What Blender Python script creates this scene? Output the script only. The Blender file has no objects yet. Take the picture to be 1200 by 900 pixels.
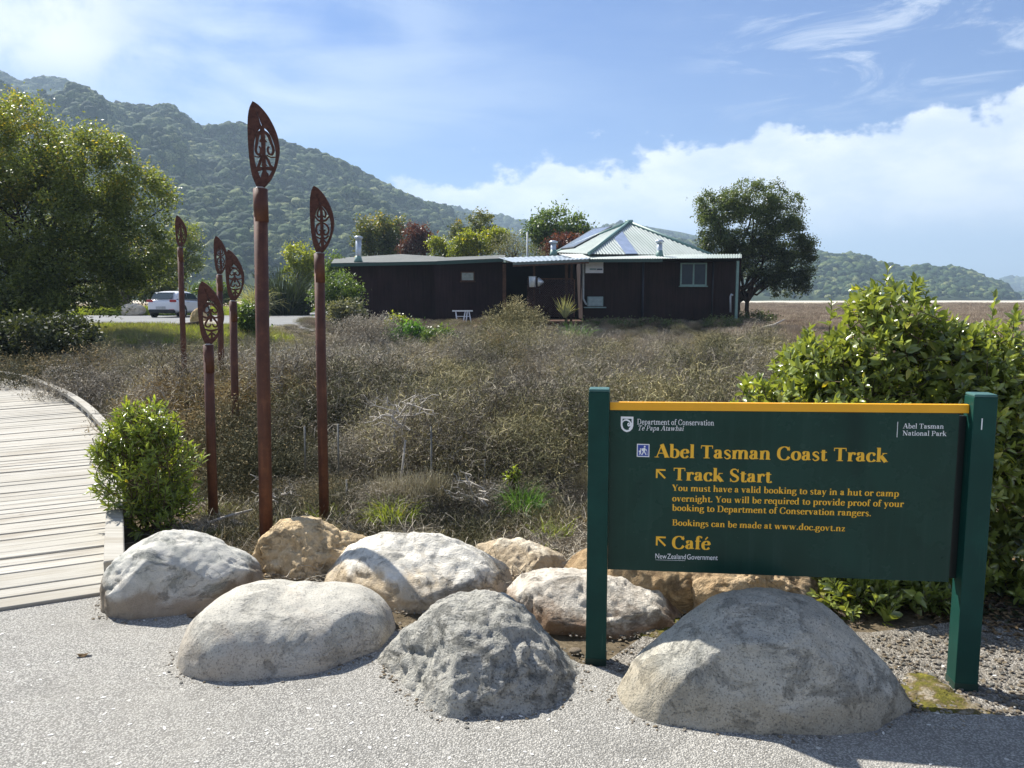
import bpy, bmesh, math, random
import numpy as np
from mathutils import Vector, Matrix
R = math.radians
PI = math.pi
scene = bpy.context.scene
C = scene.collection
rng = np.random.default_rng(7)
random.seed(7)

# ------------------------------------------------------------------ camera
CAM_H = 1.6
PITCH = R(6.4)
cd = bpy.data.cameras.new('camera')
cd.sensor_width = 36.0
cd.lens = 27.0
cd.clip_start = 0.05
cd.clip_end = 30000
cam = bpy.data.objects.new('camera', cd)
C.objects.link(cam)
cam.location = (0, 0, CAM_H)
cam.rotation_euler = (PI / 2 - PITCH, 0, 0)
scene.camera = cam

# ------------------------------------------------------------------ sun, sky, exposure
SUN_EL = R(48)
SUN_AZ = R(-46)          # measured from +Y towards +X
sv = Vector((math.sin(SUN_AZ) * math.cos(SUN_EL), math.cos(SUN_AZ) * math.cos(SUN_EL), math.sin(SUN_EL)))
sl = bpy.data.lights.new('sun', 'SUN')
sl.energy = 5.0
sl.angle = R(0.5)
sl.color = (1.0, 0.955, 0.88)
sun = bpy.data.objects.new('sun', sl)
C.objects.link(sun)
sun.location = (-30, 30, 60)
sun.rotation_euler = (-sv).to_track_quat('-Z', 'Y').to_euler()

scene.view_settings.view_transform = 'Standard'
scene.view_settings.look = 'None'
scene.view_settings.exposure = 1.06
scene.view_settings.gamma = 1.0
scene.view_settings.use_curve_mapping = False
scene.render.engine = 'CYCLES'
scene.cycles.max_bounces = 7
scene.cycles.diffuse_bounces = 3
scene.cycles.glossy_bounces = 3
scene.cycles.transmission_bounces = 4
scene.cycles.transparent_max_bounces = 8
scene.cycles.volume_bounces = 0
scene.cycles.use_denoising = True
scene.cycles.caustics_reflective = False
scene.cycles.caustics_refractive = False

# ------------------------------------------------------------------ node helpers
class NT:
    def __init__(self, tree):
        self.t = tree
        self.n = tree.nodes
        self.l = tree.links
    def node(self, kind, **kw):
        nd = self.n.new(kind)
        for k, v in kw.items():
            setattr(nd, k, v)
        return nd
    def put(self, sock, v):
        if v is None:
            return
        if hasattr(v, 'is_output') or isinstance(v, bpy.types.NodeSocket):
            self.l.new(v, sock)
        else:
            if isinstance(v, (tuple, list)) and len(v) == 3 and sock.type == 'RGBA':
                v = tuple(v) + (1.0,)
            sock.default_value = v
    def math(self, op, a, b=None, c=None, clamp=False):
        nd = self.node('ShaderNodeMath', operation=op, use_clamp=clamp)
        self.put(nd.inputs[0], a); self.put(nd.inputs[1], b); self.put(nd.inputs[2], c)
        return nd.outputs[0]
    def vmath(self, op, a, b=None):
        nd = self.node('ShaderNodeVectorMath', operation=op)
        self.put(nd.inputs[0], a); self.put(nd.inputs[1], b)
        return nd.outputs[0]
    def noise(self, vec, scale, detail=4, rough=0.55, dist=0.0, dims='3D'):
        nd = self.node('ShaderNodeTexNoise', noise_dimensions=dims)
        if vec is not None:
            self.put(nd.inputs['Vector'], vec)
        nd.inputs['Scale'].default_value = scale
        nd.inputs['Detail'].default_value = detail
        nd.inputs['Roughness'].default_value = rough
        nd.inputs['Distortion'].default_value = dist
        return nd.outputs['Fac']
    def voro(self, vec, scale, feature='F1', out='Distance'):
        nd = self.node('ShaderNodeTexVoronoi', feature=feature)
        self.put(nd.inputs['Vector'], vec)
        nd.inputs['Scale'].default_value = scale
        return nd.outputs[out]
    def ramp(self, fac, stops, interp='LINEAR'):
        nd = self.node('ShaderNodeValToRGB')
        nd.color_ramp.interpolation = interp
        e = nd.color_ramp.elements
        while len(e) < len(stops):
            e.new(0.5)
        for i, (p, c) in enumerate(stops):
            e[i].position = p
            if isinstance(c, (int, float)):
                c = (c, c, c)
            e[i].color = tuple(c[:3]) + (1.0,)
        self.put(nd.inputs[0], fac)
        return nd.outputs[0]
    def mix(self, fac, a, b, blend='MIX'):
        nd = self.node('ShaderNodeMix', data_type='RGBA', blend_type=blend)
        self.put(nd.inputs[0], fac); self.put(nd.inputs[6], a); self.put(nd.inputs[7], b)
        return nd.outputs[2]
    def smooth(self, v, a, b):
        nd = self.node('ShaderNodeMapRange', interpolation_type='SMOOTHSTEP')
        self.put(nd.inputs[0], v)
        nd.inputs[1].default_value = a; nd.inputs[2].default_value = b
        nd.inputs[3].default_value = 0.0; nd.inputs[4].default_value = 1.0
        return nd.outputs[0]
    def scaled(self, vec, s):
        nd = self.node('ShaderNodeMapping')
        self.put(nd.inputs[0], vec)
        nd.inputs['Scale'].default_value = s
        return nd.outputs[0]

# world
world = bpy.data.worlds.new('World')
scene.world = world
world.use_nodes = True
w = NT(world.node_tree)
w.n.clear()
sky = w.node('ShaderNodeTexSky', sky_type='NISHITA')
sky.sun_disc = False
sky.sun_elevation = SUN_EL
sky.sun_rotation = SUN_AZ
sky.air_density = 1.0
sky.dust_density = 0.6
sky.ozone_density = 2.2
tc = w.node('ShaderNodeTexCoord')
vec = tc.outputs['Generated']
sep = w.node('ShaderNodeSeparateXYZ')
w.l.new(vec, sep.inputs[0])
az = w.math('ARCTAN2', sep.outputs[0], sep.outputs[1])            # radians, 0 = straight ahead
el = w.math('ARCSINE', sep.outputs[2])
# low cumulus bank, rising to the right, its top edge torn by noise
warp = w.noise(w.scaled(vec, (1, 1, 1.6)), 4.5, 7, 0.62)
warp2 = w.noise(w.scaled(vec, (1, 1, 1.3)), 14.0, 6, 0.6)
edge = w.math('ADD', w.math('MULTIPLY', w.math('SUBTRACT', warp, 0.5), 0.26),
              w.math('MULTIPLY', w.math('SUBTRACT', warp2, 0.5), 0.085))
azc = w.math('MAXIMUM', w.math('MINIMUM', az, 1.2), -0.5)
top = w.math('ADD', w.math('MULTIPLY', azc, 0.105), 0.158)
d_top = w.math('SUBTRACT', w.math('ADD', top, edge), el)
m_top = w.smooth(d_top, -0.004, 0.016)
m_left = w.smooth(w.math('ADD', az, w.math('MULTIPLY', edge, 0.6)), -0.20, -0.10)
m_bot = w.smooth(w.math('ADD', el, w.math('MULTIPLY', edge, 0.25)), 0.035, 0.105)
bank = w.math('MULTIPLY', w.math('MULTIPLY', m_top, m_left), w.math('ADD', w.math('MULTIPLY', m_bot, 0.72), 0.28))
body = w.noise(w.scaled(vec, (1, 1, 2.2)), 9.0, 6, 0.6)
bankcol = w.mix(w.smooth(body, 0.32, 0.66), (8.4, 9.2, 10.8), (12.5, 12.5, 12.5))
# grey-blue underside of the bank towards the horizon
bankcol = w.mix(w.smooth(el, 0.10, 0.035), bankcol, (5.2, 6.6, 9.2))
# high thin veil, thicker to the left
vv = w.scaled(vec, (1.0, 1.0, 3.2))
v1 = w.noise(vv, 2.2, 8, 0.6, 0.6)
v2 = w.noise(w.scaled(vec, (0.7, 1.4, 4.5)), 4.0, 8, 0.62, 0.9)
leftness = w.smooth(az, 0.40, -0.45)
veil = w.math('MULTIPLY', w.smooth(w.math('ADD', w.math('MULTIPLY', v1, 0.65), w.math('MULTIPLY', v2, 0.35)), 0.36, 0.66),
              w.math('ADD', w.math('MULTIPLY', leftness, 0.80), 0.05))
veil = w.math('MULTIPLY', veil, w.smooth(el, 0.13, 0.24))
veilcol = w.mix(leftness, (5.0, 6.6, 9.4), (8.2, 9.2, 10.6))
# white patch of cloud low on the far left
pl = w.math('MULTIPLY', w.smooth(az, -0.36, -0.52), w.math('MULTIPLY', w.smooth(el, 0.20, 0.27), w.smooth(el, 0.42, 0.31)))
pl = w.math('MULTIPLY', pl, w.smooth(w.noise(vec, 6.0, 6, 0.6), 0.32, 0.55))
# wisps high on the right
v3 = w.noise(w.scaled(vec, (1.2, 0.9, 5.0)), 5.0, 8, 0.68, 0.8)
wisp = w.math('MULTIPLY', w.smooth(v3, 0.50, 0.66), w.smooth(az, 0.16, 0.40))
wisp = w.math('MULTIPLY', wisp, w.math('MULTIPLY', w.smooth(el, 0.18, 0.26), 0.50))
base = w.mix(1.0, sky.outputs[0], (0.30, 0.59, 1.10), 'MULTIPLY')
col = w.mix(veil, base, veilcol)
col = w.mix(w.math('MULTIPLY', pl, 0.95), col, (10.6, 10.7, 10.8))
col = w.mix(wisp, col, (10.5, 11.0, 11.6))
col = w.mix(bank, col, bankcol)
bg = w.node('ShaderNodeBackground')
w.l.new(col, bg.inputs[0])
bg.inputs[1].default_value = 0.050
wo = w.node('ShaderNodeOutputWorld')
w.l.new(bg.outputs[0], wo.inputs[0])

# ------------------------------------------------------------------ pixel -> place helpers (photo is 1200 x 900, focal 900 px)
def ray(px, py):
    xv = (px - 600) / 900.0; yv = (py - 450) / 900.0
    fwd = math.cos(PITCH) - yv * math.sin(PITCH)
    down = math.sin(PITCH) + yv * math.cos(PITCH)
    return xv / fwd, down / fwd
def P(px, py, d):
    u, dn = ray(px, py)
    return Vector((u * d, d, CAM_H - dn * d))
def G(px, py, z=0.0):
    u, dn = ray(px, py)
    d = (CAM_H - z) / dn
    return Vector((u * d, d, z))

# ------------------------------------------------------------------ numpy noise
_perm = np.random.default_rng(3).random(65536).astype(np.float64)
def _h(ix, iy, iz, seed):
    k = (ix * 73856093) ^ (iy * 19349663) ^ (iz * 83492791) ^ (seed * 2654435761)
    k = (k ^ (k >> 13)) & 0xFFFFFFFF
    k = (k * 1274126177) & 0xFFFFFFFF
    return _perm[(k ^ (k >> 16)) & 65535]
def vnoise(p, seed=0):
    p = np.asarray(p, float)
    i = np.floor(p).astype(np.int64); f = p - i
    f = f * f * f * (f * (f * 6 - 15) + 10)
    out = 0
    for dx in (0, 1):
        wx = f[:, 0] if dx else 1 - f[:, 0]
        for dy in (0, 1):
            wy = f[:, 1] if dy else 1 - f[:, 1]
            for dz in (0, 1):
                wz = f[:, 2] if dz else 1 - f[:, 2]
                out = out + wx * wy * wz * _h(i[:, 0] + dx, i[:, 1] + dy, i[:, 2] + dz, seed)
    return out * 2 - 1
def fbm(p, octv=4, seed=0, gain=0.5, lac=2.03):
    p = np.asarray(p, float); a = 1.0; s = 0; o = 0
    for k in range(octv):
        s = s + a * vnoise(p * (lac ** k) + 17.3 * k, seed + k); o += a; a *= gain
    return s / o
def sstep(a, b, x):
    t = np.clip((np.asarray(x, float) - a) / (b - a), 0, 1)
    return t * t * (3 - 2 * t)

def gz(x, y):
    """Height of the ground."""
    x = np.asarray(x, float); y = np.asarray(y, float)
    d = np.hypot(x * 0.55, y)
    al = sstep(19, 26, y - 0.1 * x) * (1 - sstep(-9.5, -6.0, x))
    ab = sstep(33.5, 37, y) * (1 - sstep(10.5, 14.5, x))
    av = np.maximum(al, ab)
    marsh = -0.42 * sstep(5.2, 9.0, d) * (1 - av)
    bank = np.maximum(0.5 * al, 0.35 * ab + 0.15 * ab * sstep(42, 50, y))
    bump = 0.05 * (np.sin(x * 0.9 + 1.3) * np.cos(y * 0.7)) * sstep(6, 9, d)
    low = -0.2 * sstep(100, 240, y) * sstep(10, 20, x)
    return marsh + bank + bump * (1 - sstep(24, 28, y)) + low

# ------------------------------------------------------------------ mesh helpers
def mesh_np(name, verts, polys, mat=None, attrs=None, smooth=False, mats=None, mat_idx=None):
    """polys: list of (n,k) index arrays."""
    me = bpy.data.meshes.new(name)
    verts = np.asarray(verts, np.float32)
    polys = [np.asarray(q, np.int32) for q in polys if len(q)]
    nl = sum(q.size for q in polys); npoly = sum(len(q) for q in polys)
    me.vertices.add(len(verts)); me.vertices.foreach_set('co', verts.ravel())
    me.loops.add(nl); me.polygons.add(npoly)
    me.loops.foreach_set('vertex_index', np.concatenate([q.ravel() for q in polys]))
    tot = np.concatenate([np.full(len(q), q.shape[1], np.int32) for q in polys])
    st = np.concatenate([[0], np.cumsum(tot)[:-1]]).astype(np.int32)
    me.polygons.foreach_set('loop_start', st)
    me.polygons.foreach_set('loop_total', tot)
    if smooth:
        me.polygons.foreach_set('use_smooth', np.ones(npoly, bool))
    if mats:
        for m in mats: me.materials.append(m)
        me.polygons.foreach_set('material_index', np.asarray(mat_idx, np.int32))
    elif mat:
        me.materials.append(mat)
    if attrs:
        for k, v in attrs.items():
            v = np.asarray(v)
            if v.ndim == 1:
                a = me.attributes.new(k, 'FLOAT', 'POINT'); a.data.foreach_set('value', v.astype(np.float32))
            else:
                a = me.attributes.new(k, 'FLOAT_VECTOR', 'POINT'); a.data.foreach_set('vector', v.astype(np.float32).ravel())
    me.update(calc_edges=True)
    me.validate()
    return me

def link(name, me, parent=None, loc=None, kind=None, label=None, cat=None, group=None):
    o = bpy.data.objects.new(name, me)
    C.objects.link(o)
    if parent is not None: o.parent = parent
    if loc is not None: o.location = loc
    tag(o, label, cat, group, kind)
    return o
def tag(o, label=None, cat=None, group=None, kind=None):
    if label: o['label'] = label
    if cat: o['category'] = cat
    if group: o['group'] = group
    if kind: o['kind'] = kind
    return o
def thing(name, loc, label, cat, group=None, rz=0.0):
    e = link(name, None, None, loc, None, label, cat, group)
    e.rotation_euler = (0, 0, rz); e.empty_display_size = 0.2
    return e

class MB:
    """collects simple solids; build() links them as one mesh object"""
    def __init__(self):
        self.bm = bmesh.new()
    def box(self, c, s, rot=None):
        m = Matrix.Translation(Vector(c))
        if rot is not None:
            m = m @ (rot.to_4x4() if hasattr(rot, 'to_4x4') else Matrix.Rotation(rot, 4, 'Z'))
        m = m @ Matrix.Diagonal((s[0], s[1], s[2], 1))
        bmesh.ops.create_cube(self.bm, size=1.0, matrix=m)
        return self
    def span(self, a, b):
        a = Vector(a); b = Vector(b)
        return self.box((a + b) / 2, [abs(b[i] - a[i]) for i in range(3)])
    def tube(self, pts, rad, n=8, cap=True):
        pts = [Vector(p) for p in pts]
        rad = rad if isinstance(rad, (list, tuple)) else [rad] * len(pts)
        rings = []
        t0 = (pts[1] - pts[0]).normalized()
        up = Vector((0, 0, 1)) if abs(t0.z) < 0.9 else Vector((1, 0, 0))
        nrm = t0.cross(up).normalized()
        for i, p in enumerate(pts):
            t = (pts[min(i + 1, len(pts) - 1)] - pts[max(i - 1, 0)]).normalized()
            nrm = (nrm - t * nrm.dot(t)).normalized()
            b = t.cross(nrm)
            rings.append([self.bm.verts.new(p + (nrm * math.cos(2 * PI * k / n) + b * math.sin(2 * PI * k / n)) * rad[i]) for k in range(n)])
        for a, b in zip(rings[:-1], rings[1:]):
            for k in range(n):
                f = self.bm.faces.new((a[k], a[(k + 1) % n], b[(k + 1) % n], b[k])); f.smooth = True
        if cap:
            self.bm.faces.new(list(reversed(rings[0]))); self.bm.faces.new(rings[-1])
        return self
    def prism(self, poly, y0, y1, mat=None):
        """poly in x,z extruded along y"""
        a = [self.bm.verts.new((p[0], y0, p[1])) for p in poly]
        b = [self.bm.verts.new((p[0], y1, p[1])) for p in poly]
        n = len(poly)
        self.bm.faces.new(a); self.bm.faces.new(list(reversed(b)))
        for k in range(n):
            self.bm.faces.new((a[k], b[k], b[(k + 1) % n], a[(k + 1) % n]))
        return self
    def quad(self, a, b, c, d):
        self.bm.faces.new([self.bm.verts.new(Vector(v)) for v in (a, b, c, d)])
        return self
    def bevel(self, w, seg=2):
        bmesh.ops.bevel(self.bm, geom=list(self.bm.edges), offset=w, segments=seg, affect='EDGES', profile=0.6)
        return self
    def mesh(self, name, mat):
        bmesh.ops.recalc_face_normals(self.bm, faces=self.bm.faces)
        me = bpy.data.meshes.new(name)
        self.bm.to_mesh(me); self.bm.free()
        if mat: me.materials.append(mat)
        return me
    def build(self, name, mat, parent=None, **kw):
        return link(name, self.mesh(name, mat), parent, **kw)
# ------------------------------------------------------------------ materials
def newmat(name):
    m = bpy.data.materials.new(name)
    m.use_nodes = True
    t = NT(m.node_tree); t.n.clear()
    out = t.node('ShaderNodeOutputMaterial')
    p = t.node('ShaderNodeBsdfPrincipled')
    t.l.new(p.outputs[0], out.inputs[0])
    t.out = out; t.p = p
    return m, t
def objco(t):
    return t.node('ShaderNodeTexCoord').outputs['Object']
def wpos(t):
    return t.node('ShaderNodeNewGeometry').outputs['Position']
def bump(t, h, strength, dist, normal=None):
    b = t.node('ShaderNodeBump')
    b.inputs['Strength'].default_value = strength
    b.inputs['Distance'].default_value = dist
    t.put(b.inputs['Height'], h)
    if normal is not None: t.put(b.inputs['Normal'], normal)
    t.l.new(b.outputs[0], t.p.inputs['Normal'])
    return b.outputs[0]
def setp(t, col=None, rough=None, spec=None, metal=None):
    if col is not None: t.put(t.p.inputs['Base Color'], col)
    if rough is not None: t.put(t.p.inputs['Roughness'], rough)
    if spec is not None: t.put(t.p.inputs['Specular IOR Level'], spec)
    if metal is not None: t.put(t.p.inputs['Metallic'], metal)

def simple(name, col, rough=0.6, spec=0.4, metal=0.0, var=0.12, scale=8.0, bmp=0.0):
    m, t = newmat(name)
    n = t.noise(objco(t), scale, 5, 0.6)
    c = t.mix(t.smooth(n, 0.3, 0.7), tuple(x * (1 - var) for x in col), tuple(min(1, x * (1 + var)) for x in col))
    setp(t, c, rough, spec, metal)
    if bmp: bump(t, t.noise(objco(t), scale * 6, 4), 0.4, bmp)
    return m

def leafmat(name, dark, light, rough=0.45, trans=0.35, yellow=None, spec=0.5):
    """diffuse + translucent leaf with a per-leaf tint attribute"""
    m = bpy.data.materials.new(name); m.use_nodes = True
    t = NT(m.node_tree); t.n.clear()
    out = t.node('ShaderNodeOutputMaterial')
    at = t.node('ShaderNodeAttribute'); at.attribute_name = 'tint'
    oi = t.node('ShaderNodeObjectInfo')
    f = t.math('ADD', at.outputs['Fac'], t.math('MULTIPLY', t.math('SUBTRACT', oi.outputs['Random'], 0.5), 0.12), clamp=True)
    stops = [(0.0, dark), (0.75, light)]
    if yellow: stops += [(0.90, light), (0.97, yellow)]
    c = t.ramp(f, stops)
    p = t.node('ShaderNodeBsdfPrincipled')
    t.l.new(c, p.inputs['Base Color']); p.inputs['Roughness'].default_value = rough
    p.inputs['Specular IOR Level'].default_value = spec
    tr = t.node('ShaderNodeBsdfTranslucent')
    t.l.new(t.mix(1.0, c, (2.1, 2.0, 0.75), 'MULTIPLY'), tr.inputs[0])
    mx = t.node('ShaderNodeMixShader'); mx.inputs[0].default_value = trans
    t.l.new(p.outputs[0], mx.inputs[1]); t.l.new(tr.outputs[0], mx.inputs[2])
    t.l.new(mx.outputs[0], out.inputs[0])
    return m

def rustmat():
    m, t = newmat('rusted_steel')
    v = objco(t)
    n = t.noise(v, 9.0, 7, 0.65); f = t.noise(v, 90.0, 4, 0.6)
    st = t.noise(t.scaled(v, (22, 22, 1.3)), 1.0, 4, 0.6)
    c = t.ramp(t.math('ADD', t.math('MULTIPLY', n, 0.6), t.math('MULTIPLY', st, 0.4)),
               [(0.30, (0.045, 0.018, 0.013)), (0.5, (0.092, 0.035, 0.021)), (0.68, (0.185, 0.075, 0.037))])
    c = t.mix(t.smooth(f, 0.62, 0.8), c, (0.26, 0.11, 0.055))
    setp(t, c, 0.62, 0.35)
    bump(t, f, 0.35, 0.0012)
    return m
def postmat(name, base, wear=(0.08, 0.16, 0.14)):
    m, t = newmat(name)
    v = objco(t)
    n = t.noise(v, 5.0, 6, 0.6)
    g = t.noise(t.scaled(v, (60, 60, 2.5)), 1.0, 5, 0.6)
    c = t.mix(t.smooth(n, 0.35, 0.7), base, tuple(x * 1.35 for x in base))
    c = t.mix(t.math('MULTIPLY', t.smooth(g, 0.62, 0.78), 0.3), c, wear)
    setp(t, c, 0.5, 0.22)
    bump(t, g, 0.25, 0.0012)
    return m
def signmat():
    m, t = newmat('sign_green_enamel')
    v = objco(t)
    n = t.noise(v, 3.2, 5, 0.6)
    dirt = t.noise(v, 46.0, 6, 0.72)
    runs = t.noise(t.scaled(v, (28, 28, 1.2)), 1.0, 4, 0.6)
    c = t.ramp(n, [(0.30, (0.0075, 0.036, 0.026)), (0.70, (0.014, 0.056, 0.041))])
    c = t.mix(t.math('MULTIPLY', t.smooth(runs, 0.50, 0.72), 0.40), c, (0.026, 0.068, 0.054))
    reflect_blot = t.noise(t.scaled(v, (1.6, 1, 0.8)), 2.0, 4, 0.5)
    c = t.mix(t.math('MULTIPLY', t.smooth(reflect_blot, 0.55, 0.68), 0.55), c, (0.004, 0.020, 0.017))  # dark blurred reflections put into the board's colour
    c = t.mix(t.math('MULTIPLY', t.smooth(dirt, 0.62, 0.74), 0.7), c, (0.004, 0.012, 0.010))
    sp_ = t.noise(v, 130.0, 3, 0.6); c = t.mix(t.math('MULTIPLY', t.smooth(sp_, 0.70, 0.76), 0.5), c, (0.10, 0.15, 0.13))
    setp(t, c, t.ramp(n, [(0.3, 0.20), (0.7, 0.32)]), 0.22)
    return m
def woodmat():
    m, t = newmat('weathered_deck_timber')
    oi = t.node('ShaderNodeObjectInfo')
    v0 = objco(t)
    sh = t.node('ShaderNodeCombineXYZ'); t.put(sh.inputs[0], t.math('MULTIPLY', oi.outputs['Random'], 40)); t.put(sh.inputs[2], oi.outputs['Random'])
    v = t.vmath('ADD', v0, sh.outputs[0])
    g = t.noise(t.scaled(v, (2.0, 70, 70)), 1.0, 6, 0.65, 0.3)
    n = t.noise(t.scaled(v, (1.2, 6, 6)), 1.0, 5, 0.6)
    c = t.ramp(g, [(0.25, (0.17, 0.15, 0.12)), (0.45, (0.385, 0.365, 0.32)), (0.72, (0.54, 0.52, 0.46))])
    c = t.mix(t.math('MULTIPLY', t.smooth(n, 0.46, 0.68), 0.6), c, (0.27, 0.235, 0.18))
    c = t.mix(t.math('MULTIPLY', oi.outputs['Random'], 0.45), c, (0.31, 0.295, 0.25))
    k = t.voro(t.scaled(v, (1.0, 3.0, 3.0)), 2.3)
    c = t.mix(t.smooth(k, 0.06, 0.03), c, (0.12, 0.085, 0.055))
    setp(t, c, 0.85, 0.2)
    bump(t, g, 0.6, 0.003)
    return m
def aggmat(name='exposed_aggregate', c1=(0.30, 0.290, 0.262), c2=(0.445, 0.432, 0.395), dirt=(0.335, 0.315, 0.27)):
    m, t = newmat(name)
    v = wpos(t)
    vo = t.node('ShaderNodeTexVoronoi', feature='F1'); t.put(vo.inputs['Vector'], v); vo.inputs['Scale'].default_value = 150.0
    cellv = t.node('ShaderNodeSeparateColor'); t.l.new(vo.outputs['Color'], cellv.inputs[0])
    d = vo.outputs['Distance']
    big = t.node('ShaderNodeTexVoronoi', feature='F1'); t.put(big.inputs['Vector'], v); big.inputs['Scale'].default_value = 46.0
    bc = t.node('ShaderNodeSeparateColor'); t.l.new(big.outputs['Color'], bc.inputs[0])
    stone = t.ramp(cellv.outputs[0], [(0.0, tuple(x * 0.55 for x in c1)), (0.3, c1), (0.75, c2), (0.985, (0.50, 0.48, 0.43))])
    c = t.mix(t.smooth(d, 0.40, 0.75), stone, tuple(x * 0.62 for x in c1))
    shell = t.math('MULTIPLY', t.smooth(bc.outputs[1], 0.99, 0.996), t.smooth(big.outputs['Distance'], 0.42, 0.32))
    c = t.mix(shell, c, (0.66, 0.64, 0.58))
    n = t.noise(v, 0.9, 6, 0.6); n2 = t.noise(v, 5.0, 5, 0.6); n3 = t.noise(v, 2.2, 7, 0.7)
    c = t.mix(t.math('MULTIPLY', t.smooth(n3, 0.50, 0.68), 0.38), c, tuple(x * 0.5 for x in c1))
    c = t.mix(t.math('MULTIPLY', t.smooth(n, 0.45, 0.72), 0.30), c, dirt)
    c = t.mix(t.math('MULTIPLY', t.smooth(n2, 0.5, 0.8), 0.25), c, (0.46, 0.44, 0.39))
    setp(t, c, 0.85, 0.25)
    h = t.math('SUBTRACT', 1.0, t.smooth(d, 0.15, 0.8))
    h = t.math('ADD', h, t.math('MULTIPLY', shell, 0.6))
    bump(t, h, 0.75, 0.004)
    return m
def rockmat(name, pale, mid, dark, stain, speck=0.5, stain_amt=0.4, vein=0.3, fine=170.0, low_stain=0.0, bd=0.006, low_h=0.14, mott=.55):
    m, t = newmat(name)
    v = objco(t)
    pale, mid, dark = [(c_[0] * 1.02, c_[1] * .995, c_[2] * .94) for c_ in (pale, mid, dark)]
    n = t.noise(v, 3.2, 8, 0.62, 0.4)
    n2 = t.noise(v, 13.0, 7, 0.68, 0.5)
    f = t.noise(v, fine, 3, 0.7)
    s = t.noise(t.scaled(v, (1, 1, 1.8)), 2.1, 7, 0.62, 1.2)
    c = t.ramp(t.math('ADD', t.math('MULTIPLY', n, 0.5), t.math('MULTIPLY', n2, 0.5)),
               [(0.30, dark), (0.45, mid), (0.60, pale), (0.75, tuple(min(1, x * 1.12) for x in pale))])
    c = t.mix(t.math('MULTIPLY', t.smooth(s, 0.46, 0.68), stain_amt), c, stain)
    pt = t.noise(t.scaled(v, (1, 1, 1.4)), 5.5, 9, 0.74, 0.5)
    c = t.mix(t.math('MULTIPLY', t.smooth(pt, 0.545, 0.62), mott), c, dark)
    c = t.mix(t.math('MULTIPLY', t.smooth(pt, 0.43, 0.36), 0.45), c, tuple(min(1, x * 1.25) for x in pale))
    if low_stain:
        sp = t.node('ShaderNodeSeparateXYZ'); t.put(sp.inputs[0], wpos(t))
        lo = t.smooth(t.math('ADD', sp.outputs[2], t.math('MULTIPLY', t.math('SUBTRACT', n, 0.5), 0.35)), low_h + 0.03, low_h - 0.05)
        c = t.mix(t.math('MULTIPLY', lo, low_stain), c, stain)
    vn = t.noise(t.scaled(v, (1.0, 1.0, 2.0)), 2.6, 7, 0.6, 1.4)
    brk = t.smooth(t.noise(v, 3.5, 4, 0.6), 0.50, 0.62)
    crack = t.math('MULTIPLY', t.smooth(t.math('ABSOLUTE', t.math('SUBTRACT', vn, 0.5)), 0.010, 0.0), brk)
    c = t.mix(t.math('MULTIPLY', crack, vein), c, tuple(x * 0.5 for x in dark))
    sp1 = t.voro(v, fine)
    spd = t.math('MULTIPLY', t.smooth(f, 0.52, 0.66), speck)
    c = t.mix(spd, c, tuple(x * 0.5 for x in dark))
    c = t.mix(t.math('MULTIPLY', t.smooth(f, 0.40, 0.30), speck * 0.6), c, tuple(min(1, x * 1.25) for x in pale))
    setp(t, c, 0.86, 0.22)
    h = t.math('ADD', t.math('MULTIPLY', n2, 2.0), t.math('MULTIPLY', f, 0.9))
    h = t.math('SUBTRACT', h, t.math('MULTIPLY', t.smooth(pt, 0.52, 0.66), 1.2))
    h = t.math('SUBTRACT', h, t.math('MULTIPLY', crack, 0.5))
    bump(t, h, 0.9, bd)
    return m
def groundmat():
    m, t = newmat('marsh_ground')
    v = wpos(t)
    sp = t.node('ShaderNodeSeparateXYZ'); t.put(sp.inputs[0], v)
    x, y = sp.outputs[0], sp.outputs[1]
    n = t.noise(v, 0.35, 8, 0.6); n2 = t.noise(v, 5.0, 8, 0.65); f = t.noise(v, 60.0, 5, 0.7)
    soil = t.ramp(t.math('ADD', t.math('MULTIPLY', n2, 0.5), t.math('MULTIPLY', f, 0.5)),
                  [(0.32, (0.045, 0.036, 0.024)), (0.5, (0.125, 0.098, 0.062)), (0.66, (0.24, 0.195, 0.13))])
    reed = t.ramp(t.math('ADD', t.math('MULTIPLY', n, 0.6), t.math('MULTIPLY', n2, 0.4)),
                  [(0.36, (0.13, 0.100, 0.060)), (0.5, (0.25, 0.185, 0.120)), (0.62, (0.34, 0.28, 0.17))])
    sand = t.ramp(t.noise(t.scaled(v, (0.02, 0.05, 1)), 1.0, 5, 0.6), [(0.35, (0.46, 0.41, 0.32)), (0.65, (0.62, 0.56, 0.45))])
    far = t.smooth(t.math('ADD', y, t.math('MULTIPLY', n, 8.0)), 16, 26)
    c = t.mix(far, soil, reed)
    sands = t.smooth(t.math('ADD', y, t.math('MULTIPLY', t.noise(t.scaled(v, (0.03, 0.06, 1)), 1.0, 4), 90.0)), 185, 215)
    c = t.mix(sands, c, sand)
    setp(t, c, 0.95, 0.1)
    bump(t, t.math('ADD', n2, t.math('MULTIPLY', f, 0.3)), 0.8, 0.03)
    return m
def asphalt():
    m, t = newmat('grey_seal')
    v = wpos(t)
    n = t.noise(v, 0.6, 6, 0.6); f = t.noise(v, 50, 3, 0.7)
    c = t.ramp(t.math('ADD', t.math('MULTIPLY', n, 0.6), t.math('MULTIPLY', f, 0.4)), [(0.3, (0.15, 0.155, 0.155)), (0.7, (0.27, 0.27, 0.265))])
    setp(t, c, 0.9, 0.2)
    return m
def barkmat(name, a, b):
    m, t = newmat(name)
    v = objco(t)
    g = t.noise(t.scaled(v, (9, 9, 1.6)), 1.0, 6, 0.65, 0.4)
    setp(t, t.ramp(g, [(0.35, a), (0.65, b)]), 0.9, 0.15)
    bump(t, g, 0.8, 0.02)
    return m
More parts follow.
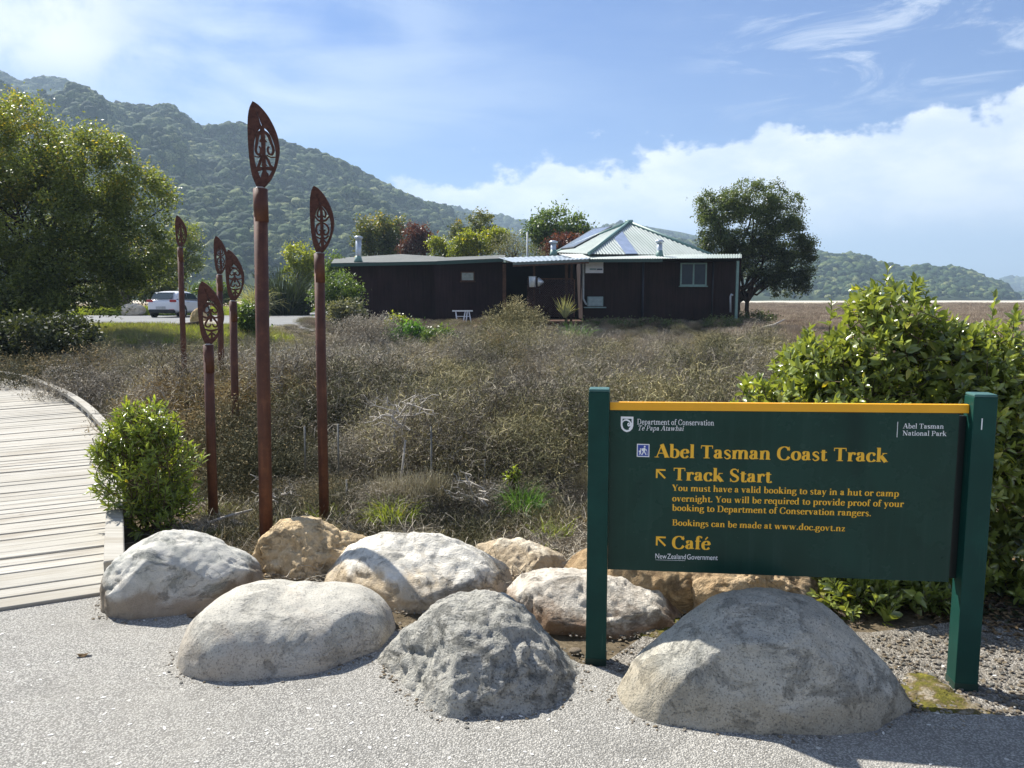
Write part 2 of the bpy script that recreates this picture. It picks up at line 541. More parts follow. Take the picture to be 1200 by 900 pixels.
def twigmat(name, stops, rough=0.8):
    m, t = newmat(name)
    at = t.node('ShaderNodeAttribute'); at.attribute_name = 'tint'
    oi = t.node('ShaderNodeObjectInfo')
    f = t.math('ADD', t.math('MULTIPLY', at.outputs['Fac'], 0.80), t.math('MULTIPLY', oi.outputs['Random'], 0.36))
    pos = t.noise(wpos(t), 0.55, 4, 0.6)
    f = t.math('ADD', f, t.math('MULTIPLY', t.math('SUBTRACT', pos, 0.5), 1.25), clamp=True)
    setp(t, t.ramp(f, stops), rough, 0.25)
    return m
def cladmat(name, base, hi):
    m, t = newmat(name)
    v = wpos(t)
    g = t.noise(t.scaled(v, (16, 16, 0.6)), 1.0, 6, 0.65)
    n = t.noise(v, 1.1, 5, 0.6)
    c = t.ramp(t.math('ADD', t.math('MULTIPLY', g, 0.6), t.math('MULTIPLY', n, 0.4)), [(0.35, base), (0.68, hi)])
    setp(t, c, 0.8, 0.2)
    bump(t, g, 0.5, 0.01)
    return m
def roofmat(name, a, b, rough=0.45, metal=0.0):
    m, t = newmat(name)
    v = wpos(t)
    n = t.noise(v, 0.8, 6, 0.6); s = t.noise(t.scaled(v, (6, 1, 1)), 1.0, 4, 0.6)
    c = t.ramp(t.math('ADD', t.math('MULTIPLY', n, 0.6), t.math('MULTIPLY', s, 0.4)), [(0.35, a), (0.65, b)])
    setp(t, c, rough, 0.5, metal)
    return m
def glassdark(name, col=(0.02, 0.025, 0.03), rough=0.08, spec=0.8):
    m, t = newmat(name)
    setp(t, t.mix(t.noise(objco(t), 3.0, 3), col, tuple(x * 1.8 for x in col)), rough, spec)
    return m

M = {}
M['rust'] = rustmat()
M['rust_dark'] = simple('dark_corroded_steel', (0.080, 0.034, 0.024), 0.65, 0.25, 0, 0.35, 20, 0.001)
M['weld'] = simple('pale_weld_metal', (0.42, 0.38, 0.33), 0.5, 0.5, 0.3, 0.2, 60)
M['post'] = postmat('green_post_paint', (0.005, 0.042, 0.032))
M['cap'] = postmat('pale_post_top', (0.055, 0.125, 0.115), (0.2, 0.28, 0.26))  # post tops in a paler green than the shafts
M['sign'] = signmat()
M['sign_edge'] = simple('dark_frame_edge', (0.006, 0.012, 0.012), 0.4, 0.4)
M['yellow'] = simple('amber_sign_paint', (0.92, 0.43, 0.010), 0.45, 0.5, 0, 0.03, 12)
M['gold'] = simple('gold_lettering', (0.95, 0.52, 0.035), 0.45, 0.4, 0, 0.02, 12)
M['white'] = simple('white_lettering', (0.86, 0.87, 0.86), 0.45, 0.4, 0, 0.02, 12)
M['blue'] = simple('blue_sign_paint', (0.02, 0.055, 0.33), 0.4, 0.5, 0, 0.04, 12)
M['wood'] = woodmat()
M['agg'] = aggmat()
M['verge'] = aggmat('loose_grey_gravel', (0.17, 0.155, 0.13), (0.42, 0.38, 0.32), (0.16, 0.13, 0.085))
M['ground'] = groundmat()
M['road'] = asphalt()
M['bark'] = barkmat('grey_brown_bark', (0.035, 0.026, 0.020), (0.13, 0.10, 0.075))
M['bark_dark'] = barkmat('dark_bark', (0.018, 0.014, 0.011), (0.07, 0.052, 0.038))
M['stem'] = barkmat('shrub_stem_bark', (0.05, 0.040, 0.022), (0.16, 0.125, 0.07))
M['deadwood'] = simple('bleached_dead_wood', (0.40, 0.37, 0.32), 0.85, 0.2, 0, 0.25, 14)
M['stake'] = simple('grey_garden_stake', (0.19, 0.19, 0.175), 0.8, 0.2, 0, 0.2, 10)
M['clad'] = cladmat('dark_stained_ply', (0.010, 0.0055, 0.006), (0.038, 0.021, 0.019))
M['clad_far'] = cladmat('maroon_stained_ply', (0.013, 0.006, 0.008), (0.034, 0.017, 0.020))
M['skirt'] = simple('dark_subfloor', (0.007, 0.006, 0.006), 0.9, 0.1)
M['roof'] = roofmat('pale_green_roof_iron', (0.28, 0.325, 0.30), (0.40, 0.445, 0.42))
M['roof_side'] = roofmat('darker_roof_iron', (0.22, 0.28, 0.26), (0.32, 0.37, 0.34))  # darker tone for the side and back slopes
M['verandah'] = roofmat('grey_verandah_sheet', (0.22, 0.27, 0.31), (0.34, 0.38, 0.41))
M['fascia'] = simple('dark_green_trim', (0.020, 0.058, 0.048), 0.45, 0.5)
M['trim'] = simple('light_green_trim', (0.16, 0.27, 0.24), 0.5, 0.5)
M['galv'] = simple('galvanised_metal', (0.50, 0.55, 0.60), 0.35, 0.5, 0.5, 0.15, 10)
M['panel'] = simple('solar_panel_glass', (0.17, 0.19, 0.23), 0.18, 0.9, 0, 0.1, 3)
M['panel_edge'] = simple('solar_frame', (0.03, 0.035, 0.04), 0.4, 0.5)
M['skylight'] = simple('pale_blue_skylight', (0.29, 0.35, 0.47), 0.2, 0.6, 0, 0.12, 3)
M['pane'] = glassdark('window_glass', rough=.12, spec=.3)
M['flatroof'] = roofmat('weathered_grey_roofing', (0.07, 0.08, 0.074), (0.125, 0.13, 0.12), 0.85)
M['pane_pale'] = simple('frosted_window_glass', (0.30, 0.34, 0.30), 0.25, 0.7, 0, 0.2, 5)  # paler glass colour for the small left window
M['bwhite'] = simple('white_painted_board', (0.72, 0.75, 0.80), 0.5, 0.4, 0, 0.06, 3)
M['pipe'] = simple('pale_downpipe', (0.42, 0.46, 0.47), 0.5, 0.4)
M['unit'] = simple('grey_green_unit', (0.22, 0.31, 0.31), 0.5, 0.4)
M['timber'] = simple('raw_brown_timber', (0.085, 0.045, 0.030), 0.8, 0.2, 0, 0.3, 6)
M['lattice'] = simple('brown_lattice', (0.060, 0.036, 0.036), 0.8, 0.2, 0, 0.2, 6)
M['carpaint'] = simple('white_car_paint', (0.78, 0.79, 0.81), 0.22, 0.6, 0, 0.01, 3)
M['carglass'] = glassdark('car_glass', (0.03, 0.045, 0.055), 0.06)
M['tyre'] = simple('black_rubber', (0.015, 0.015, 0.016), 0.75, 0.3)
M['alloy'] = simple('alloy_rim', (0.34, 0.35, 0.37), 0.35, 0.5, 0.6)
M['black'] = simple('black_plastic', (0.018, 0.018, 0.020), 0.5, 0.4)
M['red'] = simple('red_tail_lens', (0.35, 0.02, 0.02), 0.2, 0.6)
M['plate'] = simple('number_plate', (0.45, 0.46, 0.46), 0.4, 0.4)
M['shell'] = simple('bleached_shell', (0.74, 0.72, 0.66), 0.6, 0.3, 0, 0.12, 40)
M['litter'] = simple('dry_leaf_brown', (0.17, 0.115, 0.06), 0.8, 0.2, 0, 0.35, 30)
mm_, tm_ = newmat('yellow_green_moss')
n1_ = tm_.noise(wpos(tm_), 14.0, 6, 0.65); n2_ = tm_.noise(wpos(tm_), 120.0, 4, 0.6)
cm_ = tm_.ramp(n1_, [(0.38, (0.30, 0.26, 0.20)), (0.46, (0.16, 0.12, 0.06)), (0.54, (0.12, 0.11, 0.024)), (0.68, (0.22, 0.195, 0.035))])
setp(tm_, tm_.mix(tm_.math('MULTIPLY', tm_.smooth(n2_, 0.55, 0.4), 0.6), cm_, (0.06, 0.06, 0.02)), 0.95, 0.1); bump(tm_, n2_, 1.0, 0.006)
M['moss'] = mm_
M['mud'] = postmat('splashed_post_foot', (0.018, 0.040, 0.030), (0.16, 0.14, 0.10))

M['willow'] = leafmat('willow_leaf', (0.026, 0.044, 0.012), (0.185, 0.225, 0.062), 0.42, 0.40, (0.36, 0.29, 0.05))
M['kanuka'] = leafmat('dark_shore_leaf', (0.018, 0.030, 0.012), (0.125, 0.165, 0.060), 0.42, 0.28)
M['shade'] = leafmat('shaded_understorey_leaf', (0.010, 0.016, 0.007), (0.055, 0.068, 0.026), 0.65, 0.2)  # leaf colour darkened to carry the big willow's shade
M['broad'] = leafmat('glossy_shrub_leaf', (0.028, 0.050, 0.012), (0.300, 0.355, 0.095), 0.24, 0.28, (0.55, 0.44, 0.05), 0.75)
M['narrow'] = leafmat('bright_narrow_leaf', (0.032, 0.060, 0.012), (0.29, 0.36, 0.070), 0.26, 0.30, (0.42, 0.34, 0.04), 0.6)
M['olive'] = leafmat('olive_tree_leaf', (0.028, 0.042, 0.014), (0.13, 0.15, 0.045), 0.5, 0.3, (0.33, 0.25, 0.04))
M['lime'] = leafmat('lime_tree_leaf', (0.060, 0.090, 0.014), (0.25, 0.28, 0.040), 0.45, 0.45, (0.48, 0.37, 0.03))
M['maroon'] = leafmat('maroon_tree_leaf', (0.030, 0.012, 0.012), (0.120, 0.040, 0.034), 0.5, 0.3)
M['greyleaf'] = leafmat('grey_green_leaf', (0.050, 0.060, 0.040), (0.20, 0.205, 0.135), 0.6, 0.25)
M['mid'] = leafmat('mid_green_leaf', (0.025, 0.050, 0.014), (0.12, 0.18, 0.050), 0.45, 0.35)
M['flax'] = leafmat('flax_blade', (0.010, 0.018, 0.010), (0.045, 0.065, 0.026), 0.35, 0.15)
M['pampas'] = leafmat('pale_tussock_blade', (0.12, 0.13, 0.06), (0.40, 0.40, 0.24), 0.6, 0.3)
M['grass'] = leafmat('short_grass_blade', (0.075, 0.12, 0.022), (0.26, 0.32, 0.06), 0.6, 0.4, (0.42, 0.36, 0.10))
M['straw'] = leafmat('straw_grass_blade', (0.13, 0.12, 0.045), (0.34, 0.34, 0.15), 0.7, 0.08, (0.46, 0.40, 0.2))
M['lush'] = leafmat('lush_green_blade', (0.025, 0.075, 0.018), (0.10, 0.21, 0.05), 0.45, 0.4)
M['scrub'] = twigmat('wiry_scrub_twig', [(0.0, (0.040, 0.034, 0.022)), (0.30, (0.115, 0.100, 0.074)), (0.60, (0.29, 0.255, 0.195)), (1.0, (0.56, 0.50, 0.39))])
M['scrub_olive'] = twigmat('olive_scrub_twig', [(0.0, (0.030, 0.032, 0.015)), (0.35, (0.105, 0.105, 0.050)), (0.65, (0.27, 0.245, 0.115)), (1.0, (0.50, 0.42, 0.21))])
M['rush'] = twigmat('rusty_rush_stem', [(0.0, (0.060, 0.044, 0.030)), (0.4, (0.185, 0.135, 0.090)), (0.7, (0.34, 0.26, 0.185)), (1.0, (0.50, 0.41, 0.30))])
M['scrub_gold'] = twigmat('golden_scrub_twig', [(0.0, (0.045, 0.034, 0.014)), (0.35, (0.16, 0.115, 0.045)), (0.65, (0.36, 0.255, 0.10)), (1.0, (0.60, 0.45, 0.20))])
M['strawtuft'] = twigmat('pale_straw_tuft', [(0.0, (0.09, 0.075, 0.04)), (0.4, (0.30, 0.26, 0.15)), (0.8, (0.52, 0.46, 0.29)), (1.0, (0.62, 0.56, 0.38))])
M['scrub_dark'] = twigmat('dark_scrub_twig', [(0.0, (0.018, 0.022, 0.012)), (0.45, (0.060, 0.064, 0.032)), (0.8, (0.17, 0.150, 0.070)), (1.0, (0.40, 0.29, 0.13))])

RM = {}
RM['A'] = rockmat('boulder_grey_white', (0.62, 0.61, 0.57), (0.48, 0.485, 0.455), (0.13, 0.15, 0.14), (0.28, 0.20, 0.12), 0.22, 0.25, 0.5, low_stain=0.75)
RM['B'] = rockmat('boulder_honey', (0.70, 0.57, 0.38), (0.55, 0.42, 0.25), (0.27, 0.18, 0.095), (0.55, 0.38, 0.19), 0.12, 0.5, 0.5, 90, bd=0.014)
RM['C'] = rockmat('boulder_marble_white', (0.78, 0.76, 0.70), (0.66, 0.64, 0.58), (0.22, 0.22, 0.205), (0.46, 0.34, 0.19), 0.10, 0.40, 0.6, 110, low_stain=0.7, bd=0.010)
RM['D'] = rockmat('boulder_cream', (0.70, 0.65, 0.54), (0.56, 0.50, 0.40), (0.24, 0.20, 0.16), (0.42, 0.30, 0.16), 0.12, 0.4, 0.5, 110, low_stain=0.5, bd=0.010)
RM['E'] = rockmat('boulder_smooth_granite', (0.54, 0.525, 0.475), (0.44, 0.43, 0.39), (0.22, 0.22, 0.21), (0.46, 0.36, 0.26), 0.6, 0.4, 0.10, 120, low_stain=0.35, bd=0.005, mott=.2)
RM['F'] = rockmat('boulder_dark_granite', (0.50, 0.49, 0.45), (0.35, 0.35, 0.325), (0.12, 0.13, 0.125), (0.42, 0.39, 0.32), 0.65, 0.35, 0.4, 95, bd=0.016, mott=.5)
RM['G'] = rockmat('boulder_rusty_white', (0.68, 0.64, 0.57), (0.52, 0.48, 0.42), (0.20, 0.16, 0.12), (0.20, 0.115, 0.060), 0.15, 0.35, 0.4, 110, low_stain=0.85, bd=0.010, low_h=0.10)
RM['H'] = rockmat('boulder_brown', (0.48, 0.36, 0.22), (0.34, 0.24, 0.135), (0.15, 0.10, 0.06), (0.40, 0.26, 0.12), 0.3, 0.5, 0.4, 100, bd=0.010)
RM['I'] = rockmat('boulder_tan_pitted', (0.60, 0.47, 0.31), (0.44, 0.32, 0.19), (0.14, 0.095, 0.06), (0.48, 0.30, 0.15), 0.3, 0.5, 0.6, 70, bd=0.016)
RM['J'] = rockmat('boulder_speckled_granite', (0.54, 0.525, 0.47), (0.42, 0.415, 0.375), (0.20, 0.21, 0.20), (0.36, 0.29, 0.18), 0.7, 0.3, 0.12, 125, low_stain=0.45, bd=0.008, mott=.35)
# ------------------------------------------------------------------ ground
def grid_ground():
    ys = np.concatenate([np.linspace(-14, 2, 9), np.linspace(2.5, 12, 40), np.geomspace(12.3, 60, 60), np.geomspace(63, 9000, 60)])
    ts = np.linspace(-1, 1, 121)
    X = []; Y = []
    for y in ys:
        half = 16 + max(0, y) * 1.55
        X.append(np.sign(ts) * np.abs(ts) ** 1.35 * half); Y.append(np.full(len(ts), y))
    X = np.array(X); Y = np.array(Y); Z = gz(X, Y)
    n, m = X.shape
    v = np.stack([X.ravel(), Y.ravel(), Z.ravel()], 1)
    v[:, 2] += np.where((v[:, 1] > 5) & (v[:, 1] < 30), 0.02 * vnoise(v * 2.1, 5), 0) + 0.012 * vnoise(v * 7.0, 6) * sstep(3.6, 4.4, v[:, 1]) * (v[:, 1] < 12) - 0.006
    i = np.arange(n - 1)[:, None] * m + np.arange(m - 1)[None, :]
    i = i.ravel()
    q = np.stack([i, i + 1, i + m + 1, i + m], 1)
    link('ground', mesh_np('ground', v, [q], M['ground'], smooth=True), kind='structure')
grid_ground()

def sheet(name, pts, mat, z, step=0.25, smooth=True, kind='structure', follow=False):
    bm = bmesh.new()
    vs = [bm.verts.new((p[0], p[1], 0)) for p in pts]
    f = bm.faces.new(vs)
    if f.normal.z < 0: f.normal_flip()
    bmesh.ops.triangulate(bm, faces=bm.faces)
    if follow:
        for _ in range(5):
            es = [e for e in bm.edges if e.calc_length() > step]
            if not es: break
            bmesh.ops.subdivide_edges(bm, edges=es, cuts=1)
            bmesh.ops.triangulate(bm, faces=bm.faces)
    xy = np.array([v.co[:2] for v in bm.verts])
    zz = gz(xy[:, 0], xy[:, 1]) if follow else np.zeros(len(xy))
    for v, q in zip(bm.verts, zz): v.co.z = q + z
    bmesh.ops.recalc_face_normals(bm, faces=bm.faces)
    me = bpy.data.meshes.new(name); bm.to_mesh(me); bm.free()
    me.materials.append(mat)
    return link(name, me, kind=kind)

# raised thin concrete path with its exposed aggregate, edge dying between the boulders
edge_px = [(-500, 820), (0, 706), (60, 690), (124, 674), (150, 690), (195, 700), (240, 742), (330, 760), (430, 752), (470, 742), (520, 760),
           (600, 775), (660, 772), (705, 786), (745, 800), (820, 822), (940, 836), (1062, 838), (1110, 838), (1160, 842), (1260, 834), (1500, 830)]
pe = []
rj = random.Random(4)
for (a, b) in zip(edge_px[:-1], edge_px[1:]):
    A, B = G(*a), G(*b)
    n = max(1, int((B - A).length / 0.07))
    for k in range(n):
        p = A.lerp(B, k / n)
        pe.append((p.x + rj.uniform(-.012, .012), p.y + rj.uniform(-.015, .015)))
pe += [(14, 2.4), (14, -12), (-9, -12), (-6, 2.6)]
sheet('gravel_path', pe, M['agg'], 0.012)
# loose gravel verge on the right, reaching back under the sign
vp = [G(690, 790), G(760, 742), G(900, 735), G(1020, 742), G(1130, 728), G(1300, 722), Vector((6.5, 3.9, 0)), Vector((13, 3.6, 0)), Vector((13, 2.0, 0)), G(1300, 850), G(1000, 850), G(760, 810)]
sheet('gravel_verge', [(p.x, p.y) for p in vp], M['verge'], 0.004)
# road and far sealed yard
rd = [(-46, 27.5), (-30, 26.8), (-18, 26.6), (-9.6, 27.6), (-8.2, 31), (-8.5, 40), (-8.5, 58), (-14, 64), (-17.2, 51), (-24, 47.5), (-46, 45)]
sheet('road', rd, M['road'], 0.03, step=1.5, follow=True)
sheet('lawn', [(-46, 45.5), (-24, 48), (-17.5, 51.5), (-14.5, 64.5), (-8, 59), (-2, 66), (-4, 90), (-60, 90)], M['grass'], 0.02, step=3, follow=True)
sheet('sea', [(380, 640), (3000, 640), (9000, 9000), (1400, 9000), (560, 1400)], simple('sea_water', (0.16, 0.24, 0.30), 0.15, 0.6, 0, 0.1, 0.01), -0.05 + 0.0)

# ------------------------------------------------------------------ instanced ground cover
def scatter(name, pts, rot, scl, idx, protos, kind='stuff', mat=None, **kw):
    """one object whose geometry nodes set the given forms on its points"""
    pts = np.asarray(pts, np.float32)
    me = bpy.data.meshes.new(name)
    me.vertices.add(len(pts)); me.vertices.foreach_set('co', pts.ravel())
    a = me.attributes.new('rot', 'FLOAT_VECTOR', 'POINT'); a.data.foreach_set('vector', np.asarray(rot, np.float32).ravel())
    a = me.attributes.new('scl', 'FLOAT_VECTOR', 'POINT'); a.data.foreach_set('vector', np.asarray(scl, np.float32).ravel())
    a = me.attributes.new('idx', 'INT', 'POINT'); a.data.foreach_set('value', np.asarray(idx, np.int32))
    o = link(name, me, kind=kind, **kw)
    col = bpy.data.collections.new(name + '_forms')
    for k, pm in enumerate(protos):
        po = bpy.data.objects.new('%s_form_%02d' % (name, k), pm)
        col.objects.link(po)
    ng = bpy.data.node_groups.new(name + '_nodes', 'GeometryNodeTree')
    ng.interface.new_socket('Geometry', in_out='INPUT', socket_type='NodeSocketGeometry')
    ng.interface.new_socket('Geometry', in_out='OUTPUT', socket_type='NodeSocketGeometry')
    n = ng.nodes; l = ng.links
    gi = n.new('NodeGroupInput'); go = n.new('NodeGroupOutput')
    ip = n.new('GeometryNodeInstanceOnPoints')
    ci = n.new('GeometryNodeCollectionInfo'); ci.inputs['Collection'].default_value = col
    ci.inputs['Separate Children'].default_value = True; ci.inputs['Reset Children'].default_value = True
    def na(nm, ty):
        q = n.new('GeometryNodeInputNamedAttribute'); q.data_type = ty; q.inputs['Name'].default_value = nm
        return [s for s in q.outputs if s.name == 'Attribute' and s.enabled][0] if False else q.outputs['Attribute']
    l.new(gi.outputs[0], ip.inputs['Points'])
    l.new(ci.outputs[0], ip.inputs['Instance'])
    ip.inputs['Pick Instance'].default_value = True
    l.new(na('idx', 'INT'), ip.inputs['Instance Index'])
    l.new(na('rot', 'FLOAT_VECTOR'), ip.inputs['Rotation'])
    l.new(na('scl', 'FLOAT_VECTOR'), ip.inputs['Scale'])
    l.new(ip.outputs[0], go.inputs[0])
    md = o.modifiers.new('cover', 'NODES'); md.node_group = ng
    return o

# ------------------------------------------------------------------ hills
def ico(sub):
    bm = bmesh.new(); bmesh.ops.create_icosphere(bm, subdivisions=sub, radius=1.0)
    v = np.array([x.co[:] for x in bm.verts]); f = np.array([[q.index for q in p.verts] for p in bm.faces]); bm.free()
    return v, f
forest_m, tf = newmat('bush_forest_canopy')
oi = tf.node('ShaderNodeObjectInfo')
pp = tf.noise(tf.scaled(wpos(tf), (0.012, 0.012, 0.02)), 1.0, 5, 0.6)
fc = tf.math('ADD', tf.math('MULTIPLY', oi.outputs['Random'], 0.55), tf.math('MULTIPLY', pp, 0.55), clamp=True)
cf_ = tf.ramp(fc, [(0.22, (0.014, 0.032, 0.018)), (0.45, (0.034, 0.064, 0.028)), (0.66, (0.095, 0.135, 0.045)), (0.85, (0.24, 0.25, 0.10))])
setp(tf, tf.mix(tf.smooth(tf.noise(wpos(tf), 0.9, 4, .65), .42, .60), tf.mix(1.0, cf_, (.35, .42, .45), 'MULTIPLY'), cf_), 0.9, 0.1)
bump(tf, tf.noise(wpos(tf), 0.7, 3), 1.0, 0.8)
slope_m, ts_ = newmat('hill_slope')
sn = ts_.noise(ts_.scaled(wpos(ts_), (0.02, 0.02, 0.03)), 1.0, 7, 0.65)
setp(ts_, ts_.ramp(sn, [(0.3, (0.018, 0.034, 0.014)), (0.6, (0.050, 0.068, 0.026)), (0.8, (0.10, 0.095, 0.05))]), 0.95, 0.1)

crowns = []
iv, iff = ico(2)
for k in range(6):
    v = iv.copy()
    r = 1 + 0.55 * fbm(v * 2.3 + 11 * k, 4, 40 + k, .62)
    v = v * r[:, None]; v[:, 2] *= 0.85
    me = mesh_np('canopy', v, [iff], forest_m)
    crowns.append(me)

def hill(name, ridge_px, dist, foot, seed, n_crowns, csize, rough=0.10, umin=-1.6, umax=1.7, back=0.5):
    """ridge_px: silhouette; dist/foot: functions of u giving ridge and foot distance"""
    us_, el_ = [], []
    for px, py in ridge_px:
        u, dn = ray(px, py); us_.append(u); el_.append(-dn)
    nu = int(260 * (umax - umin) / 2 * 1.2); nt = 54
    U = np.linspace(umin, umax, nu)
    E = np.interp(U, us_, el_)
    D = dist(U); F = foot(U)
    T = np.concatenate([np.linspace(0, 1, nt - 8), 1 + np.linspace(0.06, back, 8)])
    UU, TT = np.meshgrid(U, T)
    def height(u, t):
        E_ = np.interp(u, us_, el_); D_ = dist(u); F_ = foot(u)
        y = F_ + (D_ - F_) * t
        H = np.maximum(E_ * D_ + CAM_H, 0.5)
        prof = np.where(t <= 1, np.power(np.clip(t, 0, 1), 0.92), 1 - (t - 1) * 0.9)
        x = u * y
        p = np.stack([x / 150, y / 190, np.zeros_like(x)], 1)
        spur = fbm(p, 4, seed, 0.55)
        rid = 1 - np.abs(fbm(p * 1.25 + 5, 4, seed + 20, 0.5)) * 2
        amp = np.clip(np.sin(np.clip(t, 0, 1) * PI), 0, 1)
        amp = np.where(t > 1, 0, amp)
        z = H * prof + H * amp * (rough * 2.0 * spur + rough * 1.4 * (rid - 0.6))
        # never rise above the sight line of the ridge
        lim = (E_ * 0.985) * y + CAM_H
        z = np.where(t < 0.995, np.minimum(z, lim), z)
        z = np.where(t <= 0, -3, z)
        return x, y, z
    x, y, z = height(UU.ravel(), TT.ravel())
    v = np.stack([x, y, z], 1)
    nr, nc = UU.shape
    i = (np.arange(nr - 1)[:, None] * nc + np.arange(nc - 1)[None, :]).ravel()
    q = np.stack([i, i + 1, i + nc + 1, i + nc], 1)
    link(name, mesh_np(name, v, [q], slope_m, smooth=True), kind='structure')
    r = np.random.default_rng(seed)
    u = r.uniform(max(umin, -0.86), min(umax, 0.86), n_crowns); t = np.sqrt(r.uniform(0.0004, 1.0, n_crowns)) * 1.0
    x, y, z = height(u, t)
    s = csize * np.clip(np.exp(r.normal(-.25, .48, n_crowns)), .25, 1.9) * (0.8 + 0.3 * t)
    keep = z > 0.3
    x, y, z, s = x[keep], y[keep], z[keep], s[keep]
    t = t[keep]; pts = np.stack([x, y, z + s * (0.1 - 1.15 * sstep(.93, 1.0, t))], 1)
    rot = np.stack([r.uniform(-.3, .3, len(x)), r.uniform(-.3, .3, len(x)), r.uniform(0, 6.28, len(x))], 1)
    sc = np.stack([s, s, s * r.uniform(0.7, 1.3, len(x))], 1)
    scatter(name.replace('hill', 'forest') if 'hill' in name else name + '_forest', pts, rot, sc, r.integers(0, 6, len(x)), crowns,
            label={'near_hill': 'dense native bush covering the steep mountainside on the left',
                   'middle_hill': 'blue-green bush covering the hill behind the long building',
                   'far_hill': 'dark bush covering the low headland beyond the estuary'}.get(name))

near = [(-900, -60), (-300, 30), (-60, 70), (0, 84), (14, 93), (27, 97), (50, 91), (75, 94), (92, 101), (112, 112), (124, 121), (150, 125), (180, 127), (200, 125), (212, 132),
        (224, 143), (238, 151), (255, 150), (272, 146), (286, 148), (300, 155), (330, 168), (350, 174), (375, 182), (400, 193), (420, 203), (440, 214), (462, 226), (490, 238),
        (520, 245), (545, 254), (575, 268), (610, 283), (650, 300), (700, 322), (760, 345), (800, 352), (2200, 360)]
midh = [(-900, 200), (300, 215), (400, 214), (440, 217), (462, 222), (485, 232), (510, 240), (530, 242), (545, 249), (570, 251), (582, 251), (600, 256), (622, 262), (650, 268), (690, 268), (730, 262),
        (762, 266), (798, 272), (827, 279), (860, 290), (900, 302), (960, 320), (1010, 345), (2200, 356)]
farh = [(-900, 320), (600, 300), (800, 283), (860, 285), (900, 292), (940, 298), (960, 297), (985, 301), (999, 299), (1014, 304), (1032, 311), (1045, 315), (1060, 317), (1081, 314), (1098, 316),
        (1115, 316), (1133, 319), (1150, 327), (1162, 331), (1176, 336), (1184, 346), (1192, 352), (2200, 360)]
lasth = [(-900, 340), (900, 338), (1100, 338), (1150, 333), (1172, 331), (1188, 329), (1205, 331), (1260, 326), (1400, 334), (1700, 330), (2200, 345)]
hill('near_hill', near, lambda u: 1120 + 90 * np.sin(u * 5) - 0 * u, lambda u: np.interp(u, [-1.5, -0.35, 0.05, 0.4], [330, 330, 360, 600]), 11, 170000, 2.9, 0.15, umax=0.55)
hill('middle_hill', midh, lambda u: 1500 + 80 * np.sin(u * 4), lambda u: 900 + 0 * u, 23, 34000, 4.0, 0.12, umin=-0.5)
hill('far_hill', farh, lambda u: 900 + 50 * np.sin(u * 9), lambda u: np.interp(u, [0.2, 0.45, 0.7], [600, 600, 700]), 31, 34000, 3.2, 0.12, umin=-0.1)
hill('distant_hill', lasth, lambda u: 2600 + 0 * u, lambda u: 2100 + 0 * u, 37, 3000, 12.0, 0.12, umin=0.2)

# air between here and the hills
hm = bpy.data.materials.new('thin_haze'); hm.use_nodes = True
t = NT(hm.node_tree); t.n.clear()
o_ = t.node('ShaderNodeOutputMaterial'); pv = t.node('ShaderNodeVolumePrincipled')
pv.inputs['Color'].default_value = (0.60, 0.80, 1.0, 1); pv.inputs['Density'].default_value = 0.00036
pv.inputs['Anisotropy'].default_value = 0.15
t.l.new(pv.outputs[0], o_.inputs['Volume'])
HB = MB().span((-5200, -60, -6), (6200, 9300, 430))
HB.build('haze', hm, kind='stuff', label='pale blue air over the land towards the hills')
# ------------------------------------------------------------------ boardwalk
def catmull(pts, n):
    pts = [Vector(p) for p in pts]
    P_ = [pts[0] * 2 - pts[1]] + pts + [pts[-1] * 2 - pts[-2]]
    out = []
    for i in range(1, len(P_) - 2):
        for k in range(n):
            t = k / n
            a, b, c, d = P_[i - 1], P_[i], P_[i + 1], P_[i + 2]
            out.append(0.5 * ((2 * b) + (c - a) * t + (2 * a - 5 * b + 4 * c - d) * t * t + (3 * b - a - 3 * c + d) * t ** 3))
    out.append(pts[-1])
    return out
def resample(pts, step):
    L = [0]
    for a, b in zip(pts[:-1], pts[1:]): L.append(L[-1] + (b - a).length)
    out = []; n = int(L[-1] / step); j = 0
    for k in range(n + 1):
        s = k * step
        while j < len(L) - 2 and L[j + 1] < s: j += 1
        t = (s - L[j]) / max(1e-6, L[j + 1] - L[j])
        out.append(pts[j].lerp(pts[j + 1], min(1, t)))
    return out
TOPZ = 0.115
kerb_px = [(134, 668), (134, 560), (128, 512), (116, 492), (98, 475), (78, 462), (56, 452), (36, 445), (12, 439), (-40, 431), (-110, 425)]
kerb = [G(134, 664, TOPZ), G(134, 572, TOPZ)] + [G(x, y, TOPZ) for x, y in kerb_px[2:]]
kerb = [Vector((p.x, p.y, 0)) for p in kerb]
path_c = resample(catmull(kerb, 12), 0.05)
bw = thing('boardwalk', (path_c[0].x, path_c[0].y, 0), 'pale weathered timber boardwalk curving away to the left edge', 'boardwalk')
inv = bw.matrix_basis.inverted()
bx0 = Vector(bw.location)
def loc_(v): return Vector(v) - bx0
W_ = 3.1; PW = 0.145
